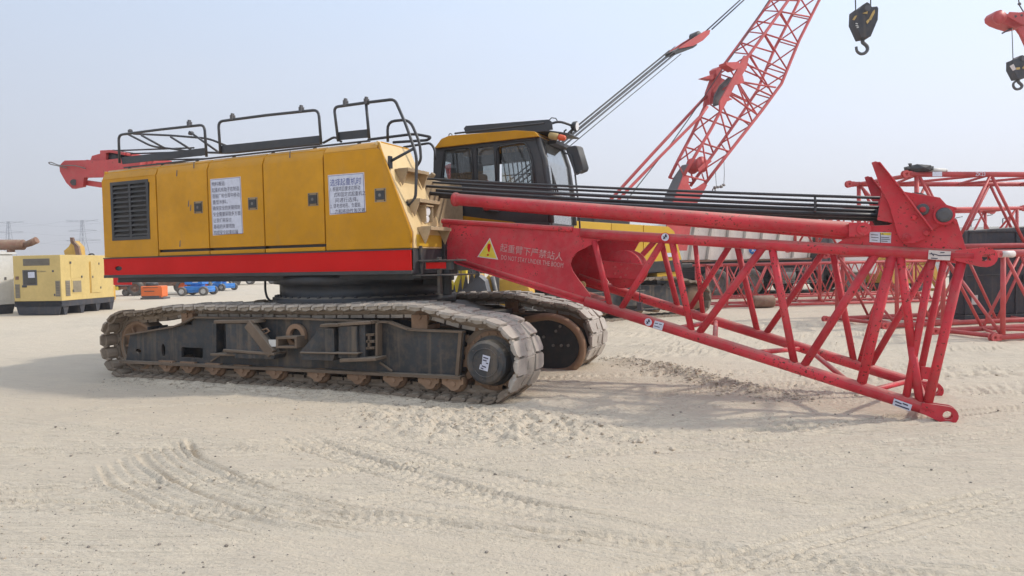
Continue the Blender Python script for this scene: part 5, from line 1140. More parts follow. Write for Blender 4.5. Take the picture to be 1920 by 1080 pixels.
# ------------------------------------------------ second crawler crane
O2 = Vector((-3.193,19.586,0.0))
C2 = thing('crawler_crane', tuple(O2 - H60*2.7 + N60*1.7), 'second crawler crane behind the cab, its red lattice boom raised out of the picture', 'crane')
def q2(x, y, z): return O2 + H60*x + N60*y + UPZ*z
def bx2(b, a, c, mi=0):
    M = Matrix(((H60.x, N60.x, 0, O2.x), (H60.y, N60.y, 0, O2.y), (0, 0, 1, 0), (0, 0, 0, 1))); return b.box(a, c, mi, M)
for dy in (.38, 3.0):
    b = MB(); P = [(x - XS, z) for x, z in BP]; n = len(P)
    for k in range(56):
        pass
    S2_, T2_ = resample(P, 60)
    for i, (x, z) in enumerate(S2_):
        t = S2_[(i+1) % 60] - S2_[i-1]; t = t/np.linalg.norm(t); nn = np.array([t[1], -t[0]])
        T = H60*t[0] + UPZ*t[1]; Nn = H60*nn[0] + UPZ*nn[1]; c = q2(x - nn[0]*.03, dy, z - nn[1]*.03)
        M = Matrix(((T.x, N60.x, Nn.x, c.x), (T.y, N60.y, Nn.y, c.y), (T.z, N60.z, Nn.z, c.z), (0, 0, 0, 1)))
        b.prism([M @ Vector(p) for p in ((-.115, -.37, .03), (.10, -.37, .035), (.125, -.37, -.01), (.05, -.37, -.05), (-.09, -.37, -.01))], tuple((M @ Vector((0, .37, 0))) - (M @ Vector((0, -.37, 0)))))
    t2 = obj('track_belt', b, M_SHOEB, C2); t2['kind'] = 'stuff'
    b = MB(); fr = [(x - XS, z) for x, z in FR]
    b.prism([q2(x, dy-.2, z) for x, z in fr], tuple(N60*.4)); bx2(b, (-5.8, dy-.26, .20), (-.4, dy+.26, .25)); bx2(b, (-3.9, dy-.34, .35), (-3.2, dy-.2, .75)); bx2(b, (-2.6, dy-.34, .35), (-1.9, dy-.2, .75))
    tf2 = obj('track_frame', b, M_FRAME, C2, .01)
    for x in (-5.0, -4.4, -3.8, -3.2, -2.6, -2.0, -1.4, -.8):
        b = MB(); b.lathe([(.04, -.24), (.11, -.22), (.11, .22), (.04, .24)], q2(x, dy, .24), N60, 14); obj('track_roller', b, M_ROLL, tf2)
    for x in (0, -5.78):
        b = MB(); b.lathe([(.10, -.30), (.12, -.28), (.30, -.26), (.36, -.12), (.36, .12), (.30, .26), (.10, .30)], q2(x, dy, .46), N60, 24); obj('drive_wheel', b, M_ROLL, C2)
b = MB(); bx2(b, (-5.2, .7, .5), (-.9, 3.0, 1.0)); bx2(b, (-3.9, 1.1, 1.0), (-2.0, 2.5, 1.35)); bx2(b, (-6.6, .35, 1.30), (.1, 3.2, 1.42)); obj('carbody', b, M_BLACK, C2, .02)
PB2 = O2 + N60*.25
def b2(l): return l
hb = [(-5.867,16.281,2.567),(-5.717,16.491,2.557),(-5.053,17.419,2.51),(-4.429,18.29,2.472),(-3.914,19.009,2.437),(-3.791,19.181,2.308),(-3.637,19.395,1.53),(-4.439,18.276,1.48),(-5.064,17.403,1.457),(-5.73,16.473,1.438),(-5.88,16.262,1.437)]
top = [hb[0], hb[1], hb[2], hb[3]]; bot = [hb[10], hb[9], hb[8], hb[7]]
for i in range(4):
    a, c = (hb[i], hb[i+1]) if i < 3 else (hb[3], hb[4]); d, e = (bot[i], bot[i+1]) if i < 3 else (hb[7], hb[6])
    poly = [lerp(a, c, .008), lerp(a, c, .992), lerp(e, d, .008), lerp(e, d, .992)] if i < 3 else [lerp(a, c, .02), c, hb[5], hb[6], lerp(d, e, .01)]
    b = MB(); b.prism(poly, tuple(N60*.04)); obj('door', b, M_HOUSE, C2, .006)
b = MB(); b.prism([Vector(p) + N60*.045 for p in hb], tuple(N60*.8)); obj('engine_housing', b, M_HOUSE, C2)
b = MB(); b.prism([Vector(hb[10]) - UPZ*.004, Vector(hb[6]) - UPZ*.004, Vector(hb[6]) - UPZ*.30 + H60*.03, Vector(hb[10]) - UPZ*.32], tuple(N60*2.6)); obj('black_skirt', b, M_BAND, C2, .01)
b = MB(); b.prism([(-4.174,18.732,1.183),(-3.768,19.299,1.209),(-3.77,19.297,1.048),(-3.918,19.089,0.967),(-4.175,18.73,1.009)], tuple(N60*.5)); obj('lower_cover', b, M_HOUSE, C2, .01)
for p in [(-4.545,18.041,2.032),(-5.199,17.128,2.089)]:
    b = MB(); P = Vector(p); b.beam(P - H60*.07, P + H60*.07, .02, .09); obj('door_latch', b, M_BAND, C2, .004)
b = MB(); P = Vector((-3.868,19.022,1.667)); b.beam(P - H60*.12, P + H60*.12, .01, .11); obj('label_plate', b, M_PAPER, C2)
b = MB(); bx2(b, (-1.9, 2.3, 1.45), (-.5, 3.15, 2.9)); obj('operator_cab', b, M_BAND, C2, .06, 3)
b = MB()
for yy in (.9, 2.1):
    b.tube([q2(-6.0, yy, 1.42), q2(-6.6, yy, 4.0)], .06, 8); b.tube([q2(-6.6, yy, 4.0), q2(-4.2, yy, 1.6)], .05, 8)
b.tube([q2(-6.6, .9, 4.0), q2(-6.6, 2.1, 4.0)], .06, 8); obj('rear_gantry', b, M_REDB, C2)
# raised boom
N2 = [(-3.93,21.444,4.082),(-3.655,21.828,4.705),(-3.253,22.39,5.571),(-2.852,22.95,6.56),(-2.338,23.668,7.904),(-1.867,24.326,8.765),(-1.162,25.311,10.085),(-0.121,26.765,12.08)]
F2u = [(-4.181,22.812,4.244),(-3.888,23.22,4.907),(-3.461,23.818,5.827),(-3.034,24.413,6.88),(-2.487,25.178,8.309),(-1.986,25.877,9.225),(-1.236,26.925,10.629),(-0.128,28.472,12.751)]
N4 = [(-3.413,22.167,3.875),(-2.865,22.932,4.786),(-2.352,23.648,5.624),(-1.88,24.307,6.397),(-1.345,25.054,7.329),(-0.82,25.788,8.881),(-0.193,26.664,10.419),(0.637,27.823,12.53)]
def off2(l, ws): return [tuple(Vector(p) + N60*w) for p, w in zip(l, ws)]
WS = [.62, .70, .80, .90, 1.0, 1.0, 1.0, 1.0]
F1 = off2(N2, WS); F3 = off2(N4, WS)
def arc_pt(l, t):
    P = [Vector(p) for p in l]; L = [(P[i+1]-P[i]).length for i in range(len(P)-1)]; s = sum(L)*t
    for i, q in enumerate(L):
        if s <= q or i == len(L)-1: return P[i].lerp(P[i+1], min(1, s/q))
        s -= q
BM2 = thing('boom', tuple(O2), None, None); del BM2['label']; del BM2['category']; BM2.parent = C2; BM2.matrix_parent_inverse = wm(C2).inverted()
def t2b(nm, pts, r, n=8, mat=None):
    b = MB(); b.tube(pts, r, n); return obj(nm, b, mat or M_REDB, BM2)
for l in (N2, N4, F1, F3): t2b('chord', l, .052, 10)
t_ = [0.0, .125, .25, .375, .48, .58, .69, .80, .90, 1.0]
for i in range(len(t_)-1):
    a, c = t_[i], t_[i+1]
    for U, D_ in ((N2, N4), (F1, F3)):
        t2b('brace', [arc_pt(U, a), arc_pt(D_, a+.01)], .028, 6); t2b('brace', [arc_pt(U, a+.005), arc_pt(D_, a+(a-c)*-.0)] if False else [arc_pt(U, c), arc_pt(D_, a+.015)], .028, 6)
    for A_, B_ in ((N2, F1), (N4, F3)):
        t2b('cross_brace', [arc_pt(A_, a), arc_pt(B_, (a+c)/2)], .024, 6); t2b('cross_brace', [arc_pt(B_, (a+c)/2), arc_pt(A_, c)], .024, 6)
for l in [[(-2.612,23.286,7.173),(-1.515,24.817,7.174)],[(-2.381,23.607,7.776),(-1.329,25.077,7.455)],[(-2.612,23.286,7.173),(-2.058,24.058,6.214)],[(-2.782,23.048,6.706),(-2.015,24.12,6.186)]]: t2b('brace', l, .03, 6)
for l in [[(-3.168,24.141,7.209),(-1.963,25.824,6.696)],[(-2.525,25.039,8.279),(-1.832,26.007,7.455)]]: t2b('brace', l, .028, 6)
def p2(nm, pts, off, th, mat):
    b = MB(); b.prism([Vector(p) + N60*off for p in pts], tuple(N60*th)); return obj(nm, b, mat, BM2, .005)
p2('root_side_plate', [(-3.912,21.435,4.144),(-3.798,21.595,4.04),(-3.812,21.574,3.829),(-3.749,21.662,3.671),(-3.619,21.844,3.728),(-3.421,22.12,3.905),(-3.355,22.212,3.827),(-3.703,21.727,3.023),(-3.868,21.497,1.801),(-4.467,20.659,1.81),(-4.26,20.949,3.004),(-4.08,21.2,3.603)], 0, .04, M_REDB)
p2('root_side_plate', [(-4.071,22.312,4.25),(-3.953,22.477,4.142),(-3.968,22.456,3.922),(-3.903,22.548,3.758),(-3.767,22.736,3.817),(-3.561,23.025,4.001),(-3.493,23.12,3.92),(-3.854,22.615,3.083),(-4.026,22.375,1.811),(-4.65,21.503,1.821),(-4.434,21.805,3.063),(-4.247,22.066,3.687)], 0, .04, M_REDB)
b = MB(); pl_ = [(-4.265,20.976,3.006),(-4.073,21.244,3.606),(-3.905,21.48,4.068),(-3.696,21.771,4.474)]; 
for i in range(3): b.prism([Vector(pl_[i]) + N60*.06, Vector(pl_[i+1]) + N60*.06, Vector(pl_[i+1]) + N60*.5, Vector(pl_[i]) + N60*.5], tuple(H60*.02))
obj('grating_panel', b, M_GREY, BM2)
b = MB(); pl_ = [(-3.262,23.064,6.394),(-3.067,23.337,6.494),(-2.867,23.617,6.938),(-2.749,23.78,7.406),(-2.863,23.621,7.4),(-3.09,23.304,7.101),(-3.232,23.107,6.737)]; b.prism(pl_, tuple(N60*.05)); obj('grating_panel', b, M_GREY, BM2)
p2('head_bracket', [(-3.006,22.632,6.447),(-2.699,23.061,7.166),(-2.356,23.539,8.009),(-2.242,23.698,7.966),(-2.302,23.615,7.615),(-2.417,23.454,7.389),(-2.362,23.531,7.147),(-2.617,23.176,7.015),(-2.786,22.939,6.617),(-2.675,23.094,6.569),(-2.869,22.822,6.437),(-3.008,22.629,6.083)], 0, .06, M_REDB)
p2('head_bracket', [(-2.821,22.649,7.629),(-2.491,23.111,7.717),(-2.422,23.207,7.598),(-2.59,22.972,7.43),(-2.808,22.667,7.55)], 0, .3, M_REDB)
p2('head_bracket', [(-3.434,23.339,6.535),(-3.375,23.422,6.991),(-3.231,23.623,7.499),(-3.258,23.586,7.7),(-3.172,23.705,7.804),(-3.102,23.804,7.733),(-3.118,23.781,7.453),(-3.004,23.94,7.406),(-3.206,23.657,6.987),(-3.294,23.535,6.592)], 0, .3, M_REDB)
p2('guide_horn', [(-3.632,23.149,7.371),(-3.297,23.617,7.575),(-3.269,23.655,7.443),(-3.383,23.497,7.352)], 0, .2, M_REDB)
b = MB(); c_ = Vector((-3.448,22.118,4.464)); b.lathe([(.05, .06), (.25, .06), (.25, .10), (.20, .11), (.20, .45), (.25, .46), (.25, .50), (.05, .5)], c_, N60, 24); dr2 = obj('winch_drum', b, M_REDB, BM2)
b = MB(); b.beam((-3.581,21.932,4.256), (-3.274,22.361,4.612), .03, .12); obj('drum_bar', b, M_REDB, dr2)
for l, r_ in [([(-3.558,23.509,6.859),(-4.97,21.538,4.758),(-5.727,20.48,3.609),(-6.178,19.85,2.922)],0.05),([(-3.362,22.409,6.277),(-3.511,22.202,5.991),(-4.5,20.82,4.626),(-5.28,19.73,3.52),(-5.658,19.202,2.968)],0.045)]:
    b = MB(); b.tube(l, r_, 10); obj('backstop_tube', b, M_REDB, C2)
b = MB(); b.tube([(-0.8,26.675,12.18),(-1.735,25.369,10.255),(-2.732,23.976,8.244),(-3.05,23.533,7.66),(-3.651,22.693,6.448),(-4.37,21.688,5.089),(-5.285,20.411,3.514),(-5.69,19.845,2.774)], .016, 5); obj('hoist_rope', b, M_ROPE, C2)
RA = [(-8.305,16.364,2.887),(-6.74,18.549,4.885),(-4.282,21.983,7.987)]; 
for k in range(8):
    w = (k-3.5)*.07; zo = ((k*5) % 8-3.5)*.042
    b = MB(); b.tube([tuple(Vector(p) + N60*w*1.2 + UPZ*zo*(1+.5*(i == 0))) for i, p in enumerate(RA)], .013, 5); obj('luffing_rope', b, M_ROPE, C2)
b = MB(); b.prism([(-4.268,21.745,7.938),(-3.797,22.402,8.343),(-3.665,22.587,8.276),(-3.772,22.437,8.151),(-4.218,21.815,7.836)], tuple(N60*.4)); lb = obj('spreader_block', b, M_BAND, C2, .01)
b = MB(); b.prism([(-4.157,21.848,8.015),(-3.816,22.325,8.39),(-3.467,22.813,8.742),(-3.33,23.003,8.81),(-3.359,22.964,8.669),(-3.523,22.734,8.428),(-3.765,22.396,8.205)], tuple(N60*.06)); b.prism([(-4.157,21.848,8.015),(-3.816,22.325,8.39),(-3.467,22.813,8.742),(-3.33,23.003,8.81),(-3.359,22.964,8.669),(-3.523,22.734,8.428),(-3.765,22.396,8.205)], tuple(N60*.03)) if False else None; b.prism([Vector(p) + N60*.42 for p in [(-4.157,21.848,8.015),(-3.816,22.325,8.39),(-3.467,22.813,8.742),(-3.33,23.003,8.81),(-3.359,22.964,8.669),(-3.523,22.734,8.428),(-3.765,22.396,8.205)]], tuple(N60*.06)); obj('block_cheek', b, M_REDB, lb, .005)
b = MB(); b.lathe([(.05, 0), (.13, 0), (.13, .3), (.05, .3)], (-3.647,22.698,8.603), N60, 16); obj('sheave', b, M_GREY, lb)
for w in (.5, .8):
    b = MB(); b.tube([tuple(Vector(p) + N60*(w-.6)) for p in [(-3.395,23.222,8.867),(-2.563,24.384,10.002),(-0.804,26.841,12.43)]], .022, 6); obj('pendant_line', b, M_ROPE, C2)
b = MB()
for l in [[(-3.094,22.096,4.272),(-3.083,22.111,3.996),(-3.072,22.127,3.735)],[(-2.878,22.398,4.586),(-2.868,22.412,4.176),(-2.884,22.39,3.813)]]: b.tube(l, .008, 5)
sl = obj('sling', b, M_GREY, C2)
b = MB(); P = [(-3.112,22.071,3.717),(-3.032,22.183,3.738),(-2.952,22.295,3.759),(-2.884,22.39,3.813)]
for p in P: b.blob(p, .055, 0, (1, 1, 1), .2)
b.ring((-3.126,22.052,3.634), N60, .07, .045, .03, 12); obj('shackle', b, M_STEEL, sl)

# ------------------------------------------------ lattice boom sections lying in the yard
def lattice(o, d, length, width, height, bays, r, lab, group, mat=M_REDB, lr=.06, end_face=True, cat='boom section', rb=.58):
    o = Vector(o); d = V2(d).normalized(); w = Vector((-d.y, d.x, 0)); t = thing('lattice_section', tuple(o + d*length/2 + w*width/2), lab, cat, group)
    def P(s, i, j): return o + d*s*length + w*(width if i else 0) + UPZ*(height if j else 0)
    def tb(nm, a, c, rr, n=8):
        b = MB(); b.tube([a, c], rr, n); return obj(nm, b, mat, t)
    for i in (0, 1):
        for j in (0, 1):
            c = tb('chord', P(0, i, j) + d*.09, P(1, i, j) - d*.09, r, 12)
            for e, sgn in ((0, -1), (1, 1)):
                q = P(e, i, j); b = MB()
                for s in (-1, 1): b.ring(q + w*(s*.03 - .012), w, lr*1.15, lr*.45, .024, 16)
                b.beam(q - d*sgn*.03, q - d*sgn*.14, .09, lr*1.7); obj('end_lug', b, mat, t)
    for e in (0, 1):
        s = .035/1 if e == 0 else 1-.035
        for a, c in (((0, 0), (0, 1)), ((1, 0), (1, 1)), ((0, 0), (1, 0)), ((0, 1), (1, 1))): tb('end_post', P(s, *a), P(s, *c), r*.8)
        tb('end_brace', P(s, 0, 0), P(s, 1, 1), r*.55)
    for k in range(bays):
        a = .04 + .92*k/bays; c = .04 + .92*(k+1)/bays; m_ = (a+c)/2
        for i in (0, 1):
            tb('brace', P(a, i, 1), P(m_, i, 0), r*rb, 7); tb('brace', P(m_, i, 0), P(c, i, 1), r*rb, 7)
        for j in (0, 1):
            tb('cross_brace', P(a, 0, j), P(m_, 1, j), r*rb*.9, 7); tb('cross_brace', P(m_, 1, j), P(c, 0, j), r*rb*.9, 7)
    return t, P, d, w
G_L = 'red lattice boom sections stored on the sand'
o1 = Vector((2.669,14.545,0.06)); 
S1, P1, d1, w1_ = lattice(o1 + UPZ*.0, (0.7836934573258397,0.6211477802783103), 6.0, 1.25, 1.46, 3, .052, 'nearest lattice section at the right edge, its lower end lug on the sand', 'lattice sections stored at the right', lr=.065)
o2 = Vector((1.099,16.463,0.06))
S2s, P2_, d2, w2_ = lattice(o2, (0.804893797355914,0.5934188866037016), 9.0, 1.9, 1.50, 5, .052, 'lattice section lying behind the nearest one, under the highest section', 'lattice sections stored at the right', lr=.065)
o3 = Vector((1.577,17.426,1.763)); o3.z = 1.70
S3, P3, d3, w3_ = lattice(o3, (0.825113498278295,0.5649670034249381), 8.0, 1.9, 1.60, 4, .06, 'highest red lattice section, stacked on another, with a black bundle on top', 'lattice sections stored at the right', lr=.075)
nrm = -w3_
q = P3(.0, 0, 1) + d3*.62 + nrm*.061
b = MB(); b.prism([q - UPZ*.055, q + d3*.24 - UPZ*.055, q + d3*.24 + UPZ*.05, q + UPZ*.05], tuple(nrm*.002)); obj('label_plate', b, M_PAPER, S3)
q = P3(.0, 0, 1) + d3*1.70 + nrm*.064 - UPZ*.04; text('lettering', 'ZK23', .115, M_PAPER, S3, frame(q, d3, UPZ))
for T_, P_, dd, nn in ((S1, P1, d1, -w1_), (S1, P1, d1, -w1_)):
    pass
q = P1(0, 0, 1) + d1*.12 - w1_*.06; b = MB(); b.tube([P1(0, 0, 1) + d1*.14, P1(0, 0, 1) + d1*.42], .062, 14); obj('white_label_wrap', b, M_EDGE, S1)
b = MB(); p = P3(0, 0, 1) + UPZ*.12 + d3*.28; b.blob(p, .20, 0, (1.5, .7, .5), .12); b.blob(p + d3*.2, .14, 0, (1.4, .7, .6), .1); b.blob(p - d3*.16 + UPZ*.09, .045)
solo('black_bundle', b, M_BAND, tuple(p - UPZ*.1), 'small black bundle lying on top of the highest lattice section', 'bag')
b = MB(); b.tube([p + d3*.28 - UPZ*.02, p + d3*.70 - UPZ*.03], .045, 10); b.cyl(p + d3*.70 - UPZ*.03, p + d3*.76 - UPZ*.03, .03, 8); solo('white_roll', b, M_WHITE, tuple(p + d3*.45), 'short white roll beside the black bundle on the highest section', 'roll')
o4 = Vector((-3.029,22.043,0.06))
S4, P4, d4_, w4_ = lattice(o4, (0.8535507972753273,0.5210096318405764), 8.1, 1.6, 1.27, 6, .042, 'long lattice section on the sand in front of the white tipper truck', G_L, lr=.05)
o5 = Vector((-4.153,25.577,1.319)); o5.z = .1
S5, P5, d5_, w5_ = lattice(o5, (0.8625136692072575,0.5060337641211639), 8.5, 1.2, 1.2, 7, .04, 'lattice section half hidden behind the long one before the tipper', G_L, lr=.05)
o6 = Vector((5.234,28.804,2.989)); z6 = o6.z; d6 = V2((-0.8535507972753276,-0.5210096318405764)).normalized()
o6.z = z6 - 1.2
S6, P6, d6_, w6_ = lattice(o6 - UPZ*0, (-0.8535507972753276,-0.5210096318405764), 7.5, 1.3, 1.2, 5, .06, 'distant lattice section propped high behind the crane boom tip', G_L, lr=.09)
b = MB()
for s in (.15, .85):
    for i in (0, 1): b.tube([P6(s, i, 0), Vector((P6(s, i, 0).x, P6(s, i, 0).y, 0))], .06, 8)
obj('support_stand', b, M_REDB, S6)
o7 = Vector((-4.018,34.521,3.571)); z7 = o7.z - .9; o7.z = z7
S7, P7, d7_, w7_ = lattice(o7, (0.8796485728666165,0.4756242090702752), 7.0, 1.2, .9, 6, .06, 'far lattice section seen over the top of the white tipper', G_L, lr=.06)
b = MB()
for s in (.1, .9):
    for i in (0, 1): b.tube([P7(s, i, 0), Vector((P7(s, i, 0).x, P7(s, i, 0).y, 0))], .07, 8)
obj('support_stand', b, M_REDB, S7)
# rusty round weight
b = MB(); p = Vector((-1.756,22.606,0.0)) ; b.lathe([(.05, 0), (.16, 0), (.19, .04), (.19, .60), (.16, .64), (.05, .64)], p + UPZ*.19 - V2((0.9106836608061771,0.4131044298245419))*.33, (0.9106836608061771,0.4131044298245419,0.0), 28); b.cyl(p + UPZ*.19 + V2((0.41310442982454193,-0.9106836608061771))*.18, p + UPZ*.19 + V2((0.41310442982454193,-0.9106836608061771))*.21, .06, 10)
solo('rusty_drum', b, M_RUST, tuple(p), 'rusty brown drum lying against the long lattice section', 'drum')

# ------------------------------------------------ black tank at the right
E1 = V2((0.8796485728666165,0.4756242090702752)).normalized(); E2 = Vector((-E1.y, E1.x, 0))
t0 = Vector((2.879,18.842,0.0))
TK = thing('black_tank', tuple(t0 + E1*2.5 + E2*.25), 'tall flat black steel tank standing behind the lattice sections at the right edge', 'tank')
def M_(o, x, y): return Matrix(((x.x, y.x, 0, o.x), (x.y, y.y, 0, o.y), (0, 0, 1, o.z), (0, 0, 0, 1)))
MT = M_(t0, E1, E2)
b = MB(); b.prism([MT @ Vector(p) for p in ((.0, 0, .12), (5.2, 0, .12), (5.2, 0, 2.22), (2.2, 0, 2.17), (.14, 0, 2.08), (.0, 0, 1.0))], tuple(E2*.5)); obj('shell', b, M_TANK, TK, .03)
b = MB()
for x in (.02, 1.25, 2.5, 3.75, 5.1): b.box((x, -.03, .12), (x+.05, -.0015, 2.05), 0, MT)
b.box((0, -.025, 1.02), (5.2, -.0012, 1.045), 0, MT); b.box((0, -.05, .0), (5.2, .55, .118), 0, MT); b.box((0.1, -.035, 2.02), (5.2, -.0018, 2.07), 0, MT); obj('stiffener', b, M_TANK, TK, .006)
b = MB(); b.box((.19, -.012, .36), (.34, -.005, .58), 0, MT); obj('label_plate', b, M_WHITE, TK)
b = MB(); b.lathe([(.07, 0), (.1, .01), (.1, .06), (.06, .07)], MT @ Vector((1.52, 0, .95)), -E2, 18); b.tube([MT @ Vector((1.3, -.05, .78)), MT @ Vector((1.75, -.05, .80))], .02, 6); obj('valve', b, M_GREY, TK)

# ------------------------------------------------ wheels
def wheel(par, c, ax, r, w, rim=M_STEEL, hub=M_STEEL):
    c = Vector(c); ax = -Vector(ax).normalized(); o = c - ax*w/2
    b = MB(); b.lathe([(r*.56, 0), (r*.62, -.01), (r*.88, 0), (r*.97, w*.10), (r, w*.22), (r, w*.78), (r*.97, w*.9), (r*.88, w), (r*.62, w+.01), (r*.56, w)], o, ax, 28, cap=False); t = obj('tyre', b, M_RUBBER, par)
    b = MB(); b.lathe([(r*.16, -.02 if w > .2 else 0), (r*.18, w*.2), (r*.34, w*.28), (r*.5, w*.2), (r*.57, .005), (r*.57, w), (r*.2, w)], o, ax, 20)
    u = ax.orthogonal().normalized(); v = ax.cross(u)
    for k in range(6):
        a = k*math.pi/3; p = o + (u*math.cos(a) + v*math.sin(a))*r*.3 + ax*w*.2; b.cyl(p, p - ax*.04, r*.035, 6)
    obj('rim', b, rim, par)
# ------------------------------------------------ white tipper truck
E1 = V2((0.8151277957285542,0.579281172342679)).normalized(); E2 = Vector((-E1.y, E1.x, 0))
k0 = Vector((-3.917,28.229,0.0)); MK = M_(k0, E1, E2)
TR = thing('tipper_truck', tuple(k0 + E1*2.8 + E2*1.2), 'cream white tipper truck with ribbed body parked behind the long lattice section', 'truck')
b = MB(); b.prism([MK @ Vector(p) for p in ((-1.45, 0, 1.50), (4.05, 0, 1.50), (4.25, 0, 3.30), (4.9, 0, 3.38), (4.9, 0, 3.44), (-1.15, 0, 3.44))], tuple(E2*.05)); b.prism([MK @ Vector(p) for p in ((-1.45, 2.35, 1.50), (4.05, 2.35, 1.50), (4.25, 2.35, 3.44), (-1.15, 2.35, 3.44))], tuple(E2*.05))
b.box((-1.4, .05, 1.5), (4.05, 2.35, 1.56), 0, MK); b.prism([MK @ Vector(p) for p in ((4.0, .05, 1.5), (4.06, .05, 1.5), (4.26, .05, 3.4), (4.2, .05, 3.4))], tuple(E2*2.3)); b.prism([MK @ Vector(p) for p in ((-1.45, .05, 1.5), (-1.40, .05, 1.5), (-1.1, .05, 3.4), (-1.15, .05, 3.4))], tuple(E2*2.3))
tb_ = obj('tipper_body', b, M_TIPPER, TR, .01)
for k in range(8):
    x = -1.25 + k*.74; b = MB(); b.prism([MK @ Vector(p) for p in ((x, -.07, 1.52), (x+.09, -.07, 1.52), (x+.38, -.07, 3.36), (x+.29, -.07, 3.36))], tuple(E2*.068)); obj('body_rib', b, M_RIB, tb_, .008)
b = MB(); b.box((-1.5, -.06, 1.42), (4.1, .02, 1.49), 0, MK); b.box((-1.2, -.06, 3.38), (4.95, -.001, 3.46), 0, MK); obj('body_rail', b, M_RUST, tb_)
b = MB(); b.box((1.62, -.06, 1.92), (1.72, -.055, 1.93), 0, MK); c_ = MK @ Vector((1.5, -.075, 1.85)); b = MB(); b.lathe([(.01, 0), (.17, 0), (.17, .01)], c_, E2, 24); sg = obj('round_sign', b, M_BLUE, TR, label='round blue sign with a white pictogram')
b = MB(); q = c_ - E2*.004; b.beam(q - E1*.05 - UPZ*.07, q + E1*.02 + UPZ*.06, .003, .04); b.beam(q + E1*.0, q + E1*.07 - UPZ*.08, .003, .035); b.blob(q + E1*.03 + UPZ*.10, .028, 0, (1, .1, 1), .05); obj('pictogram', b, M_WHITE, sg)
b = MB(); b.box((-1.3, .5, .75), (5.9, .72, 1.05), 0, MK); b.box((-1.3, 1.65, .75), (5.9, 1.87, 1.05), 0, MK); b.box((-.6, .3, 1.05), (4.4, 2.1, 1.40), 0, MK); b.box((2.3, .6, .55), (5.2, 1.9, 1.42), 0, MK); b.box((-1.5, .5, 1.05), (2.3, 1.9, 1.42), 0, MK); obj('chassis', b, M_BLACK, TR, .01)
for z in (.98, .48):
    b = MB(); mb_o = [MK @ Vector(p) for p in ((2.35, .04, z), (4.65, .04, z), (4.65, .04, z+.12), (2.35, .04, z+.12))]
    hs_ = [[MK @ Vector((2.5+.2*k+dx, .04, z+.06+dz)) for dx, dz in ((-.05, -.025), (.05, -.025), (.06, 0), (.05, .025), (-.05, .025), (-.06, 0))] for k in range(11)]
    plate(b, mb_o, tuple(E2*.02), hs_); obj('side_guard', b, M_STEEL, TR)
for x in (0, 1.45, 6.1):
    for y in (.17, 2.2): wheel(TR, MK @ Vector((x, y, .57)), -E2 if y < 1 else E2, .57, .34 if x > 3 else .4, M_STEEL)
    b = MB(); b.cyl(MK @ Vector((x, .3, .57)), MK @ Vector((x, 2.1, .57)), .09, 10); obj('axle', b, M_BLACK, TR)
b = MB(); b.prism([MK @ Vector(p) for p in ((5.2, -.02, .95), (7.15, -.02, .75), (7.2, -.02, 1.6), (6.95, -.02, 2.75), (6.8, -.02, 2.95), (5.2, -.02, 2.95))], tuple(E2*2.4)); cb2 = obj('cab', b, M_WHITE, TR, .06, 3)
b = MB(); b.prism([MK @ Vector(p) for p in ((5.7, -.03, 1.75), (6.85, -.03, 1.75), (6.75, -.03, 2.55), (5.7, -.03, 2.55))], tuple(E2*.008)); obj('cab_window', b, M_BAND, cb2)
b = MB(); b.lathe([(.1, 0), (.3, .02), (.3, .9), (.1, .92)], MK @ Vector((2.55, .32, .82)), E1, 18); obj('fuel_tank', b, M_STEEL, TR)
b = MB(); b.box((3.6, .12, .5), (4.3, .5, 1.1), 0, MK); b.box((3.65, .10, .55), (4.25, .119, 1.05), 0, MK); obj('battery_box', b, M_BLACK, TR, .01)
b = MB(); b.cyl(MK @ Vector((4.7, .3, .55)), MK @ Vector((4.7, .3, 1.3)), .16, 14); obj('air_tank', b, M_GREY, TR)
b = MB(); b.box((4.45, .1, 1.1), (4.95, 1.0, 2.7), 0, MK); b.tube([MK @ Vector((5.05, .3, 1.0)), MK @ Vector((5.05, .3, 3.1))], .08, 10); b.box((4.6, .05, 2.6), (5.1, .5, 2.9), 0, MK); obj('air_intake', b, M_GREY, TR, .01)
# dark low trailer beyond the tipper
f0 = Vector((-3.439,31.208,0.0)); MF = M_(f0, V2((0.8625136692072575,0.5060337641211639)), V2((-0.5060337641211639,0.8625136692072575)))
FT = thing('flatbed_trailer', tuple(f0 + V2((0.8625136692072575,0.5060337641211639))*3.5), 'dark low flatbed trailer with a row of dusty wheels beyond the tipper truck', 'trailer')
b = MB(); b.box((-2.2, 0, .95), (8.2, 2.4, 1.25), 0, MF); b.box((-2.2, .5, .62), (8.2, .7, .95), 0, MF); b.box((-2.2, 1.7, .3), (8.2, 1.9, .95), 0, MF); b.box((2.9, .1, .35), (4.3, .6, .94), 0, MF); b.box((-2.1, .2, 1.25), (-1.2, 2.2, 1.9), 0, MF); obj('bed', b, M_BLACK, FT, .015)
for x in (-1.2, -.1, 1.0, 2.1, 5.4, 6.5, 7.6):
    for y in (.2, 2.2): wheel(FT, MF @ Vector((x, y, .45)), -V2((-0.5060337641211639,0.8625136692072575)) if y < 1 else V2((-0.5060337641211639,0.8625136692072575)), .45, .3)
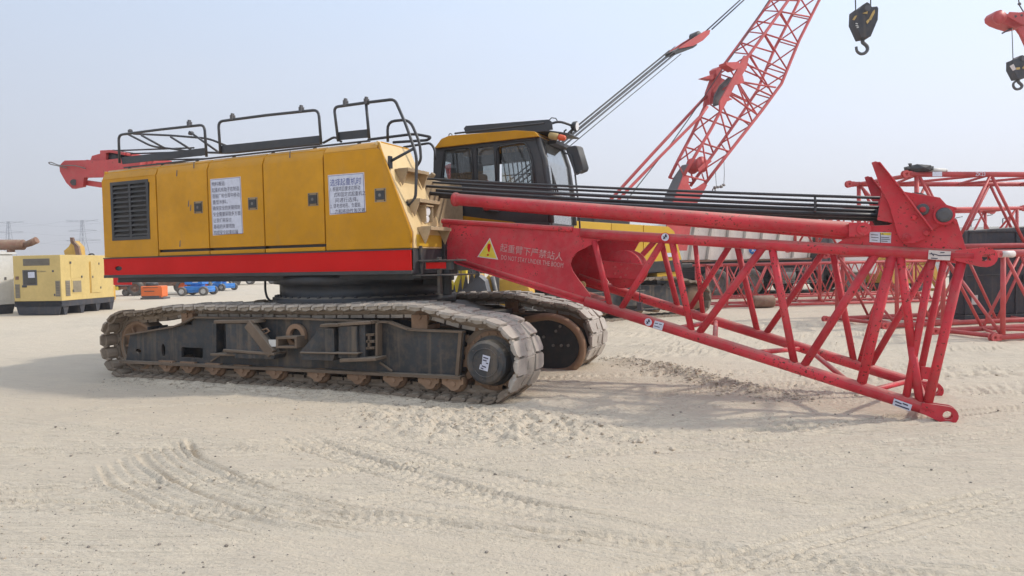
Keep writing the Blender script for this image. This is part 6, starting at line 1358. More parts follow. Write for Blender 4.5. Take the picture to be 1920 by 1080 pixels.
# mirrors of another white truck beside the second crane
kk = Vector((-4.975,28.981,0.0)); MW = M_(kk, E1, E2)
T2 = thing('white_truck', tuple(kk), 'white truck with black mirrors squeezed between second crane and tipper', 'truck')
b = MB(); b.box((-1.3, .3, .95), (.25, 2.6, 3.0), 0, MW); obj('cab', b, M_WHITE, T2, .08, 3)
b = MB(); b.box((-1.35, .25, .55), (.3, 2.6, .95), 0, MW); b.box((-6.0, .8, .7), (-1.3, 2.2, 1.0), 0, MW); obj('chassis', b, M_BLACK, T2, .01)
b = MB(); b.box((-1.0, .29, 1.9), (.0, .299, 2.6), 0, MW); obj('cab_window', b, M_BAND, T2)
b = MB(); b.box((-.42, -.05, 2.35), (-.28, .12, 2.75), 0, MW); b.box((-.42, -.05, 1.75), (-.3, .12, 2.15), 0, MW); b.tube([MW @ Vector((-.35, .3, 2.85)), MW @ Vector((-.2, .05, 2.85)), MW @ Vector((-.2, .05, 1.5)), MW @ Vector((-.35, .3, 1.5))], .02, 6); obj('mirror', b, M_BAND, T2)
for x in (-.6, -4.5):
    for y in (.4, 2.4): wheel(T2, MW @ Vector((x, y, .52)), -E2 if y < 1 else E2, .52, .32, M_STEEL)
b = MB(); p = MK @ Vector((-.85, -.12, 2.95)); b.box((-.05, -.05, -.14), (.05, .05, .14), 0, Matrix.Translation(p)); b.tube([p - UPZ*.2, p + UPZ*.0], .03, 6); obj('marker_lamp', b, [M_AMBER], TR)

# ------------------------------------------------ yellow machine behind the tip of the boom
ym = Vector((2.547,32.607,0.0)); MY = M_(ym, E1, E2)
YM = thing('yellow_machine', tuple(ym + E1*1.2), 'yellow plant machine with a sloped leg behind the boom tip', 'machine')
b = MB(); b.box((-.1, 0, .35), (1.5, 1.6, 1.10), 0, MY); b.box((.1, .1, 1.1), (1.9, 1.5, 1.55), 0, MY); obj('body', b, M_DYEL, YM, .04)
b = MB(); b.prism([MY @ Vector(p) for p in ((1.3, -.05, 1.5), (1.75, -.05, 1.5), (2.35, -.05, .12), (2.15, -.05, .12))], tuple(E2*.3)); b.box((2.0, -.15, .0), (2.5, .35, .1), 0, MY); obj('support_leg', b, M_DYEL, YM, .02)
b = MB(); b.box((.3, -.04, .55), (.8, -.002, .95), 0, MY); b.box((.9, -.04, 1.2), (1.3, .09, 1.45), 0, MY); obj('grille', b, M_BAND, YM)
for x in (.25, 1.3): wheel(YM, MY @ Vector((x, .2, .32)), -E2, .32, .25)
# pale container and slender posts on the far right skyline
ct = Vector((7.76,53.031,3.117)); ct.z = 0; MC = M_(ct, V2((0.9106836608061771,0.4131044298245419)), V2((-0.4131044298245418,0.9106836608061771)))
CT = thing('white_container', tuple(ct), 'pale container row far behind the black tank', 'container')
b = MB(); b.box((0, 0, .2), (6.2, 2.4, 3.25), 0, MC); cbx = obj('container_body', b, M_WHITE, CT, .02)
b = MB()
for k in range(24): b.box((.1+k*.255, -.03, .35), (.2+k*.255, -.001, 3.1), 0, MC)
obj('corrugation', b, M_WHITE, cbx)
for k, (x, h) in enumerate(((.3, 4.1), (.9, 3.9), (1.3, 4.2), (1.9, 4.0), (3.0, 3.8), (4.0, 4.1), (5.2, 3.9))):
    b = MB(); b.tube([MC @ Vector((x, 3.2, 0)), MC @ Vector((x, 3.2, h))], .045, 6); b.tube([MC @ Vector((x, 3.2, h)), MC @ Vector((x+.5, 3.2, h+.1))], .03, 5)
    solo('light_mast', b, M_GREY, tuple(MC @ Vector((x, 3.2, 0))), 'thin grey mast in the row of masts above the far container', 'mast', group='thin masts above the far container')

# ------------------------------------------------ between the tracks: bucket, arm and loader
bk = Vector((-6.487,11.518,0.477)); bk.z = 0; B1 = V2((0.9245460336123132,0.3810703763502742)); B2 = V2((-0.3810703763502742,0.9245460336123132)); MB_ = M_(bk, B1, B2) @ Matrix.Diagonal((.88, .8, 1.02, 1))
BK = thing('excavator_bucket', tuple(bk + B1*.4), 'grey digger bucket with dark teeth standing behind the far track', 'bucket')
prof = [(.0, 0), (.95, 0), (.86, .62), (.72, 1.18), (.60, 1.27), (.45, 1.22), (.15, .95), (-.02, .75)]
b = MB()
for y in (0, 1.05): b.prism([MB_ @ Vector((x, y, z)) for x, z in prof], tuple(B2*.04))
for a, c in zip(prof[:5], prof[1:6]): b.prism([MB_ @ Vector((a[0], .04, a[1])), MB_ @ Vector((c[0], .04, c[1])), MB_ @ Vector((c[0]-.03, .04, c[1]-.02)), MB_ @ Vector((a[0]-.03, .04, a[1]+.02))], tuple(B2*1.0))
obj('shell', b, M_BUCK, BK, .012)
for k in range(5):
    b = MB(); x, z = -.02+.13*k, .83+.10*k; b.prism([MB_ @ Vector(p) for p in ((x, -.03, z), (x+.12, -.03, z+.06), (x+.08, -.03, z+.30))], tuple(B2*.08)); obj('tooth', b, M_GREY, BK, .008)
ar = Vector((-7.277,12.694,0.366)); ar.z = 0; MA = M_(ar, B1, B2) @ Matrix.Diagonal((.86, .8, 1.0, 1))
AR = thing('digger_arm', tuple(ar), 'bright yellow hooked digger arm behind the bucket', 'digger arm')
b = MB(); b.prism([MA @ Vector(p) for p in ((-.06, 0, 1.28), (.05, 0, 1.30), (.18, 0, 1.12), (.28, 0, 1.30), (.36, 0, 1.36), (.36, 0, 1.05), (.24, 0, .88), (.1, 0, .95))], tuple(B2*.25)); b.prism([MA @ Vector(p) for p in ((.34, 0, 1.0), (.5, 0, 1.0), (.5, 0, 1.52), (.30, 0, 1.46))], tuple(B2*.3)); obj('arm', b, M_YELSIGN, AR, .02)
b = MB(); b.prism([MA @ Vector(p) for p in ((.0, .05, 0), (.35, .05, 0), (.3, .05, .9), (.1, .05, .95))], tuple(B2*.2)); b.box((.36, -.02, 1.0), (.38, .0, 1.5), 0, MA); obj('stand', b, M_RUST, AR)
ld = Vector((-6.212,12.738,0.379)); ld.z = 0; ML = M_(ld, B1, B2) @ Matrix.Diagonal((.66, .6, .98, 1))
LD = thing('wheel_loader', tuple(ld + B1*.5), 'ochre yellow loader end seen under the boom root', 'loader')
b = MB(); b.box((-.75, 0, .6), (-.35, 1.6, 1.35), 0, ML); b.prism([ML @ Vector(p) for p in ((-.3, 0, .5), (-.05, 0, .5), (.05, 0, 1.2), (-.1, 0, 1.35), (-.3, 0, 1.2))], tuple(B2*1.2)); b.lathe([(.2, 0), (.42, .02), (.5, .3), (.5, .9), (.4, 1.0)], ML @ Vector((.55, .1, .85)), B2, 22); obj('body', b, M_DYEL, LD, .03)
b = MB(); b.box((.05, -.02, .5), (.2, .6, 1.3), 0, ML); b.tube([ML @ Vector((.0, -.05, 1.3)), ML @ Vector((.12, -.08, .9)), ML @ Vector((.05, -.05, .5))], .05, 8); obj('hydraulic_ram', b, M_STEEL, LD)
for x in (-.5, .9): wheel(LD, ML @ Vector((x, .1, .36)), -B2, .36, .25)

# ------------------------------------------------ generators at the left
g0 = Vector((-24.688,15.77,0.016)); g0.z = 0; g1 = Vector((-26.541,15.259,0.031)); g1.z = 0; g2 = Vector((-25.803,18.551,-0.213)); g2.z = 0
GX1 = (g1-g0).normalized(); LF_ = (g1-g0).length; GX2 = (g2-g0).normalized(); LS = (g2-g0).length
GS = thing('generator', tuple((g1+g2)/2), 'cream yellow box generator on a black splayed skid beside a white one', 'generator')
def gf(u, z, d=0): return g0 + GX1*u*LF_ + UPZ*z - GX2*d         # on the end face
def gs(u, z, d=0): return g0 + GX2*u*LS + UPZ*z - GX1*d          # on the long face
gz0, gz1 = .50, 2.14
b = MB(); b.prism([g0+UPZ*gz0, g1+UPZ*gz0, g1+UPZ*gz1, g0+UPZ*gz1], tuple(GX2*LS)); cab_ = obj('canopy', b, M_CREAM, GS, .02, 3)
b = MB()
for u in (.06, .36, .66, .94):
    q = gs(u, 0, -.05); b.prism([q, q + GX2*.12, q + GX2*.30 + UPZ*gz0, q - GX2*.12 + UPZ*gz0], tuple(GX1*(LF_-.1)))
b.prism([g0+UPZ*.02+GX1*.15, g1+UPZ*.02-GX1*.15, g1+UPZ*gz0, g0+UPZ*gz0], tuple(GX2*.06)); b.prism([g0+UPZ*.30, g1+UPZ*.30, g1+UPZ*gz0, g0+UPZ*gz0], tuple(GX2*LS)); obj('skid', b, M_TANK, GS)
def facebox(fn, u0, u1, z0, z1, mat, nm, d=.012, par=None):
    b = MB(); a, c, e, f = fn(u0, z0, d), fn(u1, z0, d), fn(u1, z1, d), fn(u0, z1, d); n_ = (fn(0, 0, 0) - fn(0, 0, 1)).normalized()*-1
    b.prism([a, c, e, f], tuple((fn(0, 0, 0) - fn(0, 0, 1))*(d-.001))); return obj(nm, b, mat, par or cab_, .004)
M_LOUV = paint('khaki_louvre', (.26, .22, .15), .7, dust=.3, grime=.3)
facebox(gf, .22, .78, 1.77, 2.02, M_LOUV, 'louvre_panel')
facebox(gf, .50, .80, 1.07, 1.62, M_GREY, 'window_frame', .014); facebox(gf, .52, .78, 1.10, 1.59, M_WATER, 'window_pane', .018); facebox(gf, .54, .68, 1.34, 1.55, M_PAPER, 'gauge_panel', .019)
facebox(gf, .87, .97, .62, 1.12, M_LOUV, 'louvre_panel'); facebox(gf, .02, .12, .66, 1.22, M_LOUV, 'louvre_panel'); facebox(gf, .72, .82, 1.00, 1.08, M_BAND, 'socket_box', .02)
facebox(gf, .14, .18, 1.53, 1.60, M_GREY, 'badge'); facebox(gf, .13, .16, .68, .76, M_GREY, 'badge'); facebox(gf, .885, .955, 1.28, 1.40, M_RUST, 'badge')
for k in range(6): facebox(gf, .23, .77, 1.79+k*.038, 1.808+k*.038, M_GREY, 'louvre', .02)
for k in range(9):
    facebox(gf, .88, .96, .65+k*.052, .67+k*.052, M_GREY, 'louvre', .02); facebox(gf, .03, .11, .69+k*.058, .71+k*.058, M_GREY, 'louvre', .02)
    facebox(gs, .075, .145, .69+k*.058, .71+k*.058, M_GREY, 'louvre', .02)
P0 = gf(.50, 1.535, .004); text('lettering', 'OLYMPIAN', .075, M_GREY, cab_, frame(P0, -GX1, UPZ))
facebox(gs, .07, .15, .66, 1.22, M_LOUV, 'louvre_panel'); facebox(gs, .20, .35, .78, 1.20, M_LOUV, 'louvre_panel', .02); facebox(gs, .18, .37, .74, 1.25, M_CREAM, 'door')
facebox(gs, .17, .37, 1.30, 1.92, M_CREAM, 'door', .01); facebox(gs, .54, .72, .72, 1.90, M_CREAM, 'door', .025); facebox(gs, .52, .535, .72, 1.90, M_DYEL, 'door_hinge', .02)
for u, z in ((.16, 1.82), (.355, 1.30), (.19, .80), (.56, 1.28), (.69, 1.78), (.71, .86)): facebox(gs, u, u+.018, z, z+.08, M_GREY, 'door_latch', .04)
# white generator behind it
a0 = Vector((-27.909,16.064,-0.048)); a0.z = 0; a1 = Vector((-27.911,14.311,0.087)); a1.z = 0; W1 = (a1-a0).normalized(); W2 = Vector((W1.y, -W1.x, 0)); 
if W2.dot(a0) < 0: W2 = -W2
WG = thing('generator', tuple((a0+a1)/2 + W2*2), 'white box generator with a rusty exhaust silencer on its roof', 'generator')
b = MB(); b.prism([a0+UPZ*.35, a1+UPZ*.35, a1+UPZ*2.22, a0+UPZ*2.22], tuple(W2*5.0)); wc = obj('canopy', b, M_WHITE, WG, .03, 3)
b = MB(); b.prism([a0+UPZ*2.223-W2*.05-W1*.1, a1+UPZ*2.223-W2*.05, a1+UPZ*2.30-W2*.05, a0+UPZ*2.30-W2*.05-W1*.1], tuple(W2*5.1)); b.prism([a0+UPZ*2.30-W1*.9+W2*2, a0+UPZ*2.30+W1*1+W2*2, a0+UPZ*2.42+W1*1+W2*2, a0+UPZ*2.42-W1*.9+W2*2], tuple(W2*2)); obj('roof', b, M_WHITE, WG, .01)
b = MB(); b.prism([a0+W1*.1, a1, a1+UPZ*.35, a0+UPZ*.35], tuple(W2*.5)); b.prism([a0+W1*.2+W2*1, a1+W2*1, a1+W2*1.3+UPZ*.35, a0+W2*1.3+UPZ*.35], tuple(W2*.5)); obj('skid', b, M_BLACK, WG)
b = MB(); b.prism([a0+W1*.12-W2*.012+UPZ*.5, a0+W1*.95-W2*.012+UPZ*.5, a0+W1*.95-W2*.012+UPZ*2.0, a0+W1*.12-W2*.012+UPZ*2.0], tuple(W2*.01)); dd_ = obj('door', b, M_WHITE, wc, .004)
b = MB(); b.prism([a0+W1*.28-W2*.04+UPZ*1.28, a0+W1*.34-W2*.04+UPZ*1.28, a0+W1*.34-W2*.04+UPZ*1.38, a0+W1*.28-W2*.04+UPZ*1.38], tuple(W2*.025)); obj('door_latch', b, M_GREY, dd_)
b = MB(); c0 = Vector((-29.985,15.671,2.642)); c1 = Vector((-28.01,16.565,2.598)); c2_ = Vector((-27.823,16.652,2.656)); c3 = Vector((-27.581,16.767,2.773))
b.lathe([(.10, 0), (.20, .04), (.20, (c1-c0).length-.05), (.12, (c1-c0).length)], c0, c1-c0, 24); b.tube([c1 - (c1-c0).normalized()*.1, c1, c2_, c3], .11, 14, r1=.13); b.box((-.08, -.1, -.28), (.08, .1, -.1), 0, Matrix.Translation(c0.lerp(c1, .75))); obj('exhaust_silencer', b, M_RUST, WG)
# grey lid and yellow digger stick behind
b = MB(); p = Vector((-33.66,22.124,2.346)); z = p.z; p.z = 0; H9 = V2((0.9106836608061771,0.4131044298245419)); H0 = V2((-0.4131044298245418,0.9106836608061771)); MJ = M_(p, H9, H0)
DJ = thing('excavator', tuple(p), 'yellow excavator stick rising behind the cream generator', 'excavator')
b.prism([MJ @ Vector(q) for q in ((-.35, 0, 2.1), (.35, 0, 2.1), (.30, 0, 2.75), (.12, 0, 2.95), (.05, 0, 3.05), (-.08, 0, 2.95), (-.2, 0, 2.75), (-.45, 0, 2.55))], tuple(H0*.5)); st_ = obj('stick', b, M_DYEL, DJ, .03)
b = MB(); b.prism([MJ @ Vector(q) for q in ((.2, -.05, 2.2), (.4, -.05, 2.25), (.32, -.05, 2.75), (.1, -.05, 3.0), (.05, -.05, 3.2), (-.08, -.05, 3.2), (-.06, -.05, 2.95), (.1, -.05, 2.8))], tuple(H0*.15)); obj('linkage', b, M_RUST, st_, .01)
b = MB(); b.box((-2.6, 0, .9), (.5, 2.2, 2.0), 0, MJ); b.box((-3.2, 0, 0), (.8, .5, .8), 0, MJ); b.box((-3.2, 1.7, 0), (.8, 2.2, .8), 0, MJ); obj('undercarriage', b, M_DYEL, DJ, .08)
b = MB(); p = Vector((-31.999,21.774,2.258)); p.z = 0; MJ = M_(p, H9, H0); b.box((-.6, 0, .2), (.0, .5, 2.05), 0, MJ); b.tube(rnd_path([MJ @ Vector(q) for q in ((-.35, 0, 2.05), (-.3, 0, 2.3), (-.1, 0, 2.2), (.1, 0, 2.35), (.25, 0, 2.35), (.4, 0, 2.05))], .1), .04, 8); b.box((-.1, 0, 2.05), (.3, .6, 2.2), 0, MJ)
solo('air_compressor', b, M_BAND, tuple(p), 'dark machine top with a bent pipe behind the cream generator roof', 'compressor', .01)
# small orange generator
og = Vector((-32.384,24.763,0.0)); MO = M_(og, V2((0.8957117602394129,0.4446351791849277)), V2((-0.44463517918492756,0.8957117602394129)))
OG = thing('generator', tuple(og + V2((0.8957117602394129,0.4446351791849277))*.55), 'small bright orange generator on a dark skid with a black lid', 'generator')
b = MB(); b.box((0.0, 0, .12), (1.08, .7, .70), 0, MO); oc = obj('canopy', b, M_ORANGE, OG, .05, 3)
b = MB(); b.box((-.02, -.03, 0), (1.16, .75, .10), 0, MO); b.box((.06, -.02, .10), (1.02, -.002, .18), 0, MO); obj('skid', b, M_GREY, OG, .005)
b = MB(); b.lathe([(.30, 0), (.32, .03), (.30, .16), (.2, .2)], MO @ Vector((.42, .35, .70)), (0, 0, 1), 20); obj('intake_cap', b, M_BAND, oc)
b = MB(); b.box((.12, -.012, .60), (.88, -.001, .63), 0, MO); b.box((.18, -.012, .40), (.70, -.001, .45), 0, MO); obj('vent_slot', b, M_RUST, oc); b = MB(); b.box((1.02, -.02, .08), (1.10, .02, .60), 0, MO); b.box((.95, -.02, .10), (1.0, -.003, .22), 0, MO); obj('corner_post', b, M_ORANGE, OG)
# brown telescopic handler
hn_ = Vector((-37.487,28.288,0.0)); MH = M_(hn_, V2((0.8625136692072575,0.5060337641211639)), V2((-0.5060337641211639,0.8625136692072575))); hx_ = V2((-0.5060337641211639,0.8625136692072575))
HN = thing('telehandler', tuple(hn_ + V2((0.8625136692072575,0.5060337641211639))*1.2), 'dusty brown telehandler with orange hubs behind the orange generator', 'telehandler')
b = MB(); b.box((-.2, .25, .55), (3.0, 1.9, .95), 0, MH); b.box((.6, .3, .95), (1.7, 1.1, 2.1), 0, MH); b.beam(MH @ Vector((-.4, 1.5, 1.2)), MH @ Vector((3.2, 1.5, 1.9)), .3, .32); obj('body', b, M_RUST, HN, .03)
for x in (0, 2.75): 
    for y in (.15, 2.0): wheel(HN, MH @ Vector((x, y, .46)), -hx_ if y < 1 else hx_, .46, .36, M_RUST if x == 0 else M_ORANGE)
# blue boom lifts
def lift(px, sc, lab, grp, hdg=86.):
    p = Vector(px); d = hdg; a = V2(d); n = Vector((-a.y, a.x, 0)); M = M_(p, a, n) @ Matrix.Scale(sc, 4)
    t = thing('boom_lift', tuple(p), lab, 'boom lift', grp)
    b = MB(); b.box((-.6, .15, .18), (.75, 1.5, .52), 0, M); b.prism([M @ Vector(q) for q in ((-.8, .1, .3), (-.5, .1, .55), (.6, .1, .5), (.8, .1, .3))], tuple(n*1.4*sc)); obj('chassis', b, M_BLUE, t, .03)
    b = MB(); b.lathe([(.4, 0), (.4, .12)], M @ Vector((0, .8, .52)), (0, 0, 1), 20); b.box((-.55, .3, .64), (.45, 1.3, 1.15), 0, M); b.beam(M @ Vector((-.5, .8, 1.2)), M @ Vector((.9, .8, 1.7)), .22*sc, .25*sc); b.beam(M @ Vector((.9, .8, 1.7)), M @ Vector((-.8, .8, 2.0)), .18*sc, .2*sc); obj('turntable', b, M_BLUE, t, .03)
    b = MB(); b.box((-.1, .29, .75), (.2, .298, 1.0), 0, M); obj('label_plate', b, M_PAPER, t)
    for x in (-.6, .6):
        for y in (.05, 1.6): wheel(t, M @ Vector((x, y, .26)), -n if y < 1 else n, .26*sc, .2*sc, M_WHITE)
    return t
lift((-32.909,28.444,0.0), 1.0, 'bright blue boom lift with white wheels right of the orange generator', 'blue boom lifts', (0.8796485728666165,0.4756242090702752))
lift((-37.89,34.503,0.0), .95, 'second blue boom lift, smaller and further right under the crane', 'blue boom lifts', (0.9685831611286311,0.24868988716485488))
tp_ = Vector((-36.485,32.242,0.0)); 
TY2 = thing('orange_loader', tuple(tp_), 'orange wheeled machine parked just behind the blue boom lift', 'loader')
MZ = M_(tp_, V2((0.8957117602394129,0.4446351791849277)), V2((-0.44463517918492756,0.8957117602394129)))
b = MB(); b.box((-1.4, .3, .6), (.6, 1.8, 1.3), 0, MZ); b.beam(MZ @ Vector((-1.2, 1, 1.2)), MZ @ Vector((.9, 1, .6)), .25, .25); obj('body', b, M_BLUE, TY2, .03)
for x in (-1.35, .15): wheel(TY2, MZ @ Vector((x, .15, .45)), -V2((-0.44463517918492756,0.8957117602394129)), .45, .35, M_ORANGE)
# red machine far left under the counterweight
rm = Vector((-38.487,27.65,0.0)); MR = M_(rm, V2((0.8957117602394129,0.4446351791849277)), V2((-0.44463517918492756,0.8957117602394129)))
RM = thing('plant_trailer', tuple(rm + V2((0.8957117602394129,0.4446351791849277))*.5), 'low red plant trailer with a yellow box, half hidden by the cream generator', 'trailer')
b = MB(); b.box((-1.2, 0, .66), (1.05, 1.6, 1.12), 0, MR); b.box((.2, .2, 1.12), (.9, 1.4, 1.3), 0, MR); obj('body', b, M_STRIPE, RM, .03)
b = MB(); b.box((-1.2, -.02, .60), (1.1, -.001, .655), 0, MR); b.box((.25, -.015, .82), (.75, -.001, .95), 0, MR); obj('side_trim', b, M_GREY, RM)
b = MB(); b.box((-.1, -.1, .36), (.28, .3, .58), 0, MR); obj('tool_box', b, M_YELSIGN, RM, .02)
b = MB(); b.box((-1.1, .4, .40), (1.0, .6, .60), 0, MR); b.box((.3, .1, .40), (.95, .4, .58), 0, MR); obj('chassis', b, M_RUST, RM)
for x in (-.7, .6): wheel(RM, MR @ Vector((x, .25, .22)), -V2((-0.44463517918492756,0.8957117602394129)), .22, .2)
# far parked vehicles below the crane belly
for k, (px, D_, col, w) in enumerate((((-47.703,44.847,0.0), 0, M_WHITE, 2.6), ((-48.692,47.45,0.0), 0, M_BAND, 2.4), ((-47.362,48.582,0.0), 0, M_BAND, 3.0), ((-45.716,49.686,0.0), 0, M_GREY, 2.8))):
    p = Vector(px); M = M_(p, V2((0.8957117602394129,0.4446351791849277)), V2((-0.44463517918492756,0.8957117602394129))); t = thing('parked_pickup', tuple(p), ['white pickup farthest left in the distant row under the crane', 'black pickup just right of the distant white one', 'long black pickup in the middle of the distant row', 'grey pickup nearest the slewing ring in the distant row'][k], 'pickup', 'pickups parked in the far row')
    b = MB(); b.prism([M @ Vector(q) for q in ((-w/2, 0, .45), (w/2, 0, .45), (w/2, 0, .95), (w*.2, 0, 1.0), (w*.08, 0, 1.45), (-w*.2, 0, 1.45), (-w*.3, 0, .95), (-w/2, 0, .9))], tuple(V2((-0.44463517918492756,0.8957117602394129))*1.6)); obj('body', b, col, t, .05)
    for x in (-w*.32, w*.32): wheel(t, M @ Vector((x, .05, .36)), -V2((-0.44463517918492756,0.8957117602394129)), .36, .22, M_WHITE if k % 2 else M_STEEL)

# ------------------------------------------------ hanging hook blocks and the crane head they hang from
def hook_block(px_list, hook_pts, D_, lab, ropes, rt_, fw_, grp, sc=1.0):
    P = [Vector(p) for p in px_list]; c = sum(P, Vector())/len(P); t = thing('hook_block', tuple(c), lab, 'hook block', grp)
    b = MB(); b.prism([p - fw_*.14*sc for p in P], tuple(fw_*.28*sc)); bd = obj('block', b, M_TANK, t, .012)
    b = MB(); b.tube(rnd_path(hook_pts[:], .05, 3), .045*sc, 10, r1=.03*sc); obj('hook', b, M_GREY, t)
    b = MB(); b.cyl(c - fw_*.17*sc + UPZ*.12*sc, c + fw_*.17*sc + UPZ*.12*sc, .07*sc, 14); obj('sheave_pin', b, M_GREY, bd)
    for r0, r1_ in ropes:
        b = MB(); b.tube([r0, r1_], .014, 6); obj('hoist_rope', b, M_ROPE, t)
    return t, bd
FW = Vector((-0.413,0.911,0.0)); RT = Vector((0.911,0.413,0.0))
hk = [(0.554,18.06,7.161),(0.655,18.107,7.195),(0.723,18.141,7.28),(0.813,18.185,7.339),(0.858,18.204,7.314),(0.913,18.226,7.226),(1.026,18.277,7.236),(1.048,18.285,7.187),(1.036,18.269,6.929),(0.889,18.187,6.551),(0.687,18.094,6.518),(0.542,18.043,6.878)]
hp = [(0.777,18.135,6.516),(0.777,18.132,6.455),(0.866,18.17,6.379),(0.888,18.176,6.292),(0.832,18.147,6.208),(0.742,18.106,6.185),(0.653,18.068,6.248),(0.642,18.067,6.359)]
t, bd = hook_block(hk, hp, 16, 'larger dark hook block with worn yellow stripes hanging left of the other', [((0.633,18.096,7.171), (0.598,18.221,10.64)), ((0.947,18.24,7.213), (0.98,18.394,10.631))], RT, FW, 'hook blocks hanging against the sky')
for l in [[(0.56,17.877,6.934),(0.615,17.906,7.018),(0.66,17.927,7.029),(0.604,17.897,6.921)],[(0.771,17.979,7.075),(0.882,18.031,7.122),(0.871,18.024,7.061)],[(0.892,18.028,6.914),(0.982,18.076,7.107),(1.026,18.098,7.155),(1.026,18.095,7.082),(0.948,18.053,6.913)],[(0.848,18.007,6.891),(0.892,18.029,6.939),(0.915,18.037,6.889),(0.87,18.014,6.83)]]:
    b = MB(); b.prism(l, tuple(FW*.012)); obj('yellow_stripe', b, M_BRONZE, bd)
b = MB()
for l in [[(0.625,17.893,6.844),(0.67,17.912,6.831)],[(0.625,17.891,6.795),(0.681,17.915,6.782)],[(0.647,17.899,6.746),(0.692,17.919,6.757)]]: b.beam(l[0], l[1], .004, .02)
obj('stencil_mark', b, M_WHITE, bd)
hk = [(5.787,29.265,8.16),(5.939,29.336,8.212),(6.023,29.378,8.302),(6.107,29.416,8.319),(6.191,29.452,8.262),(6.275,29.488,8.205),(6.46,29.573,8.238),(6.476,29.569,7.96),(6.222,29.437,7.542),(5.953,29.314,7.511),(5.786,29.252,7.865)]
hp = [(6.054,29.36,7.509),(6.071,29.364,7.434),(6.171,29.406,7.34),(6.188,29.41,7.266),(6.12,29.377,7.194),(6.003,29.323,7.178),(5.919,29.288,7.253),(5.902,29.286,7.383),(6.02,29.344,7.491)]
t, bd = hook_block(hk, hp, 24, 'smaller hook block at the right edge below the red crane head', [((5.905,29.32,8.194), (5.875,29.351,9.302)), ((6.342,29.519,8.222), (6.312,29.559,9.532))], RT, FW, 'hook blocks hanging against the sky', 1.2)
for l, m_ in (([(5.731,28.9,7.913),(5.847,28.955,7.983),(5.93,28.985,7.799),(5.83,28.938,7.747)], M_EDGE), ([(5.93,28.988,7.854),(6.046,29.041,7.87),(6.046,29.038,7.797),(5.946,28.992,7.781)], M_BRONZE), ([(6.113,29.07,7.832),(6.279,29.154,8.047),(6.379,29.199,8.045),(6.212,29.113,7.793)], M_BRONZE)):
    b = MB(); b.prism(l, tuple(FW*.012)); obj('yellow_stripe', b, m_, bd)
hd = Vector((5.926,29.384,9.54))
CH = thing('crane_head', tuple(hd), 'red crane boom head reaching in at the top right corner', 'crane')
b = MB(); b.prism([p for p in [(5.304,29.112,9.794),(5.372,29.147,9.903),(5.54,29.226,9.955),(5.708,29.296,9.822),(5.876,29.369,9.726),(6.178,29.499,9.572),(6.278,29.537,9.385),(6.009,29.412,9.317),(5.724,29.287,9.416),(5.455,29.17,9.532),(5.321,29.114,9.646)]], tuple(FW*.5)); b.prism([(5.677,29.056,9.661),(5.761,29.1,9.806),(6.077,29.242,9.78),(6.461,29.418,9.827),(6.459,29.395,9.278),(6.126,29.247,9.359),(5.96,29.177,9.472)], tuple(FW*.05)); hh = obj('head_frame', b, M_REDB, CH, .02)
b = MB(); b.lathe([(.05, 0), (.22, 0), (.22, .12), (.05, .12)], Vector((5.511,29.146,9.68)), FW, 20); obj('sheave', b, M_REDB, hh)
b = MB(); b.beam((5.635,29.458,9.205), (6.178,29.716,9.491), .12, .05); b.cyl((5.938,29.151,9.63), (5.948,29.2,9.644), .04, 10); b.cyl((6.122,29.236,9.663), (6.132,29.285,9.676), .04, 10); obj('rope_arm', b, M_GREY, hh)
b = MB(); b.prism([(6.109,29.903,9.447),(6.383,30.033,9.591),(10.442,31.509,0.575),(9.929,31.269,0.399),(6.449,30.029,8.764),(6.262,29.963,9.218)], tuple(FW*.12)); b.prism([(6.623,30.152,9.848),(6.794,30.23,9.844),(11.81,32.128,0.545),(11.553,32.008,0.457)], tuple(FW*.12)); b.prism([(6.793,30.206,9.282),(7.305,30.43,9.083),(7.048,30.31,8.976)], tuple(FW*.1)); obj('boom_mast', b, M_REDB, CH, .01)
b = MB(); b.tube([(6.014,29.476,10.83),(6.112,29.491,10.09),(6.296,29.56,9.754)], .02, 6); b.blob((6.112,29.492,10.127), .06); obj('pendant_line', b, M_GREY, CH)

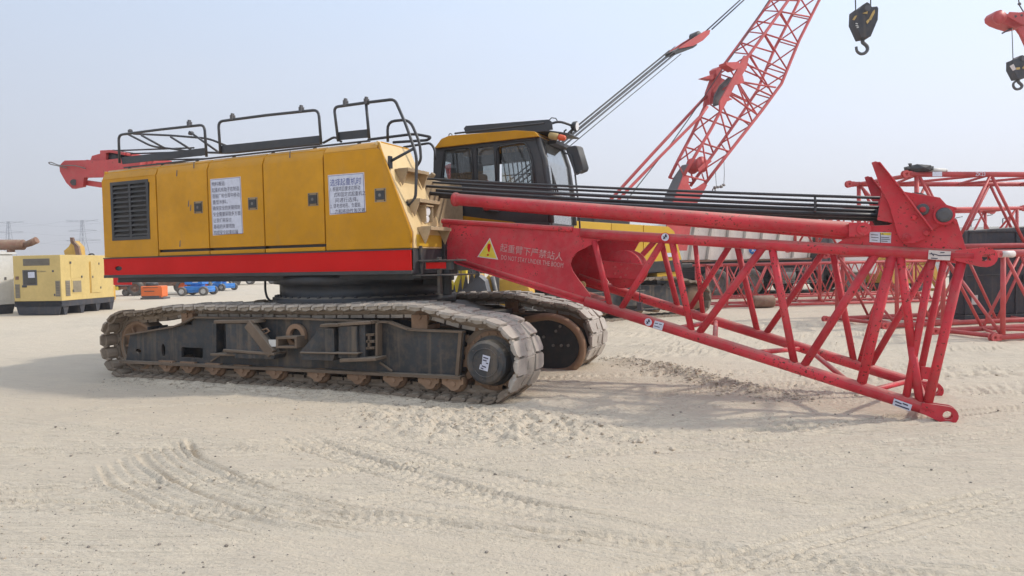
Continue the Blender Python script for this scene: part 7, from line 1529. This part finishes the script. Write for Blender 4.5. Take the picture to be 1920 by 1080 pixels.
# ------------------------------------------------ pylons and power lines on the horizon
def pylon(px, D_, h, lab):
    p = Vector(px); p.z = 0; t = thing('pylon', tuple(p), lab, 'pylon', 'power pylons on the horizon'); a = RT; b = MB()
    q = FW*1.0
    for s1 in (-1, 1):
        for s2 in (-1, 1): b.tube([p + a*4*s1 + q*4*s2, p + a*1.2*s1 + q*1.2*s2 + UPZ*h*.62, p + a*.5*s1 + q*.5*s2 + UPZ*h], .20, 4)
    n = 9
    for k in range(n):
        z0, z1 = h*k/n, h*(k+1)/n; w0 = 4-3.3*min(1, k/n/.7); w1 = 4-3.3*min(1, (k+1)/n/.7); s = 1 if k % 2 else -1
        for d_ in (a, q):
            b.tube([p + d_*w0*s + UPZ*z0, p - d_*w1*s + UPZ*z1], .10, 3); b.tube([p - d_*w0*s + UPZ*z0, p + d_*w1*s + UPZ*z1], .10, 3)
    obj('tower', b, M_PYL, t)
    for z, w in ((.62, 11), (.80, 9), (.97, 10)):
        b = MB(); b.tube([p - a*w + UPZ*h*(z+.035 if z > .9 else z), p + UPZ*h*(z-.01), p + a*w + UPZ*h*(z+.035 if z > .9 else z)], .16, 3); b.tube([p - a*w + UPZ*h*z, p + UPZ*h*(z+.03), p + a*w + UPZ*h*z], .12, 3); obj('cross_arm', b, M_PYL, t)
    return p
pa = pylon((-675.208,386.175,0.0) if False else (-460.679,263.478,0.492), 0, 33, 'faint lattice pylon left of the other on the hazy horizon')
pb = pylon((-419.101,282.342,0.572), 0, 33, 'faint lattice pylon between the cream generator and the crane')
pc = Vector((-545.031,225.33,3.335)); pd_ = Vector((-340.169,318.077,-1.16)); pc.z = pd_.z = 0
for z, w in ((.62, 11), (.80, 9), (.97, 10), (.62, -11), (.97, -10)):
    b = MB(); pts = []
    for A_, B_ in ((pc, pa), (pa, pb), (pb, pd_)):
        for k in range(10):
            t_k = k/10; pts.append(A_.lerp(B_, t_k) + RT*w + UPZ*(33*z - 4*4*t_k*(1-t_k)*.6) + FW*w*.5)
    b.tube(pts, .05, 3); solo('power_line', b, M_PYL, tuple(pts[0]), 'thin power line sagging between the two pylons', 'power line', group='power lines between the pylons')

# ------------------------------------------------ hazy air
hz = MB(); hz.box((-800, -60, -1.2), (700, 900, 60))
hm = bpy.data.materials.new('pale_haze'); hm.use_nodes = True; hn2 = hm.node_tree; hn2.nodes.clear()
ho = hn2.nodes.new('ShaderNodeOutputMaterial'); pv = hn2.nodes.new('ShaderNodeVolumePrincipled')
pv.inputs['Color'].default_value = (.92, .94, 1.0, 1); pv.inputs['Density'].default_value = .0012; pv.inputs['Anisotropy'].default_value = .2
hn2.links.new(pv.outputs[0], ho.inputs['Volume'])
HZ = obj('haze', hz, hm); HZ['kind'] = 'stuff'
